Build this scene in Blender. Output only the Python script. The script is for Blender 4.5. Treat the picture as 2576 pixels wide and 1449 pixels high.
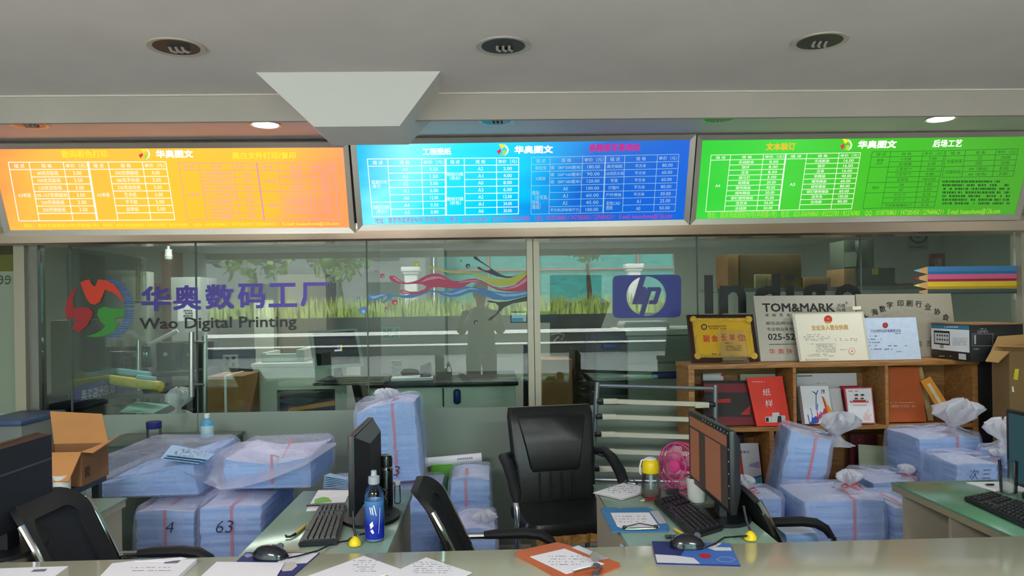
import bpy, bmesh, math, random
from math import radians as rad, sin, cos, pi
from mathutils import Vector as V, Matrix, noise
random.seed(7)
for o in list(bpy.data.objects): bpy.data.objects.remove(o)
S = bpy.context.scene
C = S.collection

# ---------------------------------------------------------------- camera
W, H, F, HZ = 2576, 1449, 1900.0, 765.0
YAW, ROLL = rad(1.8), rad(0.9)
EYE = V((0, 0, 1.5))
fw = V((sin(YAW), cos(YAW), 0)); r0 = V((cos(YAW), -sin(YAW), 0)); u0 = V((0, 0, 1))
RT = r0*cos(ROLL) - u0*sin(ROLL); UP = r0*sin(ROLL) + u0*cos(ROLL)
cd = bpy.data.cameras.new('camera'); cam = bpy.data.objects.new('camera', cd); C.objects.link(cam)
cd.sensor_width = 36; cd.lens = F/W*36; cd.shift_y = (HZ-H/2)/W; cd.clip_start = .05; cd.clip_end = 300
cam.matrix_world = Matrix(((RT.x, UP.x, -fw.x, EYE.x), (RT.y, UP.y, -fw.y, EYE.y), (RT.z, UP.z, -fw.z, EYE.z), (0, 0, 0, 1)))
S.camera = cam
# ---------------------------------------------------------------- world, sun, exposure
S.view_settings.view_transform = 'Standard'; S.view_settings.look = 'None'
S.view_settings.gamma = 1; S.view_settings.use_curve_mapping = False
S.view_settings.exposure = 0.0
S.cycles.transparent_max_bounces = 40
wd = bpy.data.worlds.new('overcast_sky'); S.world = wd; wd.use_nodes = True
wd.node_tree.nodes['Background'].inputs[0].default_value = (.80, .90, 1.0, 1)
wd.node_tree.nodes['Background'].inputs[1].default_value = 17.0
sd = bpy.data.lights.new('sun', 'SUN'); sd.energy = 22; sd.angle = rad(3); sd.color = (1, .95, .86)
so = bpy.data.objects.new('sun', sd); C.objects.link(so)
so.rotation_euler = V((.25, -.62, -.85)).to_track_quat('-Z', 'Y').to_euler()

def area(name, loc, sx, sy, power, color=(1, 1, 1), rot=(0, 0, 0)):
    l = bpy.data.lights.new(name, 'AREA'); l.shape = 'RECTANGLE'; l.size = sx; l.size_y = sy; l.energy = power; l.color = color
    o = bpy.data.objects.new(name, l); C.objects.link(o); o.location = loc; o.rotation_euler = rot
    return o
# unseen fill lights added over the customer side to brighten it; tube lamps of the work room
area('fill_light', (-1.4, -1.0, 2.37), 1.2, .6, 185, (.98, .97, 1))
area('fill_light', (1.6, -1.0, 2.37), 1.2, .6, 135, (.98, .97, 1))
area('tube_lamp', (-2.2, 6.3, 2.56), 1.2, .3, 46, (1, .97, .92))
area('tube_lamp', (.2, 6.6, 2.56), 1.2, .3, 34, (1, .97, .92))
area('tube_lamp', (2.6, 6.6, 2.56), 1.2, .3, 18, (.92, 1, .92))

# ---------------------------------------------------------------- pixel -> place (measuring helpers)
def ray(px, py): return fw + RT*((px-W/2)/F) - UP*((py-HZ)/F)
def PY(px, py, y):
    d = ray(px, py); return EYE + d*(y/d.y)
def PZ(px, py, z):
    d = ray(px, py); return EYE + d*((z-1.5)/d.z)
def PX(px, py, x):
    d = ray(px, py); return EYE + d*(x/d.x)
class Plane:
    """a real surface in the room: origin, two axes, normal towards the viewer"""
    def __init__(s, a, b, c):            # lower left, lower right, upper left
        s.o = V(a); s.ex = (V(b)-V(a)).normalized(); t = V(c)-V(a)
        s.n = s.ex.cross(t).normalized(); s.ey = s.n.cross(s.ex).normalized()
    def hit(s, px, py):
        d = ray(px, py); return EYE + d*((s.o-EYE).dot(s.n)/d.dot(s.n))
    def uv(s, px, py):
        p = s.hit(px, py)-s.o; return p.dot(s.ex), p.dot(s.ey)
    def at(s, u, v, h=0): return s.o + s.ex*u + s.ey*v + s.n*h
def vplane(y): return Plane((0, y, 0), (1, y, 0), (0, y, 1))
def zplane(z): return Plane((0, 0, z), (1, 0, z), (0, 1, z))

# ---------------------------------------------------------------- materials
def lin(c): return tuple(((x/255)/12.92 if x/255 <= .04045 else ((x/255+.055)/1.055)**2.4) for x in c[:3]) + (1,)
MATS = {}
def M(name, col=(128, 128, 128), rough=.5, metal=0., spec=.5, bump=None, var=None, emit=0., alpha=1., coat=0., trans=0., ior=1.45, aniso=None):
    if name in MATS: return MATS[name]
    m = bpy.data.materials.new(name); m.use_nodes = True; MATS[name] = m
    nt = m.node_tree; N = nt.nodes; L = nt.links; b = N['Principled BSDF']
    b.inputs['Base Color'].default_value = lin(col); b.inputs['Roughness'].default_value = rough
    b.inputs['Metallic'].default_value = metal; b.inputs['Specular IOR Level'].default_value = spec
    b.inputs['Coat Weight'].default_value = coat; b.inputs['Alpha'].default_value = alpha
    b.inputs['Transmission Weight'].default_value = trans; b.inputs['IOR'].default_value = ior
    if emit:
        b.inputs['Emission Color'].default_value = lin(col); b.inputs['Emission Strength'].default_value = emit
        b.inputs['Base Color'].default_value = (.02, .02, .02, 1)
    tc = N.new('ShaderNodeTexCoord')
    if var:
        n = N.new('ShaderNodeTexNoise'); n.inputs['Scale'].default_value = var[0]; n.inputs['Detail'].default_value = 4
        mp = N.new('ShaderNodeMapping'); L.new(tc.outputs['Object'], mp.inputs[0])
        if len(var) > 2: mp.inputs['Scale'].default_value = var[2]
        L.new(mp.outputs[0], n.inputs['Vector'])
        r = N.new('ShaderNodeValToRGB'); r.color_ramp.elements[0].position = .3; r.color_ramp.elements[1].position = .7
        c = lin(col); k = var[1]
        r.color_ramp.elements[0].color = tuple(x*(1-k) for x in c[:3])+(1,); r.color_ramp.elements[1].color = tuple(min(1, x*(1+k)) for x in c[:3])+(1,)
        L.new(n.outputs['Fac'], r.inputs[0]); L.new(r.outputs[0], b.inputs['Base Color'])
    if bump:
        n = N.new('ShaderNodeTexNoise'); n.inputs['Scale'].default_value = bump[0]; n.inputs['Detail'].default_value = 5
        mp = N.new('ShaderNodeMapping'); L.new(tc.outputs['Object'], mp.inputs[0])
        if len(bump) > 2: mp.inputs['Scale'].default_value = bump[2]
        L.new(mp.outputs[0], n.inputs['Vector'])
        bp = N.new('ShaderNodeBump'); bp.inputs['Strength'].default_value = bump[1]; bp.inputs['Distance'].default_value = .01
        L.new(n.outputs['Fac'], bp.inputs['Height']); L.new(bp.outputs[0], b.inputs['Normal'])
    return m
def nodes_mat(name):
    m = bpy.data.materials.new(name); m.use_nodes = True; MATS[name] = m
    m.node_tree.nodes.clear(); N = m.node_tree.nodes; out = N.new('ShaderNodeOutputMaterial')
    return m, N, m.node_tree.links, out
def glass_mat(name, tint, refl, rough=0.0):
    m, N, L, out = nodes_mat(name)
    t = N.new('ShaderNodeBsdfTransparent'); t.inputs[0].default_value = tint+(1,)
    g = N.new('ShaderNodeBsdfGlossy'); g.inputs['Roughness'].default_value = rough
    fr = N.new('ShaderNodeFresnel'); fr.inputs[0].default_value = 1.5
    ma = N.new('ShaderNodeMath'); ma.operation = 'MULTIPLY_ADD'; ma.inputs[1].default_value = refl; ma.inputs[2].default_value = 0; ma.use_clamp = True
    L.new(fr.outputs[0], ma.inputs[0]); mx = N.new('ShaderNodeMixShader')
    L.new(ma.outputs[0], mx.inputs[0]); L.new(t.outputs[0], mx.inputs[1]); L.new(g.outputs[0], mx.inputs[2]); L.new(mx.outputs[0], out.inputs[0])
    return m
def film_mat(name, col, amount, scale=8., rough=.3):
    """thin clouded plastic film: part see-through, part milky and glossy"""
    m, N, L, out = nodes_mat(name)
    t = N.new('ShaderNodeBsdfTransparent'); t.inputs[0].default_value = (.97, .98, 1, 1)
    p = N.new('ShaderNodeBsdfPrincipled'); p.inputs['Base Color'].default_value = lin(col); p.inputs['Roughness'].default_value = rough
    tl = N.new('ShaderNodeBsdfTranslucent'); tl.inputs[0].default_value = lin(col)
    m2 = N.new('ShaderNodeMixShader'); m2.inputs[0].default_value = .3; L.new(p.outputs[0], m2.inputs[1]); L.new(tl.outputs[0], m2.inputs[2])
    tc = N.new('ShaderNodeTexCoord'); n = N.new('ShaderNodeTexNoise'); n.inputs['Scale'].default_value = scale; n.inputs['Detail'].default_value = 6
    n.inputs['Distortion'].default_value = .5
    mp = N.new('ShaderNodeMapping'); mp.inputs['Scale'].default_value = (1, 1, .3); L.new(tc.outputs['Object'], mp.inputs[0]); L.new(mp.outputs[0], n.inputs['Vector'])
    r = N.new('ShaderNodeMapRange'); r.inputs[1].default_value = .3; r.inputs[2].default_value = .75
    r.inputs[3].default_value = max(0, amount-.06); r.inputs[4].default_value = min(1, amount+.09)
    L.new(n.outputs['Fac'], r.inputs[0])
    bp = N.new('ShaderNodeBump'); bp.inputs['Strength'].default_value = .35; bp.inputs['Distance'].default_value = .02; L.new(n.outputs['Fac'], bp.inputs['Height']); L.new(bp.outputs[0], p.inputs['Normal'])
    mx = N.new('ShaderNodeMixShader'); L.new(r.outputs[0], mx.inputs[0]); L.new(t.outputs[0], mx.inputs[1]); L.new(m2.outputs[0], mx.inputs[2]); L.new(mx.outputs[0], out.inputs[0])
    return m
def wood_mat(name, col, dark, scale=6.):
    m = M(name, col, .55); N = m.node_tree.nodes; L = m.node_tree.links; b = N['Principled BSDF']
    tc = N.new('ShaderNodeTexCoord'); mp = N.new('ShaderNodeMapping'); mp.inputs['Scale'].default_value = (1, 6, 9); L.new(tc.outputs['Object'], mp.inputs[0])
    n = N.new('ShaderNodeTexNoise'); n.inputs['Scale'].default_value = scale; n.inputs['Detail'].default_value = 6; n.inputs['Distortion'].default_value = .8; L.new(mp.outputs[0], n.inputs['Vector'])
    r = N.new('ShaderNodeValToRGB'); r.color_ramp.elements[0].color = lin(dark); r.color_ramp.elements[1].color = lin(col); r.color_ramp.elements[0].position = .33; r.color_ramp.elements[1].position = .62
    L.new(n.outputs['Fac'], r.inputs[0]); L.new(r.outputs[0], b.inputs['Base Color'])
    return m
def layer_mat(name, col, dark):
    """edges of stacked paper: fine level lines"""
    m = M(name, col, .7); N = m.node_tree.nodes; L = m.node_tree.links; b = N['Principled BSDF']
    tc = N.new('ShaderNodeTexCoord'); mp = N.new('ShaderNodeMapping'); mp.inputs['Scale'].default_value = (2.5, 2.5, 70); L.new(tc.outputs['Object'], mp.inputs[0])
    n = N.new('ShaderNodeTexNoise'); n.inputs['Scale'].default_value = 1.; n.inputs['Detail'].default_value = 5; L.new(mp.outputs[0], n.inputs['Vector'])
    r = N.new('ShaderNodeValToRGB'); r.color_ramp.elements[0].color = lin(dark); r.color_ramp.elements[1].color = lin(col); r.color_ramp.elements[0].position = .3; r.color_ramp.elements[1].position = .65
    L.new(n.outputs['Fac'], r.inputs[0]); L.new(r.outputs[0], b.inputs['Base Color'])
    bp = N.new('ShaderNodeBump'); bp.inputs['Strength'].default_value = .5; bp.inputs['Distance'].default_value = .01; L.new(n.outputs['Fac'], bp.inputs['Height']); L.new(bp.outputs[0], b.inputs['Normal'])
    return m

# ---------------------------------------------------------------- mesh kit
_txt = {}
def text_mesh(body, bold, shear=0.):
    k = (body, bold, shear)
    if k not in _txt:
        c = bpy.data.curves.new('t', 'FONT'); c.body = body; c.size = 1; c.resolution_u = 2; c.offset = bold; c.shear = shear
        o = bpy.data.objects.new('t', c); C.objects.link(o)
        dg = bpy.context.evaluated_depsgraph_get()
        me = bpy.data.meshes.new_from_object(o.evaluated_get(dg))
        vs = [v.co.xy.copy() for v in me.vertices]; fs = [tuple(p.vertices) for p in me.polygons]
        bpy.data.objects.remove(o); bpy.data.curves.remove(c); bpy.data.meshes.remove(me)
        x0 = min(v.x for v in vs); x1 = max(v.x for v in vs); y0 = min(v.y for v in vs); y1 = max(v.y for v in vs)
        _txt[k] = ([((v.x-x0)/(x1-x0)-.5, (v.y-y0)/(y1-y0)-.5) for v in vs], fs)
    return _txt[k]
class B:
    def __init__(s): s.bm = bmesh.new()
    def vs(s, pts): return [s.bm.verts.new(p) for p in pts]
    def face(s, pts):
        try: return s.bm.faces.new(s.vs(pts))
        except ValueError: return None
    def box(s, a, b, bev=0.):
        (x0, y0, z0), (x1, y1, z1) = a, b
        return s.obox(Matrix.Translation(((x0+x1)/2, (y0+y1)/2, (z0+z1)/2)), (abs(x1-x0), abs(y1-y0), abs(z1-z0)), bev)
    def obox(s, mat, size, bev=0., seg=2):
        r = bmesh.ops.create_cube(s.bm, size=1, matrix=mat @ Matrix.Diagonal((size[0], size[1], size[2], 1)))
        if bev:
            vset = set(r['verts']); ed = [e for e in s.bm.edges if e.verts[0] in vset]
            bmesh.ops.bevel(s.bm, geom=ed, offset=bev, segments=seg, affect='EDGES', profile=.5)
        return s
    def loft(s, rings, cap0=True, cap1=True):
        R = [s.vs(r) for r in rings]; n = len(R[0])
        for a, b in zip(R, R[1:]):
            for i in range(n):
                s.bm.faces.new((a[i], a[(i+1) % n], b[(i+1) % n], b[i]))
        if cap0: s.bm.faces.new(list(reversed(R[0])))
        if cap1: s.bm.faces.new(R[-1])
        return s
    def lathe(s, prof, base, n=24, axis=None):
        base = V(base); q = (V(axis).to_track_quat('Z', 'Y') if axis else None); rings = []
        for r, z in prof:
            ring = [V((max(r, 1e-4)*cos(2*pi*i/n), max(r, 1e-4)*sin(2*pi*i/n), z)) for i in range(n)]
            rings.append([base+(q @ p if q else p) for p in ring])
        return s.loft(rings)
    def tube(s, pts, rad, n=10, sx=1., cap=True):
        pts = [V(p) for p in pts]; rings = []; prev = None
        for i, p in enumerate(pts):
            t = (pts[min(i+1, len(pts)-1)]-pts[max(i-1, 0)]).normalized()
            if prev is None: a = t.orthogonal().normalized() if abs(t.z) > .95 else t.cross(V((0, 0, 1))).normalized()
            else: a = (prev - t*prev.dot(t)).normalized()
            prev = a; b = t.cross(a)
            r = rad[i] if isinstance(rad, (list, tuple)) else rad
            rings.append([p + a*(r*sx*cos(2*pi*k/n)) + b*(r*sin(2*pi*k/n)) for k in range(n)])
        return s.loft(rings, cap, cap)
    def prism(s, poly, n, th):
        """flat outline poly (world points), extruded by th against n"""
        n = V(n).normalized(); a = s.vs(poly); b = s.vs([V(p)-n*th for p in poly]); k = len(poly)
        f = [s.bm.faces.new(a), s.bm.faces.new(list(reversed(b)))]
        for q in f: q.normal_update()
        for i in range(k): s.bm.faces.new((a[i], b[i], b[(i+1) % k], a[(i+1) % k]))
        bmesh.ops.triangulate(s.bm, faces=[q for q in f if len(q.verts) > 4])
        return s
    def flat(s, P, pxs, off=.001):
        """printed patch on plane P, outline in photo pixels"""
        f = s.face([P.hit(*p)+P.n*off for p in pxs])
        if f: f.normal_update()
        if f and len(pxs) > 4: bmesh.ops.triangulate(s.bm, faces=[f])
        return s
    def disc(s, P, px, py, r, off=.001, n=20, ry=None):
        return s.flat(P, [(px+r*cos(2*pi*i/n), py+(ry or r)*sin(2*pi*i/n)) for i in range(n)][::-1], off)
    def line(s, P, a, b, w, off=.001):
        A, Bq = P.hit(*a)+P.n*off, P.hit(*b)+P.n*off; d = (Bq-A).normalized(); q = P.n.cross(d)*w/2
        s.face([A-q, Bq-q, Bq+q, A+q]); return s
    def tx(s, P, body, x0, y0, x1, y1, off=.0015, bold=0., mirror=False, rot=0., shear=0.):
        cx, cy = (x0+x1)/2, (y0+y1)/2; u, v = P.uv(cx, cy)
        w = abs(P.uv(x1, cy)[0]-P.uv(x0, cy)[0]); h = abs(P.uv(cx, y1)[1]-P.uv(cx, y0)[1])
        vs, fs = text_mesh(body, 0., shear); c, sn = cos(rot), sin(rot)
        em = h/(1+body.count('\n')*1.2)*bold; shifts = [(0, 0)]
        if bold > .015: shifts = [(-em, -em), (em, -em), (em, em), (-em, em), (0, 0)]; w -= 2*em; h -= 2*em
        for k, (sx, sy) in enumerate(shifts):
            vv = []
            for x, y in vs:
                X, Y = (x*w+sx)*(-1 if mirror else 1), y*h+sy
                vv.append(s.bm.verts.new(P.at(u+X*c-Y*sn, v+X*sn+Y*c, off+k*.00004)))
            for f in fs:
                try: s.bm.faces.new([vv[i] for i in f])
                except ValueError: pass
        return s
    def out(s, name, mat, parent=None, smooth=True, kind=None, label=None, ang=35):
        me = bpy.data.meshes.new(name); bmesh.ops.recalc_face_normals(s.bm, faces=s.bm.faces[:]) if smooth is not None else None
        base = world_loc(parent) if parent else V((0, 0, 0))
        if not parent:
            co = [v.co for v in s.bm.verts]
            base = V(((min(c.x for c in co)+max(c.x for c in co))/2, (min(c.y for c in co)+max(c.y for c in co))/2, min(c.z for c in co)))
        bmesh.ops.translate(s.bm, verts=s.bm.verts[:], vec=-base)
        s.bm.to_mesh(me); s.bm.free(); me.materials.append(mat)
        if smooth:
            me.shade_smooth(); me.set_sharp_from_angle(angle=rad(ang))
        o = bpy.data.objects.new(name, me); C.objects.link(o)
        if parent: o.parent = parent
        else: o.location = base
        if kind: o['kind'] = kind
        if label: o['label'] = label
        return o
def world_loc(o):
    l = V(o.location)
    while o.parent: o = o.parent; l += V(o.location)
    return l
def T(name, label, cat, base, group=None):
    o = bpy.data.objects.new(name, None); C.objects.link(o); o.empty_display_size = .05
    o.location = base; o['label'] = label; o['category'] = cat
    if group: o['group'] = group
    return o
def tag(o, label, cat, group=None):
    o['label'] = label; o['category'] = cat
    if group: o['group'] = group
    return o
def copy_tree(o, parent=None):
    c = o.copy(); C.objects.link(c); c.parent = parent
    for ch in list(o.children): copy_tree(ch, c)
    return c
def rrect(w, d, r, n=4):
    pts = []
    for cx, cy, a0 in ((w/2-r, d/2-r, 0), (-w/2+r, d/2-r, 90), (-w/2+r, -d/2+r, 180), (w/2-r, -d/2+r, 270)):
        for i in range(n+1):
            a = rad(a0+90*i/n); pts.append((cx+r*cos(a), cy+r*sin(a)))
    return pts
SUPPORTS = []
def board(pxs, yb, yt, th, B_=None):
    """a stiff sheet leaning back: BL, BR, TR, TL in photo pixels; lower edge at depth yb, upper at yt. Gives (mesh kit, its plane)"""
    P = Plane(PY(*pxs[0], yb), PY(*pxs[1], yb), PY(*pxs[3], yt)); b = B_ or B()
    pts = [P.hit(*p) for p in pxs]
    if SUPPORTS:                          # stand on the shelf board, not in it
        s = min(SUPPORTS, key=lambda z: abs(z-min(p.z for p in pts))) + .0015 + max(0, P.n.z)*th
        if abs(s-min(p.z for p in pts)) < .08: pts = [p if p.z >= s else p+P.ey*((s-p.z)/P.ey.z) for p in pts]
    b.prism(pts, P.n, th); return b, P
def strokes(b, P, x0, y0, x1, y1, rows, h, dens=.7, seed=1, off=.0012, gap=3.):
    """rows of print too small to read: short broken dashes"""
    rn = random.Random(seed)
    for k in range(rows):
        y = y0+(y1-y0)*(k+.5)/rows; x = x0
        while x < x1:
            w = rn.uniform(1.2, 4.5)*gap/3
            if rn.random() < dens: b.flat(P, [(x, y+h/2), (min(x+w, x1), y+h/2), (min(x+w, x1), y-h/2), (x, y-h/2)], off)
            x += w+rn.uniform(.5, 1.6)*gap/3
    return b
# ================================================================ the room
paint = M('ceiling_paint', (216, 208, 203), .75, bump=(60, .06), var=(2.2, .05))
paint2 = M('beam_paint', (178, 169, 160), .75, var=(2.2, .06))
wallm = M('wall_paint', (176, 184, 172), .8, var=(1.5, .05))
floorm = M('floor_tile', (120, 118, 112), .35, var=(3, .15))
alu = M('brushed_aluminium', (196, 188, 178), .3, .45, bump=(90, .04, (1, 1, 30)))
alud = M('grey_aluminium', (132, 130, 124), .4, .7)
ZN, ZF = 2.40, 2.46
YL, YG = 3.215, 4.65
b = B(); b.box((-4.6, -3.2, -.1), (5.3, 8.7, 0)); b.out('floor', floorm, kind='structure', smooth=False)
b = B(); b.box((-4.6, -3.2, ZN), (5.3, YL, ZN+.1)); b.out('ceiling', paint, kind='structure', smooth=False)
b = B(); b.box((-4.6, YL+.02, ZF), (5.3, YG+.08, ZF+.1)); b.out('ceiling_inner', paint, kind='structure', smooth=False)
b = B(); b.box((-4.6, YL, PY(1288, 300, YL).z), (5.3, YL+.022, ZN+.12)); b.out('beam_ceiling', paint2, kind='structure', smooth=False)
b = B(); b.box((-4.6, YL-.012, ZN-.006), (5.3, YL-.0005, ZN)); b.out('trim_1', M('edge_highlight', (214, 208, 198), .6), kind='structure', smooth=False)  # thin pale strip stands in for the highlight along the ceiling edge
b = B(); b.box((-4.7, -3.2, 0), (-4.6, 8.7, 3.0)); b.out('wall_left', wallm, kind='structure', smooth=False)
b = B(); b.box((5.3, -3.2, 0), (5.4, 8.7, 3.0)); b.out('wall_right', wallm, kind='structure', smooth=False)
b = B(); b.box((-4.6, 8.6, 0), (5.3, 8.7, 3.0)); b.out('wall_back', M('work_room_paint', (186, 190, 182), .8, var=(1.2, .05)), kind='structure', smooth=False)
b = B(); b.box((-4.6, YG+.08, 2.6), (5.3, 8.7, 2.7)); b.out('ceiling_work_room', M('work_room_ceiling', (168, 146, 122), .8), kind='structure', smooth=False)
b = B(); b.box((-4.7, -3.3, 2.7), (5.4, 8.8, 3.1)); b.out('roof_sun_block', paint2, kind='structure', smooth=False)  # unseen slab added to keep the sun out of the rooms
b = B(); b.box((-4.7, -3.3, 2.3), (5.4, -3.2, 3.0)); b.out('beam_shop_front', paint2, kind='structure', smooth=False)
# boxed-in tapering drop in the ceiling
t4 = [PY(640, 177, 2.91), PY(1110, 177, 2.91)]; xa, xb = t4[0].x, t4[1].x
zb = PY(900, 318, 3.05).z; l4 = PY(790, 318, 3.05).x; r4 = PY(1005, 318, 3.05).x
b = B(); b.loft([[V((l4, 3.05, zb)), V((r4, 3.05, zb)), V((r4, 3.40, zb)), V((l4, 3.40, zb))],
                 [V((xa, 2.91, ZN+.004)), V((xb, 2.91, ZN+.004)), V((xb, 3.56, ZN+.06)), V((xa, 3.56, ZN+.06))]])
b.out('ceiling_boxing', M('boxing_paint', (222, 219, 213), .7), kind='structure', smooth=False)

# ---------------------------------------------------------------- glass partition
GP = vplane(YG)
gx = [PY(p, 800, YG).x for p in (103, 177.5, 494, 924.5, 1327, 1358, 1756, 2168, 2558)]
ztop = PY(1300, 604, YG-.06).z
zfr = PY(900, 1031, YG).z
pane = glass_mat('partition_glass', (.84, .91, .87), .85)
fz, N, L, fo = nodes_mat('frosted_film')
d1 = N.new('ShaderNodeBsdfDiffuse'); d1.inputs[0].default_value = lin((176, 188, 176)); d2 = N.new('ShaderNodeBsdfTranslucent'); d2.inputs[0].default_value = lin((196, 206, 198))
gl = N.new('ShaderNodeBsdfGlossy'); gl.inputs['Roughness'].default_value = .22
m1 = N.new('ShaderNodeMixShader'); m1.inputs[0].default_value = .45; L.new(d1.outputs[0], m1.inputs[1]); L.new(d2.outputs[0], m1.inputs[2])
m2 = N.new('ShaderNodeMixShader'); m2.inputs[0].default_value = .05; L.new(m1.outputs[0], m2.inputs[1]); L.new(gl.outputs[0], m2.inputs[2]); L.new(m2.outputs[0], fo.inputs[0])
jm = M('joint_seal', (74, 86, 80), .5)
for i, (a, c) in enumerate(((0, 1), (1, 2), (2, 3), (3, 4), (5, 6), (6, 7), (7, 8))):
    b = B(); b.box((gx[a]+.002, YG, .02), (gx[c]-.002, YG+.01, ztop+.03)); w = b.out('window_%d' % (i+1), pane, kind='structure', smooth=False)
    b = B(); b.box((gx[a]+.002, YG-.0025, .02), (gx[c]-.002, YG-.0005, zfr)); b.out('frosted_film', fz, w, smooth=False)
for i, k in enumerate((1, 2, 3, 6, 7)):
    b = B(); b.box((gx[k]-.004, YG-.001, .02), (gx[k]+.004, YG+.011, ztop+.03)); b.out('trim_%d' % (i+2), jm, kind='structure', smooth=False)
frame = M('partition_frame', (176, 168, 150), .45, .35)
xl0, xl1 = PY(46, 800, YG).x, PY(73, 800, YG).x
b = B(); b.box((xl0, YG-.04, 0), (xl1, YG+.05, ztop+.03)); b.out('trim_7', frame, kind='structure', smooth=False)
b = B(); b.box((xl1, YG-.01, 0), (xl1+.028, YG+.05, ztop+.03)); b.box((xl1+.03, YG-.03, 0), (gx[0], YG+.05, ztop+.03)); b.out('trim_8', alud, kind='structure', smooth=False)
b = B(); b.box((gx[4], YG-.03, 0), ((gx[4]+gx[5])/2-.002, YG+.05, ztop+.03)); b.box(((gx[4]+gx[5])/2+.002, YG-.03, 0), (gx[5], YG+.05, ztop+.03)); b.out('trim_9', frame, kind='structure', smooth=False)
b = B(); b.box((gx[8], YG-.05, 0), (gx[8]+.16, YG+.05, ztop+.5)); b.out('trim_10', frame, kind='structure', smooth=False)
# stainless band over the glass
zs0 = PY(900, 573, 4.46).z
b = B(); b.loft([[V((x, YG-.14, ztop)), V((x, YG+.04, ztop)), V((x, YG+.04, zs0+.03)), V((x, YG-.17, zs0+.03)), V((x, YG-.17, zs0-.005)), V((x, YG-.155, ztop+.012))] for x in (xl0-.02, gx[8]+.2)])
b.out('trim_11', M('stainless_band', (208, 182, 164), .14, .9, bump=(50, .03, (1, 1, 40))), kind='structure', smooth=False)
b = B(); b.box((-4.6, YG-.02, ztop+.02), (5.3, YG+.06, ZF+.2)); b.out('wall_over_glass', wallm, kind='structure', smooth=False)
b = B(); b.box((-4.6, YG+.12, 0), (xl0-.005, YG+.18, 2.7)); b.out('wall_side', wallm, kind='structure', smooth=False)
b = B(); b.box((gx[8]+.16, YG-.02, 0), (5.3, YG+.06, ztop+.0195)); b.out('wall_end', wallm, kind='structure', smooth=False)

# ---------------------------------------------------------------- light boxes
def panel_mat(name, stops, s, seed, gain=(1, 1, 1)):
    """printed film over lamps: the tubes behind it light it unevenly"""
    m, N, L, out = nodes_mat(name); tc = N.new('ShaderNodeTexCoord')
    sp = N.new('ShaderNodeSeparateXYZ'); L.new(tc.outputs['Generated'], sp.inputs[0])
    n = N.new('ShaderNodeTexNoise'); n.inputs['Scale'].default_value = 2.3; n.noise_dimensions = '4D'; n.inputs['W'].default_value = seed; L.new(tc.outputs['Generated'], n.inputs['Vector'])
    a = N.new('ShaderNodeMath'); a.operation = 'MULTIPLY_ADD'; a.inputs[1].default_value = .22; L.new(n.outputs['Fac'], a.inputs[0]); L.new(sp.outputs[0], a.inputs[2])
    a2 = N.new('ShaderNodeMath'); a2.operation = 'MULTIPLY_ADD'; a2.inputs[1].default_value = -.12; L.new(sp.outputs[2], a2.inputs[0]); L.new(a.outputs[0], a2.inputs[2])
    r = N.new('ShaderNodeValToRGB'); e = r.color_ramp.elements
    while len(e) < len(stops): e.new(.5)
    for k, (p, c) in enumerate(stops): e[k].position = p; e[k].color = lin(c)
    L.new(a2.outputs[0], r.inputs[0])
    em = N.new('ShaderNodeEmission'); em.inputs[1].default_value = s; vm = N.new('ShaderNodeVectorMath'); vm.operation = 'MULTIPLY'; vm.inputs[1].default_value = gain; L.new(r.outputs[0], vm.inputs[0]); L.new(vm.outputs[0], em.inputs[0])
    g = N.new('ShaderNodeBsdfGlossy'); g.inputs['Roughness'].default_value = .12; mx = N.new('ShaderNodeMixShader'); mx.inputs[0].default_value = .04
    L.new(em.outputs[0], mx.inputs[1]); L.new(g.outputs[0], mx.inputs[2]); L.new(mx.outputs[0], out.inputs[0])
    return m
def E_(name, c, s): return M(name, c, .5, emit=s)
white_e = E_('lit_white', (255, 252, 240), 1.15); pink_e = E_('lit_pink', (228, 160, 196), .9); yel_e = E_('lit_yellow', (255, 236, 40), 1.0)
pale_e = E_('lit_pale_blue', (176, 214, 226), .9); mag_e = E_('lit_magenta', (214, 30, 150), .85); dkg_e = E_('lit_dark_green', (44, 110, 40), .6); org_e = E_('lit_orange_yellow', (252, 200, 40), .95)
red_e = E_('lit_red', (230, 50, 90), .9); lgr_e = E_('lit_light_green', (180, 230, 70), .95)
def light_box(name, label, BL, BR, TR, TL, pm):
    P = Plane(PY(*BL, 4.46), PY(*BR, 4.46), PY(*TL, 4.29))
    t = T(name, label, 'illuminated sign', P.at(0, 0), 'illuminated price boards over the glass')
    w = P.uv(*BR)[0]; h = (P.uv(*TL)[1]+P.uv(*TR)[1])/2
    b = B(); b.face([P.at(0, 0), P.at(w, 0), P.at(w, h), P.at(0, h)]); b.out('panel', pm, t, smooth=None)
    b = B(); q = .032
    o = [(-q, -q), (w+q, -q), (w+q, h+q), (-q, h+q)]; i = [(0, 0), (w, 0), (w, h), (0, h)]
    for k in range(4):
        j = (k+1) % 4
        ring = lambda hh, pts: [P.at(*pts[k], hh), P.at(*pts[j], hh)]
        b.face([P.at(*o[k], .012), P.at(*o[j], .012), P.at(*i[j], .004), P.at(*i[k], .004)])
        b.face([P.at(*o[k], .012), P.at(*o[k], -.06), P.at(*o[j], -.06), P.at(*o[j], .012)])
        b.face([P.at(*i[k], .004), P.at(*i[j], .004), P.at(*i[j], -.001), P.at(*i[k], -.001)])
    b.face([P.at(*p, -.06) for p in reversed(o)])
    b.out('frame', alu, t, smooth=False)
    return t, P
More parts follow.
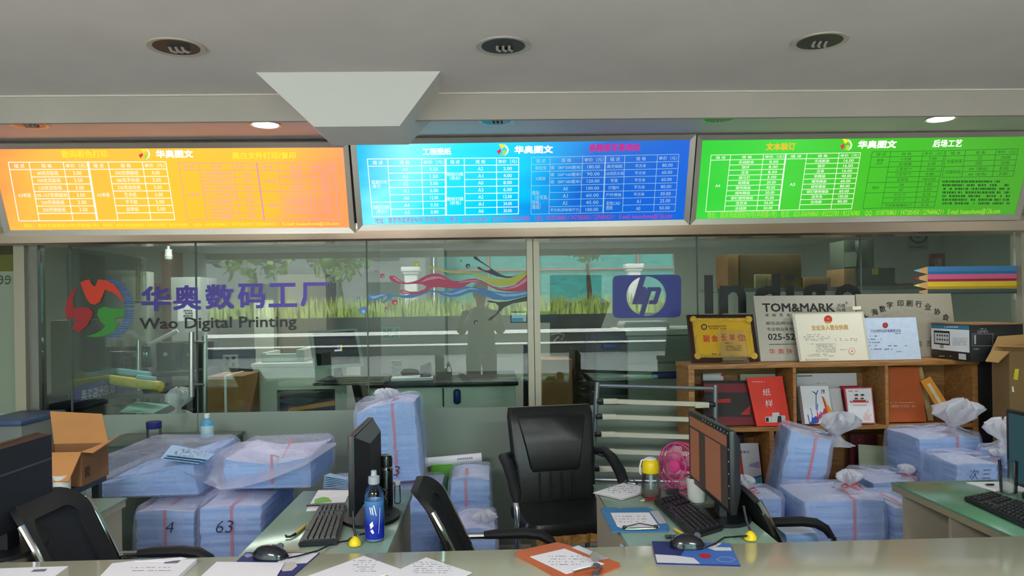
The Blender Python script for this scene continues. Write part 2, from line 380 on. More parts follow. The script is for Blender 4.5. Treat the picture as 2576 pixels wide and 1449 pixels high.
def grid(P, x0s, x1s, ys, w, b, dbl=()):
    """ruled table: verticals given by their top and bottom x, horizontals by (y left, y right)"""
    yt, yb = ys[0], ys[-1]; n = len(x0s)-1
    for k, (a, c) in enumerate(zip(x0s, x1s)):
        f = k/n; b.line(P, (a, yt[0]+(yt[1]-yt[0])*f), (c, yb[0]+(yb[1]-yb[0])*f), w*(2.6 if k in dbl else 1))
    return b
def table(P, cols_top, cols_bot, y_top, y_bot, rows, spans, w, mat, t, heads, cells, dbl, hfrac=None, name='price_table', merge=None):
    """cols_*: x of each vertical; y_top/bot: (at left, at right); rows: row count; cells: {(col,row): text} ; text cell box is a share of its cell"""
    b = B(); nc = len(cols_top)-1
    xl = lambda c, f: cols_top[c]+(cols_bot[c]-cols_top[c])*f
    def yy(x, f):
        g = (x-cols_top[0])/(cols_top[-1]-cols_top[0]); a = y_top[0]+(y_top[1]-y_top[0])*g; c = y_bot[0]+(y_bot[1]-y_bot[0])*g; return a+(c-a)*f
    for c in range(nc+1):
        b.line(P, (xl(c, 0), yy(xl(c, 0), 0)), (xl(c, 1), yy(xl(c, 1), 1)), w*(2.6 if c in dbl else 1))
    for r in range(rows+1):
        f = r/rows
        for c in range(nc):
            if merge and r not in (0, 1, rows) and (c in merge and r not in merge[c]): continue
            b.line(P, (xl(c, f), yy(xl(c, f), f)), (xl(c+1, f), yy(xl(c+1, f), f)), w)
    b.out(name, mat, t, smooth=None)
    b = B()
    for (c, r0_, r1_), (s, wf, hf) in cells.items():
        f = (r0_+r1_+1)/2/rows; xa, xb = xl(c, f), xl(c+1, f); cx = (xa+xb)/2; cy = yy(cx, f); ch = (yy(cx, 1)-yy(cx, 0))/rows
        ww = (xb-xa)*wf/2; hh = ch*hf/2
        b.tx(P, s, cx-ww, cy-hh, cx+ww, cy+hh, bold=.012)
    b.out('table_text', mat, t, smooth=None)
def col(c, r, items, wf, hf=.52): return {(c, r+k, r+k): (s, (wf if isinstance(wf, float) else wf[k]), hf) for k, s in enumerate(items) if s}
HEAD = [('描 述', .5), ('规 格', .3), ('单价（元）', .85)]
def heads(c0, n=3): return {(c0+k, 0, 0): (HEAD[k][0], HEAD[k][1], .55) for k in range(n)}
def logo_small(P, t, x, y, s):
    b = B(); b.flat(P, [(x-14*s, y+2*s), (x-9*s, y+12*s), (x-2*s, y+4*s), (x-4*s, y-3*s), (x-10*s, y+1*s)]); b.out('logo_leaf', red_e, t, smooth=None)
    b = B(); b.flat(P, [(x-8*s, y-14*s), (x-1*s, y-2*s), (x+6*s, y-8*s), (x+10*s, y-2*s), (x+8*s, y-10*s), (x, y-15*s)][::-1]); b.out('logo_leaf', yel_e, t, smooth=None)
    b = B(); b.flat(P, [(x+10*s, y+1*s), (x, y+2*s), (x+2*s, y+8*s), (x-4*s, y+14*s), (x+6*s, y+13*s), (x+10*s, y+8*s)]); b.out('logo_leaf', lgr_e, t, smooth=None)
    b = B(); b.flat(P, [(x+4*s, y-15*s), (x+13*s, y-9*s), (x+17*s, y), (x+14*s, y+9*s), (x+5*s, y+16*s), (x+11*s, y+8*s), (x+13*s, y), (x+10*s, y-8*s)]); b.out('logo_ring', white_e, t, smooth=None)
FOOT = '地址：南京市成贤街90号(学府路1号)   电话：025-83690860 / 83223783 / 83376983    QQ:  1018730863 / 347285450 / 2296846211   E-mail: huaaoshuma@126.com'

# orange board
t, P = light_box('light_box', 'orange backlit price board at the end over the round logo', (26, 579), (879, 572), (863, 375), (-2, 371),
    panel_mat('orange_film', [(0, (255, 158, 84)), (.14, (255, 196, 76)), (.5, (255, 208, 62)), (.82, (255, 202, 64)), (1, (255, 168, 100))], 1.05, 3.1, (2.0, 1, 1)))
b = B(); b.tx(P, '数码彩色打印', 155, 378, 271, 397, bold=.03); b.tx(P, '黑白文件打印/复印', 584, 382, 745, 400, bold=.03); b.out('heading', yel_e, t, smooth=None)
b = B(); b.tx(P, '华奥图文', 392, 377, 486, 397, bold=.045); b.out('shop_name', white_e, t, smooth=None)
b = B(); b.tx(P, FOOT, 62, 560, 856, 571, bold=.02); b.out('address_line', yel_e, t, smooth=None)
logo_small(P, t, 362, 387, .95)
ce = heads(0) | heads(3) | {(0, 1, 7): ('A3单面', .62, .55), (3, 1, 7): ('A3单面', .62, .55)}
ce |= col(1, 1, ['80克双胶纸', '100克双胶纸', '120克双胶纸', '105-157克铜版纸', '200克铜版纸', '250克铜版纸'], [.62, .68, .68, .94, .68, .68], .58)
ce |= col(2, 1, ['3.00', '3.00', '3.00', '3.00', '3.00', '3.50'], .34, .5)
ce |= col(4, 1, ['300克铜版纸', '180克手纹纸', '230克皮纹纸', '艺术纸', '不干胶', '自带纸'], [.68, .68, .68, .36, .36, .36], .58) | col(5, 1, ['4.00', '3.00', '3.00', '6.00', '5.00', '5.00'], .34, .5)
table(P, [21, 73, 159, 221, 272, 358, 417], [48, 99, 184, 245, 297, 380, 440], (408, 407), (556, 553), 8, None, .0045, white_e, t, HEAD, ce, (3,), merge={0: (), 3: ()})
ce = heads(0) | heads(3) | {(0, 1, 7): ('A3单面', .62, .5), (3, 1, 3): ('A3单面', .62, .5), (3, 4, 7): ('A4单面', .62, .5)}
ce |= col(1, 1, ['70克普通复印纸', '80克普通复印纸', '80-120克双胶纸', '105-157克铜版纸', '200克铜版纸', '250克铜版纸', '300克铜版纸'], [.85, .85, .88, .95, .7, .7, .7], .55)
ce |= col(2, 1, ['0.50', '0.60', '3.00', '3.00', '3.00', '3.50', '4.00'], .34, .48)
ce |= col(4, 1, ['艺术纸', '不干胶', '自带纸', '70克普通复印纸', '80克普通复印纸', '80克彩色复印纸'], [.36, .36, .36, .85, .85, .85], .55) | col(5, 1, ['5.00', '5.00', '5.00', '0.25', '0.30', '0.50'], .36, .5)
table(P, [449, 500, 586, 646, 699, 785, 841], [472, 521, 605, 665, 714, 797, 853], (409, 412), (553, 552), 8, None, .003, pink_e, t, HEAD, ce, (3,), merge={0: (), 3: (4,)})
# blue board
t, P = light_box('light_box', 'blue and cyan backlit price board in the middle of the row', (913, 566), (1720, 552), (1738, 351), (897, 364),
    panel_mat('blue_film', [(0, (20, 200, 236)), (.15, (140, 255, 255)), (.3, (40, 240, 248)), (.5, (0, 216, 236)), (.62, (14, 160, 216)), (.74, (20, 108, 192)), (1, (26, 104, 198))], 1.05, 8.7, (1, 1, 1.3)))
b = B(); b.tx(P, '工程图纸', 1063, 372, 1135, 390, bold=.03); b.tx(P, '华奥图文', 1294, 366, 1391, 386, bold=.045); b.out('shop_name', white_e, t, smooth=None)
b = B(); b.tx(P, '高精度写真喷绘', 1482, 361, 1610, 381, bold=.03); b.tx(P, FOOT, 946, 541, 1693, 558, bold=.01, rot=0); b.out('address_line', mag_e, t, smooth=None)
logo_small(P, t, 1263, 377, 1.0)
ce = heads(0) | heads(3) | {(0, 1, 5): ('蓝图打印\n/复印', .8, 1.1), (0, 6, 7): ('图纸扫描\n（黑白）', .85, 1.1), (3, 1, 3): ('图纸扫描\n（黑白）', .85, 1.1), (3, 4, 7): ('图纸扫描\n（彩色）', .85, 1.1)}
ce |= col(1, 1, ['A4', 'A3', 'A2', 'A1', 'A0', 'A4', 'A3'], .16, .5) | col(2, 1, ['0.50', '1.50', '3.00', '6.00', '12.00', '0.50', '0.80'], .34, .48)
ce |= col(4, 1, ['A2', 'A1', 'A0', 'A3', 'A2', 'A1', 'A0'], .16, .5) | col(5, 1, ['2.00', '4.00', '8.00', '6.00', '12.00', '24.00', '30.00'], .38, .48)
table(P, [924, 975, 1060, 1121, 1168, 1249, 1305], [937, 984, 1065, 1122, 1170, 1250, 1304], (400, 397), (545, 538), 8, None, .004, white_e, t, HEAD, ce, (3,), merge={0: (6,), 3: (4,)})
ce = heads(0) | heads(3) | {(0, 1, 1): ('易拉宝', .6, .5), (0, 2, 3): ('X展架', .55, .5), (0, 4, 7): ('展板\n（含写真、\n硅板、\n覆膜）', .9, 2.6)}
ce |= col(1, 1, ['套（80*200厘米）', '套（60*160厘米）', '套（80*180厘米）', 'A0', 'A1', 'A2', '平方米(非标准尺寸)'], [.95, .95, .95, .15, .15, .15, .92], .52)
ce |= col(2, 1, ['180.00', '90.00', '120.00', '100.00', '60.00', '45.00', '100.00'], .55, .46)
ce |= col(3, 1, ['高光相纸', '120克防水纸', '写真', '灯箱片', '户外喷绘'], [.8, .96, .36, .55, .8], .5) | {(3, 6, 7): ('彩色CAD\n图纸', .7, 1.2)}
ce |= col(4, 1, ['平方米']*5+['A1', 'A0'], [.34]*5+[.13]*2, .5) | col(5, 1, ['80.00', '60.00', '60.00', '80.00', '30.00', '25.00', '50.00'], .48, .46)
table(P, [1337, 1384, 1466, 1523, 1572, 1654, 1708], [1336, 1381, 1460, 1517, 1566, 1644, 1698], (396, 388), (539, 531), 8, None, .0025, pale_e, t, HEAD, ce, (3,), merge={0: (2, 4), 3: (2, 3, 4, 5, 6)})
# green board
t, P = light_box('light_box', 'green backlit price board over the wooden shelf unit', (1750, 551), (2553, 539), (2585, 344), (1771, 352),
    panel_mat('green_film', [(0, (52, 206, 62)), (.25, (78, 214, 76)), (.5, (74, 194, 46)), (1, (76, 160, 42))], 1.0, 5.2, (1, 1.15, 1)))
b = B(); b.tx(P, '文本装订', 1927, 359, 2001, 378, bold=.03); b.out('heading', org_e, t, smooth=None)
b = B(); b.tx(P, '华奥图文', 2158, 353, 2255, 373, bold=.045); b.tx(P, '后场工艺', 2347, 351, 2420, 370, bold=.03); b.out('shop_name', white_e, t, smooth=None)
b = B(); b.tx(P, FOOT, 1782, 527, 2517, 546, bold=.01); b.out('address_line', lgr_e, t, smooth=None)
logo_small(P, t, 2127, 364, 1.0)
ce = heads(0) | heads(3) | {(0, 1, 10): ('A4', .25, .55), (3, 1, 10): ('A3', .25, .55)}
it = ['无线胶装', '铁环', '压条', '骑马钉', '软精装', '硬壳精装', '绒布精装', '铆钉硬壳精装', '活页夹', '古线装']
wf = [.46, .23, .23, .35, .35, .46, .46, .68, .35, .35]
ce |= col(1, 1, it, wf, .62) | col(2, 1, ['8.00', '8.00', '8.00', '3.00', '20.00', '40.00', '50.00', '45.00', '50.00', '50.00'], .4, .54)
it2 = ['无线胶装', '铁环', '压条', '软精装', '硬壳精装', '绒布精装', '铆钉硬壳精装', '活页夹', '古线装']
ce |= col(4, 1, it2, [.46, .23, .23, .35, .46, .46, .68, .35, .35], .62) | col(5, 1, ['16.00', '16.00', '16.00', '40.00', '60.00', '80.00', '60.00', '100.00', '80.00'], .46, .54)
table(P, [1789, 1838, 1921, 1977, 2030, 2111, 2165], [1775, 1822, 1903, 1959, 2010, 2090, 2142], (390, 384), (532, 525), 11, None, .003, white_e, t, HEAD, ce, (3,), merge={0: (), 3: ()})
ce = heads(0) | {(0, 1, 2): ('覆膜\n(A3)', .36, 1.2), (0, 6, 7): ('塑封', .36, .6)}
ce |= col(1, 1, ['十字膜', '光/哑膜', '二折页/个', '三折页/个', '压皮线', 'A4', 'A3', '打孔/个', '打钉/个', '可变数据编码/个'], [.34, .4, .5, .5, .34, .13, .13, .36, .36, .85], .6)
ce |= col(2, 1, ['7.00', '6.00', '0.60', '0.80', '100元起', '3.00', '6.00', '0.10', '0.20', '0.10'], [.36]*4+[.62]+[.36]*5, .54)
table(P, [2194, 2241, 2322, 2377], [2170, 2217, 2300, 2350], (382, 379), (524, 520), 11, None, .0025, dkg_e, t, HEAD, ce, (), merge={0: (3, 6, 8)})
ce = heads(0) | {(0, 1, 2): ('光盘刻录', .8, .7), (0, 3, 4): ('扫描存档', .8, .7)}
ce |= col(1, 1, ['CD', 'DVD', 'A4（黑白）', 'A4（彩色）'], [.15, .2, .6, .6], .6) | col(2, 1, ['10.00', '25.00', '0.50', '2.00'], .4, .54)
table(P, [2380, 2429, 2506, 2562], [2370, 2419, 2496, 2548], (379, 374), (446, 443), 5, None, .0025, dkg_e, t, HEAD, ce, (), merge={0: (3,)})
b = B(); strokes(b, P, 2370, 452, 2540, 516, 7, 5.5, .85, 4, gap=4.5); b.out('notes', dkg_e, t, smooth=None)

# ---------------------------------------------------------------- downlights
def downlight(label, px, py, z, dia, lit=False, yaw=0, group='recessed downlights'):
    p = PZ(px, py, z); t = T('downlight', label, 'ceiling light', (p.x, p.y, z), group)
    r = dia/2
    b = B(); b.lathe([(r*.80, -.003), (r, -.006), (r*1.0, -.001), (r*.86, .0005)], (p.x, p.y, z), 32); b.out('trim_ring', M('lamp_ring', (196, 190, 176), .4, .2), t)
    if lit:
        b = B(); b.lathe([(.002, -.010), (r*.5, -.0095), (r*.8, -.006), (r*.82, -.002), (.002, -.002)], (p.x, p.y, z), 28); b.out('lamp_face', E_('lit_lamp', (255, 250, 255), 14), t)
        l = bpy.data.lights.new('downlight_lamp', 'SPOT'); l.energy = 40; l.spot_size = rad(110); l.spot_blend = .7; l.shadow_soft_size = .06; l.color = (.95, .95, 1)
        o = bpy.data.objects.new('downlight_lamp', l); C.objects.link(o); o.parent = t; o.location = (0, 0, -.03)
    else:
        dk = M('lamp_well', (62, 60, 58), .3, .6)
        b = B(); b.lathe([(r*.80, -.0045), (r*.80, -.0035), (r*.2, -.0028), (.001, -.0026)], (p.x, p.y, z), 28); b.out('reflector', dk, t)
        b = B()
        for k in (-1, 0, 1): b.tube([(p.x+k*r*.22, p.y-.1*r, z-.003), (p.x+k*r*.22, p.y+r*.1, z-.012), (p.x+k*r*.22+r*.1, p.y+r*.25, z-.012), (p.x+k*r*.22+r*.1, p.y+r*.4, z-.003)], r*.05, 8)
        b.out('bulb', M('spiral_bulb', (168, 164, 158), .3), t)
dl = .19
downlight('unlit downlight over the orange board side of the front ceiling', 444, 117, ZN, dl)
downlight('unlit downlight in the front ceiling above the blue board', 1266, 114, ZN, dl)
downlight('unlit downlight with a chipped rim in front of the green board', 2062, 103, ZN, dl)
downlight('unlit downlight in the recess above the orange board', 72, 312, ZF, dl)
downlight('unlit downlight in the recess above the blue board', 1248, 303, ZF, dl)
downlight('unlit downlight in the recess above the green board', 1810, 297, ZF, dl)
downlight('glowing downlight beside the tapering ceiling box', 668, 313, ZF-.0, .16, True, group='lit downlights')
downlight('glowing downlight above the far end of the green board', 2366, 298, ZF-.0, .16, True, group='lit downlights')
for k, xx in enumerate((-4.05, -2.7, 1.36, 2.68)):
    c = V((xx, -.75, ZN)); q = c-EYE; px_ = 1228
    t = T('downlight', ('first', 'second', 'third', 'fourth')[k]+' of the four glowing downlights mirrored in the steel band, from the olive poster', 'ceiling light', c, 'lit downlights over the customer side')
    b = B(); b.lathe([(.076, -.003), (.095, -.006), (.095, -.001), (.082, .0005)], c, 28); b.out('trim_ring', MATS['lamp_ring'], t)
    b = B(); b.lathe([(.002, -.010), (.045, -.0095), (.074, -.006), (.076, -.002), (.002, -.002)], c, 28); b.out('lamp_face', MATS['lit_lamp'], t)
    l = bpy.data.lights.new('downlight_lamp', 'SPOT'); l.energy = 30; l.spot_size = rad(110); l.spot_blend = .7; l.shadow_soft_size = .06; l.color = (1, .97, .95)
    o = bpy.data.objects.new('downlight_lamp', l); C.objects.link(o); o.parent = t; o.location = (0, 0, -.03)
# ================================================================ the street, seen only as a reflection in the glass
def mir(px, py, Y):
    p = PY(px, py, Y); return V((p.x, 2*YG-Y, p.z))
b = B(); b.box((3.1, -3.25, 0), (5.35, -3.15, 2.6)); b.out('wall_front', wallm, kind='structure', smooth=False)
gm = M('wet_gravel', (120, 120, 118), .25, var=(60, .9), bump=(50, 1.0)); pv = M('street_paving', (150, 150, 148), .5, var=(8, .3))
b = B(); b.box((-40, -60, -.14), (40, -3.3, -.04)); b.out('street', pv, kind='structure', smooth=False)
b = B(); b.box((-14, -13.6, -.04), (14, -4.8, 0.0)); b.out('pavement', gm, kind='structure', smooth=False)
dk = M('dark_granite', (44, 48, 52), .3); wh = M('pale_stone', (232, 228, 220), .6)
b = B()
for k, z in enumerate((.30, .62)):
    b.box((-15, -14.0-k*.4, 0), (15, -13.7-k*.4, z-.02))
b.box((-15, -16.4, 0), (15, -14.8, 1.15)); b.out('terrace_wall', dk, kind='structure', smooth=False)
b = B()
for k, z in enumerate((.30, .62)): b.box((-15, -14.02-k*.4, z-.02), (15, -13.66-k*.4, z+.015+.06*k))
b.out('terrace_trim', wh, kind='structure', smooth=False)
b = B(); rn = random.Random(3)
for k in range(900):
    x = rn.uniform(-9, 7); y = rn.uniform(-15.45, -14.9); h = rn.uniform(.4, .75); dx = rn.uniform(-.12, .12)
    b.face([V((x-.05, y, 1.152)), V((x+.05, y, 1.152)), V((x+dx, y+rn.uniform(-.03, .03), 1.15+h))])
h = b.out('hedge', M('hedge_grass', (150, 168, 84), .7, var=(3, .5)), kind='stuff', smooth=False); h['label'] = 'pale grassy hedge on the terrace across the street, reflected in the glass'; h['category'] = 'hedge'
for lab, px in (('stone gate pillar mirrored near the paint splash in the glass', 1035), ('stone gate pillar mirrored behind the square blue logo in the glass', 1595)):
    p = mir(px, 760, 25.2); t = T('stone_pillar', lab, 'pillar', (p.x, p.y, 1.151), 'stone pillars across the street')
    b = B(); b.box((p.x-.2, p.y-.2, 1.151), (p.x+.2, p.y+.2, 2.55), .02); b.out('shaft', wh, t)
    b = B(); b.box((p.x-.25, p.y-.25, 2.55), (p.x+.25, p.y+.25, 2.63), .01); b.box((p.x-.3, p.y-.3, 2.63), (p.x+.3, p.y+.3, 2.78), .02); b.out('cap', wh, t)
t = T('scaffolded_building', 'building wrapped in teal scaffold netting across the street, mirrored in the glass', 'building', (6, -36, -.04))
b = B(); b.box((-3.2, -40, -.04), (24, -36, 11)); b.out('netting', M('teal_net', (70, 158, 150), .8, var=(1.4, .25, (1, 1, 3))), t, smooth=False)
b = B()
for k in range(9): b.box((-3+k*3, -35.95, 0), (-2.9+k*3, -35.85, 11))
for k in range(5): b.box((-3.2, -35.95, 1.5+k*2), (24, -35.85, 1.58+k*2))
b.out('scaffold_frame', M('scaffold_pole', (190, 120, 110), .5), t, smooth=False)
t = T('office_block', 'grey office block beside the netted building, mirrored in the glass', 'building', (-14, -34, -.04))
b = B(); b.box((-30, -38, -.04), (-3.4, -32, 10)); b.out('facade', M('grey_render', (120, 124, 124), .8, var=(.6, .2)), t, smooth=False)
b = B()
for k in range(8):
    for j in range(3): b.box((-29+k*3.2, -32, 1+j*3), (-27.2+k*3.2, -31.95, 2.8+j*3))
b.out('glazing', M('dark_window', (50, 60, 66), .1), t, smooth=False)
def tree(label, x, y, h, r, col, seed):
    t = T('street_tree', label, 'tree', (x, y, -.04), 'trees across the street'); rn = random.Random(seed)
    b = B(); b.tube([(x, y, -.04), (x+.1, y, h*.4), (x, y+.1, h*.75)], [.14, .11, .05], 8); b.out('trunk', M('bark', (84, 72, 60), .9), t)
    b = B()
    for k in range(420):
        d = V((rn.gauss(0, 1), rn.gauss(0, 1), rn.gauss(0, 1))).normalized()*r*rn.random()**.4; c = V((x, y, h))+V((d.x, d.y, d.z*.8)); q = rn.uniform(.12, .28)
        a, e = V((rn.gauss(0, 1), rn.gauss(0, 1), rn.gauss(0, 1))).normalized()*q, V((rn.gauss(0, 1), rn.gauss(0, 1), rn.gauss(0, 1))).normalized()*q
        b.face([c-a, c+e*.5, c+a, c-e*.5])
    b.out('foliage', M('tree_leaf', col, .7, var=(2, .5)), t, smooth=False)
tree('leafy street tree mirrored above the purple lettering', mir(640, 660, 26).x, -16.8, 3.6, 1.5, (110, 140, 70), 1)
tree('leafy street tree mirrored over the end of the purple lettering', mir(800, 660, 26).x, -20.5, 3.4, 1.2, (110, 140, 70), 2)
tree('thin street tree mirrored in the top of the glass beside the blue logo', mir(1470, 640, 28).x, -18, 3.9, 1.1, (110, 140, 70), 5)
# photographer, mirrored in the glass
def person(base):
    t = T('person', 'person in dark clothes holding up a phone, mirrored in the glass', 'person', base)
    x, y, _ = base
    me = bpy.data.meshes.new('body'); P_ = [((0, 0, .92), .135), ((0, .0, 1.12), .125), ((0, 0, 1.32), .15), ((0, 0, 1.44), .075), ((0, .01, 1.50), .055), ((0, .02, 1.58), .085), ((0, .02, 1.68), .085),
        ((-.17, 0, 1.38), .065), ((-.24, .10, 1.18), .05), ((-.12, .30, 1.36), .038), ((.17, 0, 1.38), .065), ((.24, .10, 1.18), .05), ((.12, .30, 1.36), .038),
        ((-.10, 0, .84), .10), ((-.11, .02, .47), .07), ((-.12, 0, .09), .048), ((-.13, .14, .04), .04), ((.10, 0, .84), .10), ((.11, .02, .47), .07), ((.12, 0, .09), .048), ((.13, .14, .04), .04)]
    Ed = [(0, 1), (1, 2), (2, 3), (3, 4), (4, 5), (5, 6), (2, 7), (7, 8), (8, 9), (2, 10), (10, 11), (11, 12), (0, 13), (13, 14), (14, 15), (15, 16), (0, 17), (17, 18), (18, 19), (19, 20)]
    rads = [r for _, r in P_]; pts = [p for p, _ in P_]
    for s, w in ((-1, 9), (1, 12)):      # five curled fingers on each hand
        wx, wy, wz = pts[w]
        palm = len(pts); pts.append((wx-s*.02, wy+.06, wz+.05)); rads.append(.03); Ed.append((w, palm))
        for k, ln in enumerate((.055, .07, .078, .072, .058)):
            a = len(pts); off = (k-2)*.017
            pts.append((wx-s*.045, wy+.07+abs(off)*.2, wz+.055+off)); rads.append(.009); pts.append((wx-s*.045-s*ln*.6, wy+.085, wz+.055+off*1.1)); rads.append(.008)
            Ed += [(palm, a), (a, a+1)]
    me.from_pydata([V(p) for p in pts], Ed, []); o = bpy.data.objects.new('body', me); C.objects.link(o); o.parent = t
    sk = o.modifiers.new('skin', 'SKIN'); sk.use_smooth_shade = True
    for v, r in zip(me.skin_vertices[0].data, rads): v.radius = (r, r)
    me.skin_vertices[0].data[0].use_root = True
    o.modifiers.new('sub', 'SUBSURF').levels = 2; o.modifiers['sub'].render_levels = 2
    me.materials.append(M('skin_tone', (196, 152, 128), .6))
    dk_ = M('dark_clothes', (30, 32, 38), .9)
    def ring(cx, cy, z, rx, ry, n=20): return [V((x+cx+rx*cos(2*pi*i/n), y+cy+ry*sin(2*pi*i/n), z)) for i in range(n)]
    b = B(); b.loft([ring(0, 0, .86, .19, .14), ring(0, 0, 1.0, .18, .135), ring(0, 0, 1.15, .175, .13), ring(0, 0, 1.32, .21, .14), ring(0, 0, 1.42, .17, .11), ring(0, .0, 1.47, .08, .075)])
    for s in (-1, 1): b.tube([(x+s*.17, y, 1.38), (x+s*.25, y+.10, 1.17), (x+s*.20, y+.2, 1.26)], [.085, .068, .055], 12)
    b.out('jacket', dk_, t)
    b = B()
    for s in (-1, 1): b.tube([(x+s*.095, y, .92), (x+s*.11, y+.02, .47), (x+s*.12, y, .10)], [.115, .088, .07], 12)
    b.out('trousers', M('dark_trousers', (26, 28, 34), .9), t)
    b = B(); b.lathe([(.093, 1.60), (.107, 1.66), (.10, 1.74), (.06, 1.785), (.002, 1.79)], (x, y-.0, 0), 18); b.out('hair', M('black_hair', (16, 14, 14), .6), t)
    b = B()
    for s in (-1, 1): b.lathe([(.004, 0), (.012, .004), (.002, .012)], (x+s*.034, y+.098, 1.63), 10, (0, 1, 0))
    b.tube([(x, y+.10, 1.64), (x, y+.123, 1.595), (x, y+.10, 1.585)], [.008, .014, .008], 8); b.tube([(x-.025, y+.098, 1.553), (x, y+.104, 1.55), (x+.025, y+.098, 1.553)], .006, 6)
    b.out('face', M('face_features', (90, 58, 50), .5), t)
    return t
person((-.10, -.62, 0))
tag(B().box((-.17, -.285, 1.385), (-.02, -.276, 1.46), .003).out('phone', M('phone_black', (20, 20, 22), .2)), 'dark phone in the hands of the mirrored person', 'phone')

# ================================================================ the work room behind the glass
def ext(x0, y0, x1, y1, Y):
    cx, cy = (x0+x1)/2, (y0+y1)/2
    return PY(x0, cy, Y).x, PY(x1, cy, Y).x, PY(cx, y1, Y).z, PY(cx, y0, Y).z
def pbox(b, x0, y0, x1, y1, Y, dep, bev=.004, floor=False, z0=None):
    a, c, zb_, zt = ext(x0, y0, x1, y1, Y)
    if floor: zb_ = 0
    if z0 is not None: zb_ = z0
    b.box((a, Y, zb_), (c, Y+dep, zt), bev); return a, c, zb_, zt
def thing1(name, label, cat, b, mat, group=None, **k): return tag(b.out(name, mat, **k), label, cat, group)
def pb1(name, label, cat, box, Y, dep, mat, group=None, floor=False, bev=.004, z0=None):
    b = B(); e = pbox(b, *box, Y, dep, bev, floor, z0); return thing1(name, label, cat, b, mat, group), e
offw = M('machine_white', (198, 202, 196), .4); grey = M('machine_grey', (128, 134, 126), .45); black = M('plastic_black', (22, 23, 26), .4); dkg = M('machine_dark', (40, 44, 48), .4)
carton = M('cardboard', (150, 110, 70), .8, var=(6, .12)); paper = M('paper_white', (226, 226, 230), .7); blueh = M('handle_blue', (30, 62, 130), .35)
chrome = M('chrome', (210, 210, 214), .12, 1.); steel = M('brushed_steel', (176, 176, 172), .3, .9, bump=(80, .05, (1, 30, 1)))
cream = M('cabinet_cream', (158, 158, 148), .5); brownp = M('brown_panel', (104, 86, 70), .7)
# white copier with an output bay
a, c, z0, z1 = ext(637, 923, 872, 1045, 5.5); t = T('copier', 'white floor copier with a dark output bay, beside the strapped carton', 'copier', ((a+c)/2, 5.5, 0))
ba, bc, bz0, bz1 = ext(697, 980, 843, 1048, 5.5)
b = B(); b.box((a, 5.5, 0), (ba, 6.1, z1)); b.box((bc, 5.5, 0), (c, 6.1, z1)); b.box((ba, 5.5, bz1), (bc, 6.1, z1)); b.box((ba, 5.5, 0), (bc, 6.1, bz0)); b.box((ba, 6.0, bz0), (bc, 6.1, bz1)); b.out('body', offw, t, smooth=False)
b = B(); b.box((a-.01, 5.48, z1), (c+.01, 6.12, z1+.03), .008); b.out('lid', offw, t)
b = B(); b.box((ba+.005, 5.56, bz0), (bc-.005, 5.99, bz1-.005)); b.out('bay_lining', black, t, smooth=False)
b = B(); b.prism([V((ba+.06, 5.53, bz0+.03)), V((bc-.01, 5.53, bz0+.075)), V((bc-.01, 5.53, bz0+.11)), V((ba+.08, 5.53, bz0+.06))], (0, -1, 0), .02); b.out('yellow_tray', M('tray_yellow', (206, 150, 30), .5), t)
a2, c2, q0, q1 = ext(655, 897, 765, 923, 5.6)
b = B(); b.box((a2, 5.6, z1+.03), (c2, 5.66, z1+.09), .01); b.box((a2, 5.6, z1+.03), (a2+.04, 6.0, z1+.1), .01); b.box((c2-.06, 5.6, z1+.03), (c2, 6.0, z1+.12), .01); b.out('feeder', offw, t)
# old flat monitor on a swivel tray
crn = [(794, 929), (917, 921), (899, 826), (779, 833)]
P = Plane(PY(794, 929, 5.15), PY(917, 921, 5.30), PY(779, 833, 5.15))
t = T('monitor', 'silver-rimmed monitor with a dark screen on the tray in front of the copier', 'monitor', P.at(.15, -.08))
b = B(); b.prism([P.hit(*p) for p in crn], P.n, .05); b.out('casing', M('silver_plastic', (158, 164, 164), .4, .2), t, smooth=False)
b = B(); b.flat(P, [(798, 920), (907, 913), (891, 832), (787, 838)], .002); b.out('screen', M('dark_screen', (22, 28, 24), .12), t, smooth=None)
for nm, colr, x, y in (('red', (220, 50, 40), 848, 869), ('green', (60, 180, 60), 855, 869), ('blue', (50, 90, 220), 848, 876), ('yellow', (240, 200, 40), 855, 876)):
    b = B(); b.flat(P, [(x, y+5), (x+5, y+4), (x+5, y-2), (x, y-1)], .003); b.out('screen_icon', E_('icon_'+nm, colr, .8), t, smooth=None)
b = B(); b.flat(P, [(841, 884), (860, 883), (860, 879), (841, 880)], .003); b.out('screen_text', E_('icon_white', (230, 230, 230), .8), t, smooth=None)
tr = PY(815, 950, 5.25)
b = B(); b.tube([P.at(.16, .02, -.03), P.at(.16, -.06, -.05), (P.at(.16, 0).x, P.at(.16, 0).y+.06, tr.z+.012)], [.03, .025, .03], 10); b.out('neck', dkg, t)
a, c, q0, q1 = ext(792, 950, 968, 962, 5.1); t = T('swivel_tray', 'dark shelf tray carrying the silver-rimmed monitor', 'shelf', ((a+c)/2, 5.3, q0))
b = B(); b.box((a, 5.02, q0-.012), (c, 5.5, q0+.012), .01); b.out('tray', black, t)
b = B(); b.tube([((a+c)/2, 5.3, q0-.01), ((a+c)/2+.05, 5.4, q0-.35), ((a+c)/2+.05, 5.44, 0)], .03, 8); b.out('arm', dkg, t)
b = B(); b.obox(Matrix.Translation((c-.17, 5.14, q0+.024))@Matrix.Rotation(.05, 4, 'Z'), (.30, .13, .02), .006); thing1('keyboard', 'dark keyboard lying on the swivel tray behind the glass', 'keyboard', b, black)
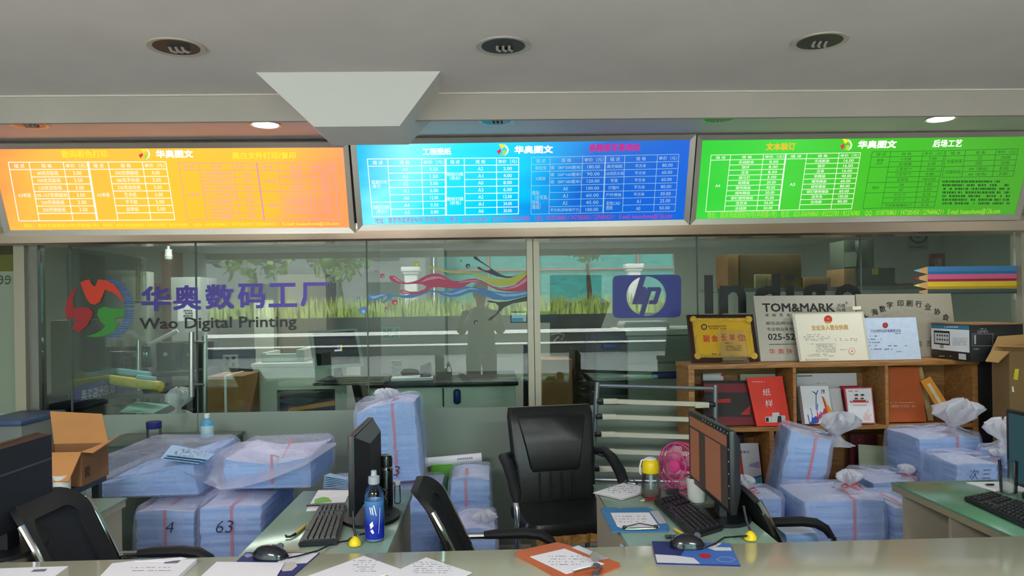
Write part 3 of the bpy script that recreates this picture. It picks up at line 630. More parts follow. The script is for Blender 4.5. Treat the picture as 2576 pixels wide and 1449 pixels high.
# long white machine with black top
a, c, z0, z1 = ext(930, 972, 1297, 1045, 5.35); t = T('printing_press', 'long white printing machine with a black worktop behind the paint splash', 'printing machine', ((a+c)/2, 5.7, 0))
b = B(); b.box((a, 5.35, 0), (c, 6.1, z1), .01); b.out('body', M('press_white', (190, 200, 190), .4), t)
b = B(); b.box((a-.01, 5.3, z1), (c+.02, 6.12, z1+.035), .006); b.out('worktop', black, t)
p = PY(1150, 997, 5.35); b = B(); b.obox(Matrix.Translation((p.x, 5.345, p.z)), (.05, .014, .105), .02, 3); b.out('latch', blueh, t)
p = PY(1115, 998, 5.35); b = B(); b.box((p.x-.005, 5.343, p.z-.07), (p.x+.005, 5.352, p.z+.06)); b.out('slit', black, t)
ztp = z1+.036
p = PY(1035, 955, 5.45); thing1('paper_ream', 'loose white sheets on the black worktop behind the glass', 'paper', B().obox(Matrix.Translation((p.x, 5.5, ztp+.012))@Matrix.Rotation(.1, 4, 'Z'), (.30, .2, .022), .003), paper)
p = PY(1072, 925, 5.5); b = B(); b.loft([[V((p.x-.04, 5.46, ztp)), V((p.x+.04, 5.46, ztp)), V((p.x+.04, 5.6, ztp)), V((p.x-.04, 5.6, ztp))], [V((p.x-.04, 5.46, ztp+.10)), V((p.x+.03, 5.5, ztp+.125)), V((p.x+.03, 5.58, ztp+.125)), V((p.x-.04, 5.56, ztp+.10))]]); thing1('paper_guide', 'black wedge block standing on the black worktop', 'block', b, black)
p = PY(973, 944, 5.5); thing1('tape_roll', 'small yellow tape roll on the black worktop', 'tape', B().lathe([(.02, 0), (.035, .0), (.035, .03), (.02, .03)], (p.x, 5.45, ztp), 20), M('tape_yellow', (206, 196, 40), .4))
p = PY(998, 915, 5.6)
for k, w_ in enumerate(('lowest', 'second lowest', 'second highest', 'topmost')): thing1('cup', w_+' of the four nested grey cups on the black worktop', 'cup', B().lathe([(.03, .0), (.042, .03), (.04, .0335), (.002, .0335)], (p.x, 5.6, ztp+.0+k*.034), 20), M('cup_grey', (120, 124, 118), .4), 'nested grey cups')
# monitor with a lit window
P = Plane(PY(1288, 868, 5.9), PY(1327, 868, 5.9), PY(1288, 790, 5.9)); t = T('monitor', 'monitor showing a pale window on screen beside the partition mullion', 'monitor', P.at(.05, -.1))
b = B(); b.prism([P.hit(*q) for q in ((1284, 812), (1400, 812), (1400, 783), (1284, 783))], P.n, .04); b.out('casing', black, t, smooth=False)
b = B(); b.flat(P, [(1287, 809), (1324, 809), (1324, 787), (1287, 787)], .002); b.out('screen', E_('screen_pale', (170, 206, 206), .6), t, smooth=None)
b = B(); b.flat(P, [(1288, 808), (1316, 808), (1316, 800), (1288, 800)], .003); b.out('screen_window', E_('screen_blue', (60, 150, 190), .6), t, smooth=None)
b = B(); b.tube([P.at(.12, .0, -.03), P.at(.12, -.6, -.03)], .03, 8); b.out('stand', dkg, t)
# right-hand machines
t_, e = pb1('copier', 'tall dark copier with an oval blue handle beside the pale drawer machine', 'copier', (1500, 832, 1575, 1045), 5.5, .6, dkg, floor=True)
p = PY(1535, 871, 5.5); b = B(); b.obox(Matrix.Translation((p.x, 5.495, p.z)), (.13, .016, .05), .02, 3); b.out('handle', blueh, t_)
a, c, z0, z1 = ext(1579, 842, 1890, 1045, 5.5); t = T('copier', 'pale grey machine with two wide drawers behind the wooden shelf unit', 'copier', ((a+c)/2, 5.8, 0))
b = B(); b.box((a, 5.52, 0), (c, 6.2, z1)); b.out('body', grey, t, smooth=False)
zz = PY(1650, 913, 5.5).z; zz2 = PY(1650, 1010, 5.5).z
for lo, hi in ((zz+.006, z1-.006), (zz2+.006, zz-.006)):
    b = B(); b.box((a+.005, 5.5, lo), (c-.005, 5.525, hi), .004); d = b.out('drawer', M('drawer_grey', (140, 148, 138), .45), t)
    if hi < zz: b = B(); p = PY(1690, 943, 5.5); b.obox(Matrix.Translation((p.x, 5.495, p.z)), (.30, .016, .05), .02, 3); b.out('handle', blueh, d)
b = B(); b.box((a-.01, 5.48, z1), (c+.01, 6.22, z1+.045), .01); b.out('lid', offw, t)
p = PY(1620, 818, 5.6); b = B(); b.box((p.x-.16, 5.55, z1+.046), (p.x+.18, 5.85, z1+.085), .006); b.out('feeder', offw, t)
b = B(); b.box((p.x-.15, 5.56, z1+.086), (p.x+.16, 5.84, z1+.1)); thing1('paper_ream', 'white sheets in the tray on the pale drawer machine', 'paper', b, paper)
P = Plane(PY(1384, 885, 6.3), PY(1512, 890, 6.3), PY(1384, 692, 6.3)); b = B(); b.prism([P.hit(*q) for q in ((1384, 1045), (1505, 1045), (1510, 830), (1535, 762), (1512, 750), (1514, 692), (1384, 692))], P.n, .03)
thing1('cutout_panel', 'olive brown cut-out panel with a pointed edge behind the mullion', 'board', b, M('olive_board', (88, 80, 54), .7, var=(5, .25)))  # solid panel put in for a dark brown region of the glass
b = B(); b.tube([PY(1392, 860, 6.294), PY(1405, 846, 6.294), PY(1412, 856, 6.294), PY(1420, 842, 6.294), PY(1402, 838, 6.294), PY(1386, 842, 6.294)], .006, 6); thing1('bird_ornament', 'small white bird cut-out hanging against the brown panel', 'ornament', b, M('bird_white', (200, 220, 210), .5))
pb1('carton', 'opened brown carton of papers between the mullion and the dark copier', 'box', (1365, 905, 1440, 1045), 5.9, .4, carton, floor=True, bev=.002)
# storage rack with cartons
a, c, _, _ = ext(1800, 740, 2330, 760, 6.6); zs = PY(2060, 722, 6.6).z; t = T('storage_rack', 'long grey storage rack of cartons behind the metal plaques', 'rack', ((a+c)/2, 6.8, 0))
b = B(); b.box((a, 6.55, zs-.03), (c, 7.1, zs)); b.out('shelf', grey, t, smooth=False)
for xx in (a+.03, (a+c)/2, c-.03):
    b = B(); b.box((xx-.02, 6.56, 0), (xx+.02, 6.6, zs-.03)); b.out('leg', grey, t, smooth=False)
b = B(); b.box((a, 6.55, .9), (c, 7.1, .93)); b.out('shelf', grey, t, smooth=False)
ctd = M('carton_dark', (112, 88, 60), .8, var=(5, .15)); ctg = M('carton_grey_green', (92, 98, 84), .8)
for lab, bx, m_, Y in (('wide brown carton on the rack above the black letters', (1862, 640, 2016, 723), ctd, 6.62), ('tall brown carton at the end of the rack with a roll beside it', (1831, 640, 1858, 723), carton, 6.62),
        ('small pale carton marked with a ring on the rack', (1900, 690, 1928, 723), M('carton_pale', (166, 150, 110), .8), 6.56), ('small pale carton next to the ring-marked carton', (1930, 690, 1957, 723), M('carton_pale', (166, 150, 110), .8), 6.56),
        ('flat brown carton lying on the rack above the letter g', (2022, 698, 2090, 723), carton, 6.6), ('brown carton under the grey-green box on the rack', (2123, 676, 2153, 723), carton, 6.6),
        ('black carton with a yellow label on the rack', (2160, 674, 2252, 723), M('carton_black', (52, 56, 46), .7), 6.6)):
    o, e = pb1('carton', lab, 'box', bx, Y, .35 if Y >= 6.6 else .035, m_, 'cartons on the storage rack', bev=.003, z0=zs)
    if 'yellow' in lab:
        P = vplane(Y); b = B(); b.flat(P, [(2193, 691), (2209, 691), (2209, 675), (2193, 675)], .002); b.out('label_patch', M('label_yellow', (190, 170, 40), .6), o, smooth=None)
e1 = ext(2123, 605, 2152, 676, 6.62); zc = ext(2123, 676, 2153, 722, 6.6)[3]
b = B(); b.box((e1[0], 6.62, zc+.001), (e1[1], 6.9, e1[3]), .003); o = thing1('carton', 'grey-green carton with a white sheet, stacked on the brown carton', 'box', b, ctg, 'cartons on the storage rack')
P = vplane(6.62); b = B(); b.flat(P, [(2124, 672), (2153, 670), (2156, 640), (2150, 633), (2124, 636)], .003); b.out('sheet', M('paper_dim', (170, 180, 168), .7), o, smooth=None)
zc = ext(2160, 674, 2252, 722, 6.6)[3]; e1 = ext(2166, 603, 2204, 674, 6.62); b = B(); b.box((e1[0], 6.66, zc+.001), (e1[1], 6.94, e1[3]), .003); thing1('carton', 'tall grey-green carton standing on the black carton', 'box', b, ctg, 'cartons on the storage rack')
pb1('red_case', 'flat dark red case lying at the end of the rack near the pencils', 'case', (2256, 712, 2300, 723), 6.6, .3, M('case_red', (120, 52, 40), .6), z0=zs)
# posters on the back wall
P = vplane(8.594)
def poster(name, lab, pxs, m_):
    b = B(); b.prism([P.hit(*q) for q in pxs], P.n, .0062); return thing1(name, lab, 'poster', b, m_, smooth=False)
o = poster('poster', 'pale notice with a black ring on the work room wall', [(2285, 632), (2334, 628), (2334, 560), (2285, 560)], M('notice_pale', (150, 160, 146), .7))
b = B(); b.tx(P, '示', 2300, 580, 2320, 600, .006, .02); b.out('notice_text', black, o, smooth=None)
b = B()
for k in range(32):
    a0, a1 = 2*pi*k/32, 2*pi*(k+1)/32; q = lambda r, an: (2310+r*cos(an), 590+r*.95*sin(an)); b.flat(P, [q(24, a0), q(19, a0), q(19, a1), q(24, a1)], .006)
strokes(b, P, 2290, 618, 2330, 625, 1, 3, .9, 3); b.out('ring_print', black, o, smooth=None)
o = poster('poster', 'red notice with one white character on the work room wall', [(2337, 690), (2384, 690), (2382, 636), (2338, 640)], M('notice_red', (140, 64, 54), .7))
b = B(); b.tx(P, '请', 2348, 648, 2370, 672, .006, .03); b.out('lettering', M('notice_white', (190, 180, 170), .7), o, smooth=None)
# left part of the work room
pb1('storage_cabinet', 'pale storage cabinet behind the glass near the end post', 'cabinet', (128, 805, 268, 1045), 6.0, .4, cream, floor=True)
pb1('locker', 'tall grey white locker behind the round logo', 'cabinet', (270, 680, 337, 1045), 6.4, .4, M('locker_white', (150, 156, 148), .5), floor=True)
pb1('server_cabinet', 'tall pale metal cabinet with a notice behind the purple lettering', 'cabinet', (432, 697, 506, 1045), 6.6, .4, M('cabinet_metal', (136, 140, 138), .5), floor=True)
P = vplane(6.6); b = B(); b.prism([P.hit(*q) for q in ((447, 808), (495, 806), (495, 760), (447, 762))], P.n, .002); o = thing1('notice', 'white notice sheet taped on the tall pale metal cabinet', 'notice', b, paper, smooth=False)
b = B(); P2 = vplane(6.598); strokes(b, P2, 462, 778, 485, 798, 3, 3.4, .9, 9); b.out('notice_text', black, o, smooth=None)
b = B(); pbox(b, 408, 632, 432, 1045, 7.4, .3, floor=True); b.out('pillar', brownp, kind='structure')
for lab, bx, Y in (('black computer tower behind the glass door handle', (393, 862, 440, 935), 5.9), ('black computer tower beside the pale metal cabinet', (459, 865, 492, 932), 6.0)):
    o, e = pb1('computer_tower', lab, 'computer', bx, Y, .4, black, 'black computer towers')
    b = B(); b.lathe([(.002, 0), (.018, .002), (.016, .006), (.002, .007)], ((e[0]+e[1])/2, Y-.001, e[2]+.6*(e[3]-e[2])), 14, (0, -1, 0)); b.out('power_button', chrome, o)
a, c, zb0, zt0 = ext(340, 934, 500, 950, 5.85); t = T('work_table', 'dark work table under the computer towers', 'table', ((a+c)/2, 6.1, 0))
b = B(); b.box((a, 5.75, zt0-.03), (c, 6.5, zt0)); b.out('table_top', dkg, t, smooth=False)
b = B(); b.box((a, 5.8, 0), (a+.03, 6.45, zt0-.03)); b.out('leg', dkg, t, smooth=False); b = B(); b.box((c-.03, 5.8, 0), (c, 6.45, zt0-.03)); b.out('leg', dkg, t, smooth=False)
a, c, zb0, zt0 = ext(140, 985, 425, 1000, 5.35); t = T('roll_table', 'low dark table carrying the rolls of film', 'table', ((a+c)/2, 5.4, 0))
b = B(); b.box((a, 5.15, zt0-.03), (c, 5.7, zt0)); b.out('table_top', dkg, t, smooth=False)
for xx in (a+.02, c-.02):
    b = B(); b.box((xx-.02, 5.2, 0), (xx+.02, 5.65, zt0-.03)); b.out('leg', dkg, t, smooth=False)
yw = M('film_yellow', (212, 186, 70), .35, var=(40, .18, (1, 5, 1))); bl_ = M('film_blue', (130, 186, 206), .4)
def roll(lab, p0, p1, y0, y1, r, m_):
    b = B(); A, Q = PY(*p0, y0), PY(*p1, y1); b.tube([A, A.lerp(Q, .5), Q], [r, r*1.02, r], 16); return thing1('film_roll', lab, 'roll', b, m_, 'rolls of film behind the glass')
roll('long yellow patterned film roll lying at the bottom of the pile of rolls', (203, 946), (405, 972), 5.25, 5.1, .035, yw)
roll('thick pale blue film roll on top of the yellow roll', (252, 930), (378, 944), 5.3, 5.3, .024, bl_)
roll('short thin pale blue film roll beside the door handle', (345, 948), (392, 953), 5.05, 5.05, .014, bl_)
roll('white paper roll leaning on the computer tower', (372, 868), (447, 832), 5.8, 5.85, .016, paper)
b = B(); pts = [PY(350, 655, 5.7), PY(350, 755, 5.7)]; b.tube([pts[0], pts[0].lerp(pts[1], .5), pts[1]], .024, 16); thing1('foil_roll', 'upright roll of shiny gold foil behind the purple lettering', 'roll', b, M('gold_foil', (232, 178, 40), .18, .95))
pb1('wall_shelf', 'narrow pale ledge holding the gold foil roll', 'shelf', (340, 756, 408, 762), 5.65, .3, cream)
P = vplane(8.594); b = B(); b.prism([P.hit(*q) for q in ((356, 758), (410, 758), (410, 712), (356, 712))], P.n, .0062); thing1('poster', 'pink sheet hanging behind the gold foil roll', 'poster', b, M('pink_sheet', (206, 150, 150), .7), smooth=False)
b = B(); b.prism([PY(300, 1036, 4.85), PY(385, 1040, 4.85), PY(430, 1018, 5.1), PY(340, 1010, 5.1)], (0, 0, 1), .004); thing1('cutting_mat', 'green cutting mat sloping below the rolls', 'mat', b, M('mat_green', (50, 130, 106), .5))
o, e = pb1('carton', 'brown carton bound with white strap beside the white copier', 'box', (517, 947, 612, 1045), 5.1, .36, M('carton_strapped', (142, 104, 64), .8, var=(4, .15)), floor=False, z0=.0)
p = PY(567, 947, 5.1); b = B(); b.box((p.x-.008, 5.096, 0.001), (p.x+.008, 5.0995, e[3]+.003)); b.box((p.x-.008, 5.096, e[3]+.0005), (p.x+.008, 5.46, e[3]+.004)); b.out('strap', paper, o, smooth=False)
o, e = pb1('socket_panel', 'grey panel with four black sockets behind the glass', 'socket panel', (560, 893, 598, 935), 6.33, .02, M('panel_grey', (130, 138, 136), .5))
for px, py in ((572, 903), (588, 901), (573, 916), (587, 917)):
    p = PY(px, py, 6.33); b = B(); b.box((p.x-.014, 6.324, p.z-.014), (p.x+.014, 6.3295, p.z+.014), .003); b.out('socket', black, o)
pb1('low_partition', 'dark blue-grey desk screen behind the sockets', 'screen', (500, 880, 640, 1045), 6.35, .05, M('screen_fabric', (52, 66, 74), .9), floor=True)
pb1('low_partition', 'blue-grey desk screen behind the glass door handle', 'screen', (268, 872, 378, 925), 6.0, .05, M('screen_fabric_pale', (70, 84, 92), .9))
for i, (lab, bx, Y, m_) in enumerate((('tall beige wardrobe behind the end of the purple lettering', (700, 690, 822, 1045), 7.4, M('wardrobe_beige', (118, 112, 98), .6)), ('narrow pale wardrobe beside the beige wardrobe', (640, 755, 690, 1045), 7.3, cream), ('tall grey panel cabinet above the black worktop', (958, 625, 1120, 1045), 7.6, M('panel_cabinet', (118, 124, 118), .6)))):
    pb1('wardrobe', lab, 'cabinet', bx, Y, .5, m_, floor=True)
p = PY(424, 655, 6.9); t = T('dome_camera', 'white dome camera under the work room ceiling', 'camera', (p.x, 6.9, p.z)); b = B(); b.lathe([(.03, .10), (.03, .05), (.036, .04), (.03, .01), (.002, -.01)], (p.x, 6.9, p.z), 20); b.out('housing', offw, t); b = B(); b.tube([(p.x, 6.9, p.z+.09), (p.x, 6.9, 2.6)], .012, 8); b.out('bracket', offw, t)
# curtain-like roller on the pane and small notice
P = vplane(5.2); b = B(); b.prism([P.hit(*q) for q in ((960, 853), (1007, 851), (1007, 822), (960, 824))], P.n, .002)
P = Plane(PY(960, 853, YG+.014), PY(1007, 851, YG+.014), PY(960, 824, YG+.014)); b = B(); b.prism([P.hit(*q) for q in ((960, 853), (1007, 851), (1007, 822), (960, 824))], P.n, .001)
o = thing1('notice', 'small pale notice stuck behind the glass below the paint splash', 'notice', b, M('notice_grey', (168, 178, 172), .7), smooth=False)
b = B(); strokes(b, P, 964, 826, 1003, 850, 6, 1.8, .8, 12, off=.0006); b.out('notice_text', black, o, smooth=None)

# ---------------------------------------------------------------- poster and bin beside the partition
P = vplane(YG+.119)
b = B(); b.prism([P.hit(*q) for q in ((-40, 1040), (45, 1040), (45, 585), (-40, 585))], P.n, .003); o = thing1('poster', 'pale poster with an olive band on the wall beside the partition post', 'poster', b, M('poster_pale', (150, 158, 140), .6), smooth=False)
b = B(); b.flat(P, [(-40, 684), (44, 682), (44, 590), (-40, 590)], .002); b.out('band', M('poster_olive', (104, 106, 44), .6), o, smooth=None)
b = B(); b.tx(P, 'ee', -6, 692, 28, 716, .002, mirror=True); b.out('lettering', M('poster_ink', (70, 90, 74), .6), o, smooth=None)
b = B(); b.flat(P, [(-40, 642), (44, 640), (44, 620), (-40, 616)], .003); b.out('strip', M('poster_dark', (66, 62, 34), .6), o, smooth=None)
o, e = pb1('storage_bin', 'blue-lidded grey storage bin beside the partition post', 'bin', (-60, 1072, 56, 1300), 4.2, .4, M('bin_grey', (120, 124, 122), .5), floor=True)
b = B(); b.box((e[0]-.01, 4.18, e[3]), (e[1]+.01, 4.62, e[3]+.03), .008); b.out('lid', M('bin_blue', (66, 84, 122), .4), o)
# ---------------------------------------------------------------- glass door leaf and handles
hx = PY(177.5, 900, YG+.05).x
o = T('door_1', '', '', (hx, YG+.03, .03)); o['kind'] = 'structure'; del o['label']; del o['category']
b = B(); b.box((hx-.005, YG+.03, .03), (hx+.005, YG+1.1, ztop)); b.out('door_pane', pane, o, smooth=False)
s0 = [PX(182, 1014, hx+.0065), PX(342, 977, hx+.0065), PX(342, 937, hx+.0065), PX(182, 975, hx+.0065)]
DP = Plane((hx+.0065, 4, 0), (hx+.0065, 5, 0), (hx+.0065, 4, 1))
b = B(); b.face([DP.hit(*q) for q in ((184, 1014), (342, 977), (342, 937), (184, 975))]); b.out('blue_strip', M('strip_blue', (34, 44, 112), .5), o, smooth=None)
b = B(); b.tx(DP, '欢迎光临华奥', 206, 972, 290, 998, .001, mirror=True); b.tx(DP, '台南', 314, 949, 332, 966, .001, .02, mirror=True); b.out('lettering', M('strip_white', (178, 180, 190), .6), o, smooth=None)
def handle(name, pts, par):
    b = B()
    (xa_, ya0, ya1, Ya), (xb_, yb0, yb1, Yb), bars = pts
    A0, A1, B0, B1 = PY(xa_, ya0, Ya), PY(xa_, ya1, Ya), PY(xb_, yb0, Yb), PY(xb_, yb1, Yb)
    for p0, p1 in ((A0, A1), (B0, B1)): b.tube([p0, p0.lerp(p1, .5), p1], .016, 12)
    for yb_ in bars: b.tube([PY(xa_, yb_, Ya), PY(xb_, yb_, Yb)], .008, 8)
    return b.out(name, steel, par)
handle('pull_handle', ((307, 855, 1046, 5.42), (349, 854, 1046, 5.38), (886, 1020)), o)
o = T('door_2', '', '', (PY(494, 900, YG).x, YG, .03)); o['kind'] = 'structure'; del o['label']; del o['category']
handle('pull_handle', ((482, 835, 998, YG-.07), (516, 844, 1040, YG+.09), (860, 968)), o)
# ---------------------------------------------------------------- vinyl cut-outs on the glass
DG = Plane((0, YG-.003, 0), (1, YG-.003, 0), (0, YG-.003, 1))
def vin(name, c): return M('vinyl_'+name, c, .4)
def decal(name, label, px, py): p = DG.hit(px, py); return T(name, label, 'window decal', p)
z4 = lambda L_: [(x/3.15, 600+y/3.15) for x, y in L_]
def shape(par, name, m_, pts, off=.0008):
    b = B(); b.flat(DG, pts, off); return b.out(name, m_, par, smooth=None)
def smoothpts(pts, n=4):
    out = []; k = len(pts)
    for i in range(k):
        p0, p1, p2, p3 = (V(pts[(i+d) % k]+(0,)) for d in (-1, 0, 1, 2))
        for j in range(n):
            t_ = j/n; q = .5*((2*p1)+(p2-p0)*t_+(2*p0-5*p1+4*p2-p3)*t_*t_+(3*p1-p0-3*p2+p3)*t_**3); out.append((q.x, q.y))
    return out
t = decal('logo_decal', 'round red, green and blue-striped logo stuck on the glass', 250, 775)
shape(t, 'orange_swoosh', vin('orange_red', (220, 58, 30)), z4([(638, 350), (672, 332), (710, 325), (722, 355), (742, 379), (758, 375), (768, 350), (776, 325), (830, 328), (900, 360), (950, 425), (985, 520), (930, 450), (880, 420), (832, 405), (815, 450), (792, 500), (755, 523), (720, 518), (688, 480), (660, 415)]))
shape(t, 'red_swoosh', vin('dark_red', (164, 36, 40)), z4([(622, 370), (570, 418), (530, 490), (516, 560), (530, 637), (575, 627), (600, 640), (602, 665), (567, 708), (626, 745), (690, 690), (733, 612), (736, 580), (705, 549), (650, 545), (584, 555), (578, 480), (600, 410)]))
shape(t, 'green_swoosh', vin('green', (58, 140, 50)), z4([(985, 560), (900, 552), (825, 540), (780, 560), (770, 605), (800, 662), (842, 690), (800, 730), (745, 758), (680, 775), (745, 781), (820, 775), (900, 740), (930, 690), (940, 668), (906, 655), (910, 632), (985, 615)]))
b = B()
inner = [(325, 815), (360, 905), (400, 945), (450, 965), (520, 985), (620, 986), (690, 950), (740, 900), (782, 815)]
for k in range(23):
    y = 330+k*20; 
    for (ya, xa_), (yb_, xb_) in zip(inner, inner[1:]):
        if ya <= y <= yb_: xi = xa_+(xb_-xa_)*(y-ya)/(yb_-ya)
    xo = 790+math.sqrt(max(0, 274**2-(y-553)**2)); th = 15 if k == 10 else 10
    if 535 < y < 555: continue
    if xo > xi+4: b.flat(DG, z4([(xi, y+th), (xo, y+th), (xo-2, y), (xi, y)]), .0004)
b.out('blue_stripe', vin('blue', (46, 92, 170)), t, smooth=None)
t = decal('lettering_decal', 'large purple Chinese lettering stuck across the glass', 590, 750)
zz8 = lambda x, y: (140+x/3.578, 680+y/3.578)
for ch, x0, y0, x1, y1 in (('华', 770, 143, 1032, 366), ('奥', 1055, 133, 1312, 358), ('数', 1347, 125, 1605, 352), ('码', 1640, 118, 1888, 344), ('工', 1915, 114, 2172, 332), ('厂', 2203, 108, 2452, 325)):
    b = B(); b.tx(DG, ch, *zz8(x0, y0), *zz8(x1, y1), off=.0012, bold=.03); b.out('character', vin('purple', (70, 52, 150)), t, smooth=None)
t = decal('lettering_decal', 'black English lettering under the purple characters on the glass', 550, 815)
b = B(); b.tx(DG, 'Wao Digital Printing', 352, 797, 747, 834, off=.0012, bold=.018); b.out('lettering', vin('black', (20, 20, 22)), t, smooth=None)
t = decal('logo_decal', 'square blue logo with a circle and slanted letters on the glass', 1627, 745)
b = B(); n = 96; rp = []
hpR = [(1541, 693), (1713, 690), (1714, 799), (1544, 800)]
def onrect(a_):
    dx, dy = cos(a_), sin(a_); s_ = (abs(dx/86)**12+abs(dy/54)**12)**(-1/12); x, y = dx*s_, dy*s_
    return (1627.5+x, 745.5+y-.012*x)
ang = sorted(set([2*pi*k/n for k in range(n)]+[math.atan2(sy*54, sx*86) % (2*pi) for sx in (-1, 1) for sy in (-1, 1)]))
for a0, a1 in zip(ang, ang[1:]+[ang[0]+2*pi]):
    q0 = (1626+50*cos(a0), 745+50*sin(a0)); q1 = (1626+50*cos(a1), 745+50*sin(a1)); b.flat(DG, [onrect(a0), onrect(a1), q1, q0], .0008)
b.out('blue_field', vin('royal_blue', (36, 46, 140)), t, smooth=None)
z6 = lambda L_: [(1300+x/2.9, 600+y/2.9) for x, y in L_]
b = B()
for kk_, L_ in enumerate(([(905, 268), (945, 268), (880, 480), (843, 480)], [(893, 352), (935, 352), (946, 362), (948, 382), (918, 480), (882, 480), (908, 388), (882, 380)], [(955, 355), (992, 355), (925, 572), (890, 572)],
           [(985, 355), (1045, 355), (1040, 385), (978, 385)], [(1045, 355), (1055, 372), (1025, 470), (1012, 480), (992, 470), (1018, 385)], [(962, 480), (1014, 480), (1008, 450), (968, 450)])):
    b.flat(DG, z6(L_), .0014+.00012*kk_)
b.out('slanted_letters', vin('letter_blue', (54, 50, 130)), t, smooth=None)
t = decal('lettering_decal', 'large black English word on the glass above the metal plaques', 1970, 740)
for ch, x0, y0, x1, y1 in (('I', 1772, 692, 1794, 789), ('n', 1811, 717, 1877, 788), ('d', 1896, 689, 1963, 788), ('ı', 1977, 717, 1998, 786), ('.', 1976, 689, 1998, 706), ('g', 2015, 715, 2082, 806), ('o', 2098, 714, 2168, 788)):
    b = B(); b.tx(DG, ch, x0, y0, x1, y1, off=.0012, bold=.045); b.out('letter', vin('black', (20, 20, 22)), t, smooth=None)
t = decal('pencil_decal', 'cut-out of stacked blue, pink and yellow pencils on the glass', 2430, 700)
zp = lambda x, y: (1900+x/3.81, 580+y/3.81)
wood_v = vin('bare_wood', (214, 168, 110))
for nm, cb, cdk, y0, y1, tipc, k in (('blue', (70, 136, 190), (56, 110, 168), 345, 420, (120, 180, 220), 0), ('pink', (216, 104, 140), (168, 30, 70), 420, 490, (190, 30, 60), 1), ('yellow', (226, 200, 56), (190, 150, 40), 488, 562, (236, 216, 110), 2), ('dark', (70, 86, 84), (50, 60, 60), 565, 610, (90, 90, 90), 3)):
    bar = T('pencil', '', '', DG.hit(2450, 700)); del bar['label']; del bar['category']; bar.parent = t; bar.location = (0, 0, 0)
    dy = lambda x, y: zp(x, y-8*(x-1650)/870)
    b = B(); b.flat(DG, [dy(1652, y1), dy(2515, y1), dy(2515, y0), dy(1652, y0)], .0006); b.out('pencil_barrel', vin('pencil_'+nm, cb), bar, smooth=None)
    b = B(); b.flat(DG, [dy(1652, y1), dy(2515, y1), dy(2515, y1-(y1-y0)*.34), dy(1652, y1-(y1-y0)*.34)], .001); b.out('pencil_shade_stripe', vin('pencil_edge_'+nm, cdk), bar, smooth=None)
    b = B(); ym = (y0+y1)/2; b.flat(DG, [dy(1515, ym), dy(1652, y1), dy(1652, y0)], .001); b.out('pencil_point', wood_v, bar, smooth=None)
    b = B(); b.flat(DG, [dy(1513, ym), dy(1570, ym+(y1-ym)*.42), dy(1570, ym-(ym-y0)*.42)], .0015); b.out('pencil_lead', vin('lead_'+nm, tipc), bar, smooth=None)
# paint splash
t = decal('paint_splash_decal', 'splash of pink, blue, yellow and black paint ribbons printed on the glass', 1180, 730)
zs5 = lambda L_: [(900+x/5.574, 600+y/5.574) for x, y in L_]
mag_t = [(435, 545), (470, 518), (520, 525), (580, 580), (680, 620), (760, 610), (850, 580), (950, 520), (1060, 490), (1150, 495), (1230, 540), (1330, 595), (1450, 600), (1550, 570), (1640, 560), (1740, 590), (1830, 640), (1900, 670), (2000, 690), (2100, 680), (2200, 650), (2300, 570), (2372, 510)]
mag_b = [(2372, 720), (2250, 745), (2100, 745), (1950, 720), (1850, 670), (1750, 620), (1600, 610), (1480, 680), (1350, 705), (1250, 690), (1130, 680), (1040, 690), (970, 740), (880, 770), (750, 780), (640, 775), (590, 745), (600, 725), (640, 720), (720, 745), (850, 745), (940, 710), (965, 670), (900, 640), (800, 635), (650, 640), (560, 625), (470, 595)]
blu = [(145, 815), (165, 790), (220, 800), (290, 790), (360, 765), (450, 775), (560, 800), (680, 795), (800, 760), (900, 740), (1000, 718), (1080, 730), (1180, 740), (1300, 735), (1400, 690), (1500, 668), (1600, 680), (1750, 700), (1900, 745), (2100, 760), (2250, 750), (2372, 718), (2372, 802), (2200, 845), (2080, 870), (1900, 855), (1750, 790), (1650, 745), (1540, 765), (1420, 810), (1300, 820), (1200, 800), (1120, 760), (1020, 745), (900, 790), (760, 835), (650, 835), (540, 810), (470, 820), (420, 870), (360, 910), (335, 890), (400, 850), (430, 810), (380, 800), (310, 840), (240, 870), (170, 850)]
yel = [(970, 410), (1000, 390), (1060, 395), (1160, 430), (1280, 460), (1400, 465), (1540, 465), (1650, 480), (1750, 520), (1860, 560), (2000, 565), (2150, 550), (2280, 500), (2372, 445), (2372, 530), (2250, 620), (2100, 660), (1950, 665), (1840, 620), (1740, 560), (1600, 490), (1400, 490), (1250, 475), (1130, 440), (1050, 420), (1000, 428)]
bk1 = [(1620, 255), (1660, 250), (1720, 310), (1820, 380), (1900, 440), (2000, 500), (2080, 530), (2180, 530), (2280, 500), (2200, 550), (2080, 555), (1950, 530), (1850, 490), (1770, 460), (1690, 430), (1670, 405), (1700, 395), (1770, 440), (1850, 450), (1860, 420), (1780, 370), (1680, 310), (1630, 285)]
bk2 = [(2372, 808), (2250, 840), (2100, 880), (1960, 890), (1850, 868), (1800, 880), (1850, 897), (1930, 905), (1970, 940), (1975, 1000), (1930, 1060), (1850, 1110), (1825, 1140), (1850, 1155), (1900, 1120), (1980, 1040), (2060, 960), (2180, 910), (2372, 878)]
shape(t, 'black_ribbon', vin('ink_navy', (34, 42, 62)), zs5(bk1), .0006); shape(t, 'black_ribbon', vin('ink_grey', (44, 54, 54)), zs5(bk2), .0006)
shape(t, 'yellow_ribbon', vin('ink_yellow', (176, 180, 62)), zs5(yel), .0010); shape(t, 'blue_ribbon', vin('ink_blue', (62, 116, 176)), zs5(blu), .0012); shape(t, 'pink_ribbon', vin('ink_pink', (178, 44, 84)), zs5(mag_t+mag_b), .0014)
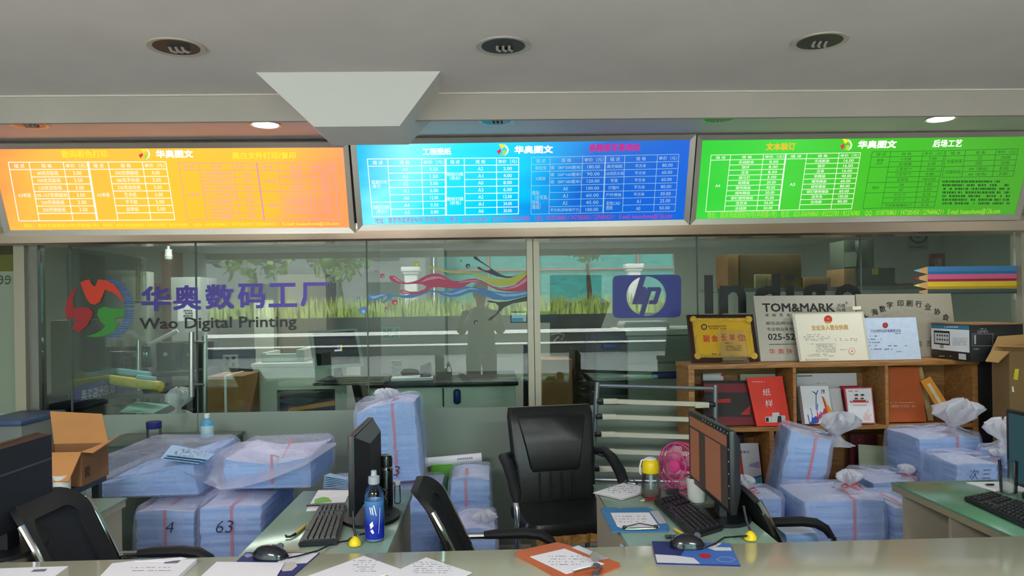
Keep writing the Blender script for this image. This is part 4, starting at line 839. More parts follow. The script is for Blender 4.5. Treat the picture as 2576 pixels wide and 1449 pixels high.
lp = vin('ink_pink_light', (206, 130, 156)); lb = vin('ink_blue_light', (126, 176, 206)); ly = vin('ink_yellow_light', (206, 206, 110))
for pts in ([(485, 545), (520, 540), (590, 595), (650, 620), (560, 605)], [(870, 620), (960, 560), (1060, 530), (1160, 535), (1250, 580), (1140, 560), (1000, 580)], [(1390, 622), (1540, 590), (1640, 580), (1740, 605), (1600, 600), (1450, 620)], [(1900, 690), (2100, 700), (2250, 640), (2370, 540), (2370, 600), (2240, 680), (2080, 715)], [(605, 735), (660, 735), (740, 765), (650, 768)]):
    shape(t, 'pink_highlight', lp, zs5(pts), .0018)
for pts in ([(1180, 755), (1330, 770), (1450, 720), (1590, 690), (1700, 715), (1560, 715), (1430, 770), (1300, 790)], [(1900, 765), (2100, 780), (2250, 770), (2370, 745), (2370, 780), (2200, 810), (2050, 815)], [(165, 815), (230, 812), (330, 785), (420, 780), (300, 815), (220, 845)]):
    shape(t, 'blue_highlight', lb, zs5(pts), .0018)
for (x, y, r, m_) in ((343, 525, 30, 'ink_pink'), (518, 895, 40, 'ink_pink'), (400, 978, 20, 'ink_pink'), (258, 457, 13, 'ink_pink'), (822, 355, 40, 'ink_yellow'), (1545, 385, 32, 'ink_navy'), (1450, 312, 12, 'ink_navy'), (1655, 1172, 30, 'ink_grey'), (70, 1010, 50, 'ink_blue'), (5, 840, 22, 'ink_blue')):
    b = B(); q = zs5([(x, y)])[0]; b.disc(DG, q[0], q[1], r/5.574, .0008); b.out('paint_drop', MATS['vinyl_'+m_], t, smooth=None)
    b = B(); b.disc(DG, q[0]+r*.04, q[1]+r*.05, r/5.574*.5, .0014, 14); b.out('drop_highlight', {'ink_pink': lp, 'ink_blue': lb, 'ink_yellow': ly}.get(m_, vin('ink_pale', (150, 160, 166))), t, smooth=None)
# ================================================================ counter, desks and what lies on them
ZC, ZD = .77, .76
gtop = M('counter_glass', (190, 190, 166), .12, 0, .25, var=(2.5, .04)); dtop = M('desk_glass', (128, 152, 138), .16, 0, .16, var=(3, .06))
dtop2 = M('desk_glass_green', (98, 146, 118), .16, 0, .3, var=(3, .08))
beige = M('desk_board', (176, 168, 146), .6, var=(3, .06)); edge = M('glass_edge', (150, 176, 160), .2)
t = T('reception_counter', 'long glass-topped reception counter along the bottom edge of the view', 'counter', (0, 1.8, 0))
b = B(); b.box((-3.2, 1.40, ZC-.012), (3.2, 2.25, ZC), .003); b.out('glass_top', gtop, t)
b = B(); b.box((-3.2, 1.42, ZC-.045), (3.2, 2.235, ZC-.0125)); b.out('worktop', beige, t, smooth=False)
b = B(); b.box((-3.2, 1.45, 0), (3.2, 1.48, ZC-.0455)); b.out('front_panel', beige, t, smooth=False)
for xx in (-2.5, -.05, 2.4):
    b = B(); b.box((xx-.012, 1.48, 0), (xx+.012, 2.2, ZC-.0455)); b.out('side_panel', beige, t, smooth=False)
def desk(label, x0, x1, y1, m_=None, back=True):
    t = T('desk', label, 'desk', ((x0+x1)/2, 2.6, 0), 'glass-topped side desks')
    b = B(); b.box((x0, 2.255, ZD-.009), (x1, y1, ZD), .002); b.out('glass_top', m_ or dtop, t)
    b = B(); b.box((x0+.004, 2.256, ZD-.034), (x1-.004, y1-.004, ZD-.0095)); b.out('desk_top', beige, t, smooth=False)
    for xx in (x0+.012, x1-.03):
        b = B(); b.box((xx, 2.27, 0), (xx+.018, y1-.02, ZD-.035)); b.out('side_panel', beige, t, smooth=False)
    if back:
        b = B(); b.box((x0+.032, y1-.035, .05), (x1-.032, y1-.02, ZD-.035)); b.out('back_panel', beige, t, smooth=False)
    return t
xd = [PZ(330, 1256, ZD).x]
desk('glass-topped side desk under the big dark monitor beside the open carton', xd[0]-.62, xd[0]-.03, PZ(300, 1252, ZD).y)
xl, xr = (PZ(590, 1390, ZD).x+PZ(775, 1235, ZD).x)/2, (PZ(960, 1390, ZD).x+PZ(1050, 1230, ZD).x)/2
desk('glass-topped side desk with the blue drink bottle and black flasks', xl, xr, PZ(900, 1232, ZD).y)
xl2 = (PZ(1500, 1215, ZD).x+PZ(1570, 1380, ZD).x)/2
desk('glass-topped side desk with the pink fan and blue clipboard', xl2, xl2+.46, PZ(1600, 1216, ZD).y)
xl3 = (PZ(2262, 1213, ZD).x+PZ(2558, 1364, ZD).x)/2
t = T('desk', 'green glass-topped desk with open compartments beside the wrapped bundles', 'desk', (xl3+.4, 2.6, 0), 'glass-topped side desks')
ye = PZ(2300, 1211, ZD).y
b = B(); b.box((xl3, 2.255, ZD-.009), (xl3+.95, ye, ZD), .002); b.out('glass_top', dtop2, t)
b = B(); b.box((xl3+.002, 2.256, ZD-.034), (xl3+.94, ye-.004, ZD-.0095)); b.out('desk_top', M('desk_edge', (150, 142, 112), .6), t, smooth=False)
for yy in (ye-.03, 2.66, 2.28):
    b = B(); b.box((xl3+.03, yy-.018, 0), (xl3+.9, yy, ZD-.035)); b.out('divider_panel', beige, t, smooth=False)
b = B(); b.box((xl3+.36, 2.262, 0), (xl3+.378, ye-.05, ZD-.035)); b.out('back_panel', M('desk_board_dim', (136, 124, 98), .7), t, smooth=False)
# ------------------------------------------------ papers and boards on the counter
pw = M('copy_paper', (232, 230, 236), .75); ink = M('print_ink', (112, 112, 124), .8); pencil_ink = M('hand_ink', (130, 130, 148), .8)
def sheet(name, label, pxs, z, th=.0012, mat=None, cat='paper', group=None):
    P = zplane(z+th); b = B(); b.prism([PZ(*p, z+th) for p in pxs], (0, 0, 1), th); return thing1(name, label, cat, b, mat or pw, group, smooth=False), P
gp = 'printed sheets on the counter'
o, P = sheet('paper_sheet', 'printed sheet with a barcode at the corner of the counter, cut off by the frame', [(-40, 1431), (172, 1424), (128, 1456), (-60, 1470)], ZC, .003, group=gp)
b = B(); b.flat(P, [(77, 1439), (112, 1438), (119, 1431.5), (86, 1433)], .0006); b.out('barcode', ink, o, smooth=None)
o, P = sheet('paper_ream', 'thick pile of printed sheets with a barcode on top, beside the mouse pad', [(245, 1456), (282, 1417), (340, 1410), (495, 1406), (440, 1456)], ZC, .012, group=gp)
b = B(); b.flat(P, [(411, 1418), (446, 1417), (455, 1410), (418, 1411.5)], .0006); strokes(b, P, 330, 1424, 430, 1440, 2, 1.4, .6, 3, off=.0006); b.out('print', ink, o, smooth=None)
b = B(); b.prism([PZ(*p, ZC+.0145) for p in ((340, 1411), (455, 1401.5), (470, 1404), (420, 1412))], (0, 0, 1), .001); b.out('loose_corner', pw, o, smooth=False)
padb = M('pad_navy', (34, 44, 110), .7)
def pad(label, pxs, parts):
    o, P = sheet('mouse_pad', label, pxs, ZC, .003, padb, 'mouse pad', 'mouse pads on the counter')
    for k, (nm, m_, pts) in enumerate(parts):
        b = B(); b.flat(P, pts, .0005+.0002*k); b.out(nm, m_, o, smooth=None)
    return o
pwh = M('pad_white', (214, 214, 220), .7); psk = M('pad_blue', (64, 110, 188), .7); pbg = M('pad_beige', (196, 190, 186), .7)
pad('navy mouse pad with a white corner patch, partly under white paper', [(556, 1449), (619, 1389), (804, 1390), (728, 1456), (600, 1462)],
    [('white_patch', pwh, [(690, 1422), (720, 1392), (802, 1391), (772, 1417)]), ('pale_oval', pbg, [(x, y) for x, y in ((700, 1428), (716, 1416), (742, 1414), (748, 1424), (734, 1436), (712, 1438))]), ('ring', M('pad_line', (130, 140, 190), .7), [(612, 1398), (622, 1393), (634, 1394), (634, 1400), (622, 1404)])])
pad('bright blue mouse pad with white wave patches on the counter', [(1652, 1417), (1863, 1423), (1836, 1367), (1640, 1361)],
    [('blue_field', psk, [(1700, 1418), (1862, 1422), (1836, 1368), (1735, 1364.5)]), ('white_wave', pwh, [(1648, 1395), (1653, 1416), (1762, 1419), (1745, 1404), (1700, 1398)]), ('white_wave', pwh, [(1772, 1377), (1800, 1367), (1816, 1367.5), (1800, 1377), (1838, 1378), (1841, 1386), (1800, 1386)]),
     ('red_dot', M('pad_red', (190, 30, 50), .7), [(1756, 1397), (1766, 1393), (1780, 1394), (1790, 1399), (1784, 1405), (1766, 1405)]), ('ring', M('pad_line', (130, 140, 190), .7), [(1800, 1408), (1815, 1401), (1838, 1402), (1852, 1409), (1838, 1416), (1812, 1415)]), ('ring_middle', psk, [(1805, 1408), (1817, 1403), (1836, 1404), (1847, 1409), (1836, 1414), (1814, 1413)])])
o, P = sheet('paper_sheet', 'blank white sheet overlapping the navy mouse pad', [(498, 1456), (545, 1413), (716, 1415), (690, 1460)], ZC+.0045, .002, group=gp)
o, P = sheet('paper_sheet', 'printed letter lying slanted between the blue bottle and the white letter pair', [(754, 1456), (915, 1398), (1010, 1432), (900, 1466)], ZC, .002, group=gp)
b = B(); strokes(b, P, 888, 1408, 950, 1440, 6, 1.1, .6, 31, off=.0006); b.out('print', ink, o, smooth=None)
o, P = sheet('paper_sheet', 'printed letter overlapping the other slanted letter below the middle mesh chair', [(976, 1445), (1072, 1402), (1187, 1440), (1130, 1470), (985, 1470)], ZC+.0022, .002, group=gp)
b = B(); strokes(b, P, 1040, 1412, 1135, 1444, 6, 1.1, .6, 17, off=.0006); b.out('print', ink, o, smooth=None)
# orange clipboard with keys
steelc = M('clip_steel', (190, 190, 186), .2, 1.)
def clipboard(label, out_, sheet_, strip_, clip_, m_, z, sl):
    t = T('clipboard', label, 'clipboard', PZ(*out_[0], z), 'clipboards on the desks'); P = zplane(z+.004)
    b = B(); b.prism([PZ(*p, z+.004) for p in out_], (0, 0, 1), .0036); b.out('board', m_, t, smooth=False)
    b = B(); b.prism([PZ(*p, z+.0056) for p in sheet_], (0, 0, 1), .0012); s_ = b.out('paper', pw, t, smooth=False)
    P = zplane(z+.0056); b = B(); x0, y0, x1, y1, n = sl; strokes(b, P, x0, y0, x1, y1, n, 1.6, .45, 7, off=.0005); b.out('writing', pencil_ink, s_, smooth=None)
    if strip_: b = B(); b.prism([PZ(*p, z+.005) for p in strip_], (0, 0, 1), .0006); b.out('label_strip', M('strip_clear', (190, 190, 200), .2), t, smooth=False)
    if clip_:
        A, Q = PZ(*clip_[0], z+.01), PZ(*clip_[1], z+.01); d = (Q-A).normalized(); n = V((0, 0, 1)).cross(d)
        b = B(); b.obox(Matrix(((d.x, n.x, 0, ((A+Q)/2).x), (d.y, n.y, 0, ((A+Q)/2).y), (0, 0, 1, z+.010), (0, 0, 0, 1))), ((Q-A).length, .014, .007), .003); c = b.out('clip', steelc, t)
        b = B()
        for e in (A, Q): b.obox(Matrix.Translation((e.x+n.x*.004, e.y+n.y*.004, z+.014)), (.014, .01, .012), .003)
        b.tube([A+n*.01+V((0, 0, .004)), (A+Q)/2+n*.018+V((0, 0, .012)), Q+n*.01+V((0, 0, .004))], .0018, 6); b.out('spring', M('clip_black', (30, 30, 30), .4), c)
    return t
clipboard('orange clipboard on the counter with a bunch of keys at its clip', [(1302, 1385), (1297, 1394), (1420, 1462), (1450, 1468), (1560, 1424), (1558, 1415), (1420, 1368), (1400, 1364)], [(1333, 1400), (1424, 1443), (1520, 1418), (1420, 1380)], [(1438, 1377), (1512, 1408), (1530, 1404), (1455, 1372)], None, M('board_orange', (190, 92, 44), .6, var=(9, .08)), ZC, (1380, 1396, 1470, 1424, 4))
b = B(); p = PZ(1497, 1412, ZC+.012); q = PZ(1500, 1438, ZC+.02)
b = B(); b.lathe([(.008, -.002), (.014, -.002), (.014, .002), (.008, .002)], p+V((0, 0, .012)), 20, (.3, -.8, .5)); 
kt = T('key_ring', 'bunch of steel keys on the orange clipboard', 'keys', p, None); b.out('ring', steelc, kt)
for k, (e, f) in enumerate((((1442, 1437), (1495, 1424)), ((1512, 1428), (1500, 1441)))):
    A, Q = PZ(*f, ZC+.012), PZ(*e, ZC+.010); b = B(); b.tube([A, Q], .003, 6, 1.6); d = (A-Q).normalized(); b.lathe([(.002, -.0015), (.011, -.0015), (.011, .0015), (.002, .0015)], A+d*.008, 16, (.1, -.2, 1)); b.out('key', steelc, kt)
clipboard('blue clipboard with a torn edge and a silver clip on the fan desk', [(1539, 1337), (1678, 1335), (1683, 1331), (1682, 1322), (1640, 1281), (1628, 1276), (1566, 1277), (1560, 1281), (1548, 1276), (1518, 1277), (1510, 1280)], [(1536, 1290), (1553, 1324), (1570, 1329), (1659, 1326), (1633, 1289)], [(1635, 1286), (1658, 1317), (1677, 1315), (1656, 1285)], ((1572, 1331), (1651, 1329)), M('board_blue', (38, 112, 168), .5, var=(9, .06)), ZD+.001, (1548, 1296, 1630, 1316, 3))
clipboard('white-papered clipboard at the far corner of the fan desk', [(1492, 1239), (1565, 1256), (1613, 1241), (1613, 1222), (1571, 1213)], [(1496, 1238), (1565, 1253), (1611, 1239), (1611, 1223), (1572, 1215)], None, ((1574, 1214), (1600, 1217)), M('board_pale', (196, 190, 186), .6), ZD+.001, (1530, 1222, 1600, 1242, 4))
# mice
mblk = M('mouse_black', (22, 24, 34), .16, coat=.5)
def mouse(label, px, py, z, head, L=.105):
    p = PZ(px, py, z); t = T('computer_mouse', label, 'computer mouse', p, 'computer mice'); R = Matrix.Translation(p)@Matrix.Rotation(head, 4, 'Z')
    rings = []
    for k in range(9):
        f = k/8; x = (f-.5)*L; w = .031*(max(.02, 1-abs(2*f-1)**2.6))**.5*(1-.12*(1-f)); h = .040*(max(.03, 1-abs(2*f-.92)**2.2))**.5
        rings.append([R@V((x, w*cos(a), max(0, h*sin(a)) if sin(a) > 0 else .0)) for a in [2*pi*i/20 for i in range(20)]])
    b = B(); b.loft(rings); b.out('shell', mblk, t, ang=60)
    b = B(); b.lathe([(.002, -.003), (.010, -.003), (.010, .003), (.002, .003)], R@V((L*.27, 0, .034)), 16, R.to_3x3()@V((0, 1, 0))); b.out('scroll_wheel', M('wheel_grey', (70, 72, 80), .5), t)
    return t
mouse('glossy black mouse on the navy mouse pad', 681, 1404, ZC+.0033, rad(-4))
mouse('black mouse on the bright blue mouse pad', 1730, 1376, ZC+.0045, rad(-4))
def cable(name, label, pts, r=.0025, m_=None): return thing1(name, label, 'cable', B().tube(pts, r, 6), m_ or black)
cable('mouse_cable', 'thin black cable running from the mouse on the navy pad past the yellow bulb weight', [PZ(724, 1404, ZC+.02), PZ(752, 1398, ZC+.008), PZ(800, 1385, ZC+.006), PZ(840, 1366, ZD+.004), PZ(875, 1360, ZD+.004), PZ(884, 1352, ZD+.03)])
cable('mouse_cable', 'thin black cable running from the mouse on the blue pad to the yellow bulb weight', [PZ(1774, 1378, ZC+.02), PZ(1800, 1368, ZC+.008), PZ(1822, 1352, ZD+.004), PZ(1850, 1350, ZD+.004), PZ(1880, 1348, ZD+.03)])
yb = M('bulb_yellow', (228, 196, 20), .4)
for lab, px, py in (('small yellow bulb-shaped cable weight beside the blue drink bottle', 893, 1374), ('small yellow bulb-shaped cable weight on the fan desk by the monitor foot', 1888, 1360)):
    p = PZ(px, py, ZD); t = T('cable_weight', lab, 'cable weight', p, 'yellow cable weights'); b = B(); b.lathe([(.012, 0), (.019, .004), (.019, .012), (.012, .024), (.004, .030), (.001, .031)], p, 20); b.out('body', yb, t)
    b = B(); b.tube([p+V((.002, .002, .028)), p+V((-.006, .015, .055)), p+V((-.01, .03, .10))], .004, 8); b.out('cable_stub', black, t)
# keyboards
kblk = M('keyboard_black', (26, 27, 30), .45); kcap = M('key_black', (38, 39, 43), .38)
def keyboard(label, c, z, rows=6, cols=20, zoff=.018):
    c = [PZ(*p, z+zoff) for p in c]; t = T('keyboard', label, 'keyboard', (c[0]+c[2])/2-V((0, 0, zoff)), 'desktop keyboards')
    dn = V((0, 0, zoff)); b = B(); b.loft([[p-dn for p in c], c]); bmesh.ops.bevel(b.bm, geom=b.bm.edges[:], offset=.004, segments=2, affect='EDGES'); b.out('body', kblk, t)
    bl = lambda u, v: (c[0]*(1-u)+c[1]*u)*(1-v)+(c[3]*(1-u)+c[2]*u)*v
    b = B(); up = V((0, 0, .007))
    for r in range(rows):
        for q in range(cols):
            if q in (13, 16) or (r == 1 and 14 <= q <= 15): continue
            if r == rows-1 and 4 <= q <= 8: continue
            wd_ = .86/cols; u0, u1 = .06+r*.88/rows, .06+(r+.82)*.88/rows; v0 = .04+q*.92/cols; v1 = v0+wd_*.9
            lo = [bl(u0, v0), bl(u1, v0), bl(u1, v1), bl(u0, v1)]; m = sum(lo, V())/4; b.loft([lo, [m+(p-m)*.78+up for p in lo]], False, True)
        if r == rows-1: lo = [bl(.06+r*.88/rows, .04+4*.92/cols), bl(.06+(r+.82)*.88/rows, .04+4*.92/cols), bl(.06+(r+.82)*.88/rows, .04+8.9*.92/cols), bl(.06+r*.88/rows, .04+8.9*.92/cols)]; m = sum(lo, V())/4; b.loft([lo, [m+(p-m)*.9+up for p in lo]], False, True)
    b.out('keys', kcap, t, smooth=False)
keyboard('black keyboard lying lengthwise on the desk with the blue drink bottle', [(850, 1358), (750, 1364), (801, 1272), (873, 1268)], ZD)
keyboard('black keyboard lying lengthwise beside the blue clipboard', [(1740, 1346), (1820, 1322), (1712, 1239), (1645, 1256)], ZD)
keyboard('dark keyboard on the green desk in front of the teal monitor', [(2650, 1350), (2690, 1300), (2494, 1236), (2424, 1248)], ZD)
# monitors seen along the desks: their plane runs away from the viewer
def monitor_x(label, x, yn, yf, z0, z1, z_desk, scr=None, back_bulge=True, extra=None):
    t = T('monitor', label, 'monitor', (x+.03, (yn+yf)/2, z_desk), 'monitors on the side desks')
    b = B(); b.box((x, yn, z0), (x+.022, yf, z1), .004); b.out('bezel', M('monitor_black', (24, 25, 28), .35), t)
    if back_bulge:
        m = .05; b = B(); f = [V((x+.022, yn+.006, z0+.006)), V((x+.022, yf-.006, z0+.006)), V((x+.022, yf-.006, z1-.006)), V((x+.022, yn+.006, z1-.006))]
        g = [V((x+.06, yn+m*1.6, z0+m)), V((x+.06, yf-m*1.6, z0+m)), V((x+.06, yf-m*1.6, z1-m*.8)), V((x+.06, yn+m*1.6, z1-m*.8))]; b.loft([f, g]); b.out('back_shell', M('monitor_back', (30, 32, 38), .5, bump=(300, .1)), t, smooth=False)
    ym = (yn+yf)/2
    b = B(); b.loft([[V((x+.03, ym-.03, z_desk+.012)), V((x+.055, ym-.03, z_desk+.012)), V((x+.055, ym+.03, z_desk+.012)), V((x+.03, ym+.03, z_desk+.012))], [V((x+.03, ym-.025, z0+.08)), V((x+.05, ym-.025, z0+.08)), V((x+.05, ym+.025, z0+.08)), V((x+.03, ym+.025, z0+.08))]]); b.out('neck', black, t)
    b = B(); b.loft([[V((x+.04+.10*cos(a), ym+.13*sin(a), z_desk+h)) for a in [2*pi*i/24 for i in range(24)]] for h in (0, .012)]); b.out('foot', black, t)
    if scr:
        MP = Plane((x-.0005, yf, z0), (x-.0005, yn, z0), (x-.0005, yf, z1)); w, h = yf-yn, z1-z0
        for k, (nm, m_, u0, v0, u1, v1) in enumerate(scr):
            b = B(); o_ = .0006+.0003*k; b.face([MP.at(u0*w, v0*h, o_), MP.at(u1*w, v0*h, o_), MP.at(u1*w, v1*h, o_), MP.at(u0*w, v1*h, o_)]); b.out(nm, m_, t, smooth=None)
    return t
xm = PY(884, 1200, 2.45).x
monitor_x('black monitor seen from its edge behind the blue drink bottle', xm-.011, 2.45, 2.86, PY(880, 1302, 2.45).z, PY(884, 1097, 2.45).z, ZD, [('screen', M('screen_off', (16, 17, 20), .1), .04, .05, .96, .95)])
xm = PY(1836, 1190, 2.32).x
sb = E_('screen_brown', (150, 92, 56), .55); sdk = M('screen_frame', (40, 34, 28), .2)
mt = monitor_x('monitor with brown panels on screen and a studded bezel on the fan desk', xm, 2.32, 2.80, PY(1828, 1298, 2.32).z, PY(1840, 1085, 2.32).z, ZD, [('screen', E_('screen_dim', (66, 50, 38), .4), .035, .06, .96, .95), ('screen_bar', sb, .05, .80, .95, .93), ('screen_panel', sb, .06, .10, .30, .77), ('screen_panel', sb, .46, .08, .82, .78)])
b = B()
for k in range(14): b.lathe([(.001, 0), (.003, .0005), (.001, .002)], (xm-.0003, 2.335+k*.034 if k < 9 else 2.328, PY(1840, 1085, 2.32).z-(.008 if k < 9 else .02+(k-8)*.038)), 8, (-1, 0, 0))
b.out('stud', M('rhinestone', (220, 220, 230), .1, .6), mt)
xm = PY(2531, 1100, 2.85).x
monitor_x('monitor with a teal screen on the green desk by the big carton', xm, 2.42, 2.85, PY(2540, 1213, 2.85).z, PY(2530, 1028, 2.85).z, ZD, [('screen', E_('screen_teal', (34, 84, 92), .5), .04, .05, .96, .95), ('screen_window', E_('screen_peach', (190, 130, 96), .6), .26, .1, .6, .62)], False)
xm = PY(133, 1087, 2.6).x
t = monitor_x('large dark monitor seen from behind beside the open carton', xm-.06, 2.18, 2.6, PY(133, 1292, 2.6).z, PY(133, 1087, 2.6).z, ZD, [('screen', M('screen_off', (16, 17, 20), .1), .04, .05, .96, .95)], False)
b = B(); zt_, zb_ = PY(133, 1087, 2.6).z, PY(133, 1292, 2.6).z
b.loft([[V((xm-.038, 2.182, zb_+.003)), V((xm-.038, 2.598, zb_+.003)), V((xm-.038, 2.598, zt_-.003)), V((xm-.038, 2.182, zt_-.003))], [V((xm, 2.19, zb_+.01)), V((xm, 2.592, zb_+.01)), V((xm, 2.592, zt_-.006)), V((xm, 2.19, zt_-.006))]]); b.out('back_shell', M('monitor_back', (30, 32, 38), .5), t, smooth=False)
zz = PY(120, 1151, 2.6).z; b = B(); b.box((xm, 2.2, zz-.003), (xm+.0025, 2.585, zz+.003)); b.out('vent_groove', M('groove_light', (70, 74, 80), .5), t, smooth=False)
# ------------------------------------------------ things on the bottle desk
clear = glass_mat('clear_plastic', (.95, .97, .98), .9, .02); 
def lathe_thing(name, label, cat, px, py, z, parts, group=None):
    p = PZ(px, py, z); t = T(name, label, cat, p, group)
    for nm, prof, m_ in parts: b = B(); b.lathe(prof, p, 28); b.out(nm, m_, t)
    return t, p
lb_mat, N, L, lo_ = nodes_mat('drink_label'); tc = N.new('ShaderNodeTexCoord'); sp = N.new('ShaderNodeSeparateXYZ'); L.new(tc.outputs['Generated'], sp.inputs[0]); r = N.new('ShaderNodeValToRGB'); r.color_ramp.elements[0].color = lin((24, 40, 150)); r.color_ramp.elements[1].color = lin((70, 118, 168)); r.color_ramp.elements[0].position = .35; pr = N.new('ShaderNodeBsdfPrincipled'); pr.inputs['Roughness'].default_value = .25; L.new(sp.outputs[2], r.inputs[0]); L.new(r.outputs[0], pr.inputs['Base Color']); L.new(pr.outputs[0], lo_.inputs[0])
t, p = lathe_thing('drink_bottle', 'blue-labelled plastic drink bottle with a clear cap beside the edge-on monitor', 'bottle', 943, 1360, ZD, [
    ('bottle', [(.02, 0), (.029, .004), (.030, .02), (.0285, .03), (.030, .045), (.030, .10), (.031, .13), (.030, .145), (.024, .165), (.016, .176), (.013, .182), (.013, .19)], clear),
    ('label', [(.0302, .012), (.0305, .03), (.0305, .10), (.0313, .130), (.0303, .128), (.030, .10), (.029, .012)], lb_mat),
    ('cap', [(.017, .180), (.018, .182), (.018, .203), (.010, .206), (.009, .208), (.009, .222), (.004, .223)], M('cap_clear', (170, 176, 184), .2, alpha=.75)),
    ('drink', [(.02, .003), (.0285, .005), (.0285, .10), (.002, .10)], M('drink_pale', (150, 180, 220), .1, alpha=.6))])
b = B(); fr = (EYE-p); fr.z = 0; a0 = math.atan2(fr.y, fr.x)
def onb(da, h, r=.0322): return p+V((r*cos(a0+da), r*sin(a0+da), h))
for pts in ([(-.5, .112), (-.35, .09), (-.28, .092), (-.42, .114)], [(-.3, .112), (-.15, .088), (-.08, .09), (-.2, .114)], [(-.1, .118), (.15, .085), (.2, .088), (-.02, .12)], [(-.5, .06), (-.2, .07), (-.1, .055), (-.25, .05), (-.4, .045)], [(-.45, .04), (-.2, .03), (-.05, .034), (-.2, .045)], [(.55, .11), (.6, .11), (.4, .03), (.36, .03)]):
    f = b.face([onb(*q) for q in pts])
b.out('label_marks', M('label_white', (226, 230, 238), .5), t, smooth=None)
blk = M('flask_black', (20, 20, 22), .25, coat=.3)
t, p = lathe_thing('vacuum_flask', 'black vacuum flask with a silver band beside the drink bottle', 'flask', 972, 1276, ZD, [('body', [(.02, 0), (.024, .003), (.025, .01), (.025, .135), (.023, .14)], blk), ('band', [(.0235, .137), (.0252, .139), (.0252, .148), (.0235, .15)], chrome), ('lid', [(.0235, .151), (.0245, .152), (.0245, .18), (.02, .192), (.006, .196), (.001, .196)], blk)], 'black flasks')
b = B(); fr = (EYE-p); a0 = math.atan2(fr.y, fr.x)
b.tube([onb(-.4, .075, .0255), onb(-.1, .07, .0258), onb(.1, .06, .0258), onb(-.2, .045, .0258), onb(.0, .035, .0258)], .0008, 5); b.out('line_print', M('print_grey', (150, 150, 150), .5), t)
lathe_thing('vacuum_flask', 'black vacuum flask with a chrome top, half hidden behind the edge-on monitor', 'flask', 948, 1262, ZD, [('body', [(.02, 0), (.024, .003), (.025, .01), (.025, .150), (.021, .16)], blk), ('lid', [(.02, .161), (.022, .162), (.022, .18), (.018, .186), (.001, .188)], chrome)], 'black flasks')
lathe_thing('glass_jar', 'small clear jar with a white screw lid beside the black flask', 'jar', 1000, 1266, ZD, [('jar', [(.010, 0), (.013, .003), (.013, .06), (.010, .066), (.010, .07)], clear), ('lid', [(.0115, .069), (.012, .07), (.012, .082), (.002, .083)], M('lid_white', (220, 220, 220), .4))])
o, P = sheet('leaflet', 'green and white leaflet under the dark pointer stick on the bottle desk', [(770, 1284), (862, 1279), (880, 1236), (800, 1234)], ZD, .0016, cat='leaflet')
b = B(); b.flat(P, [(792, 1256), (812, 1250), (826, 1252), (836, 1262), (790, 1268)], .0004); b.out('green_print', M('leaf_green', (110, 180, 60), .6), o, smooth=None)
o, P = sheet('paper_sheet', 'white sheet lying under the edge-on monitor', [(796, 1250), (880, 1246), (886, 1233), (800, 1233)], ZD+.002, .0016); 
b = B(); b.tube([PZ(771, 1271, ZD+.008), PZ(868, 1267, ZD+.008)], .005, 8); thing1('pointer_stick', 'dark stick lying across the leaflet', 'stick', b, black)
b = B(); b.tube([PZ(767, 1323, ZD+.006), PZ(743, 1343, ZD+.006)], [.005, .0055], 8); t = T('toothbrush', 'yellow stick with a curved black tip in front of the keyboard', 'brush', PZ(750, 1340, ZD)); b.out('handle', M('stick_yellow', (206, 170, 40), .4), t)
b = B(); b.tube([PZ(743, 1343, ZD+.006), PZ(730, 1350, ZD+.006), PZ(720, 1350, ZD+.006), PZ(718, 1345, ZD+.012)], [.005, .004, .004, .003], 8); b.out('tip', black, t)
cable('power_cable', 'looped black cable under the edge-on monitor', [PZ(885, 1330, ZD+.02), PZ(905, 1345, ZD+.003), PZ(925, 1340, ZD+.003), PZ(950, 1325, ZD+.003), PZ(985, 1300, ZD+.003), PZ(975, 1292, ZD+.02)], .003)
for k, w_ in enumerate(('topmost', 'second', 'third', 'fourth', 'fifth', 'sixth', 'lowest')):
    A = [PY(816-k*.6, 1196+k*4.6, 3.25), PY(872, 1206+k*3.6, 3.25), PY(874, 1200+k*3.6, 3.5), PY(830, 1190+k*4.4, 3.5)]; b = B(); b.prism(A, (0, 0, 1), .0035); thing1('blue_form', w_+' of the fanned blue forms at the back of the bottle desk', 'form', b, M('form_blue', (150, 186, 222), .7), 'fanned blue forms', smooth=False)
fan_paper = M('form_blue', (150, 186, 222), .7)
lathe_thing('mug', 'white mug behind the big dark monitor', 'mug', 156, 1240, ZD, [('mug', [(.028, 0), (.032, .003), (.033, .075), (.030, .075), (.029, .006), (.002, .006)], M('mug_white', (210, 210, 204), .3))])
# ------------------------------------------------ things on the fan desk
wbt, wbp = lathe_thing('water_bottle', 'clear water bottle with a yellow lid on the fan desk', 'bottle', 1638, 1250, ZD, [('bottle', [(.028, 0), (.037, .004), (.038, .02), (.036, .05), (.031, .088), (.029, .095)], clear), ('water', [(.03, .004), (.0355, .006), (.036, .018), (.002, .018)], M('bottle_base', (120, 96, 84), .1, alpha=.6)), ('lid', [(.0315, .093), (.0325, .095), (.0325, .125), (.028, .138), (.022, .143)], M('lid_yellow', (226, 196, 20), .35)), ('spout_cap', [(.022, .142), (.022, .146), (.012, .151), (.001, .152)], M('lid_white', (220, 220, 220), .4)), ('straw', [(.0045, .03), (.0045, .12), (.0035, .12), (.0035, .03)], M('straw', (200, 206, 206), .3, alpha=.6))])
b = B(); b.tube([wbp+V((-.022, 0, .143)), wbp+V((-.036, -.004, .14)), wbp+V((-.042, -.006, .12)), wbp+V((-.043, -.006, .095)), wbp+V((-.038, -.004, .088))], .0028, 8, 1.6); b.out('carry_strap', M('lid_white', (220, 220, 220), .4), wbt)
pk = M('fan_pink', (216, 70, 140), .4); pkt = M('fan_blade_clear', (226, 190, 196), .2, alpha=.55)
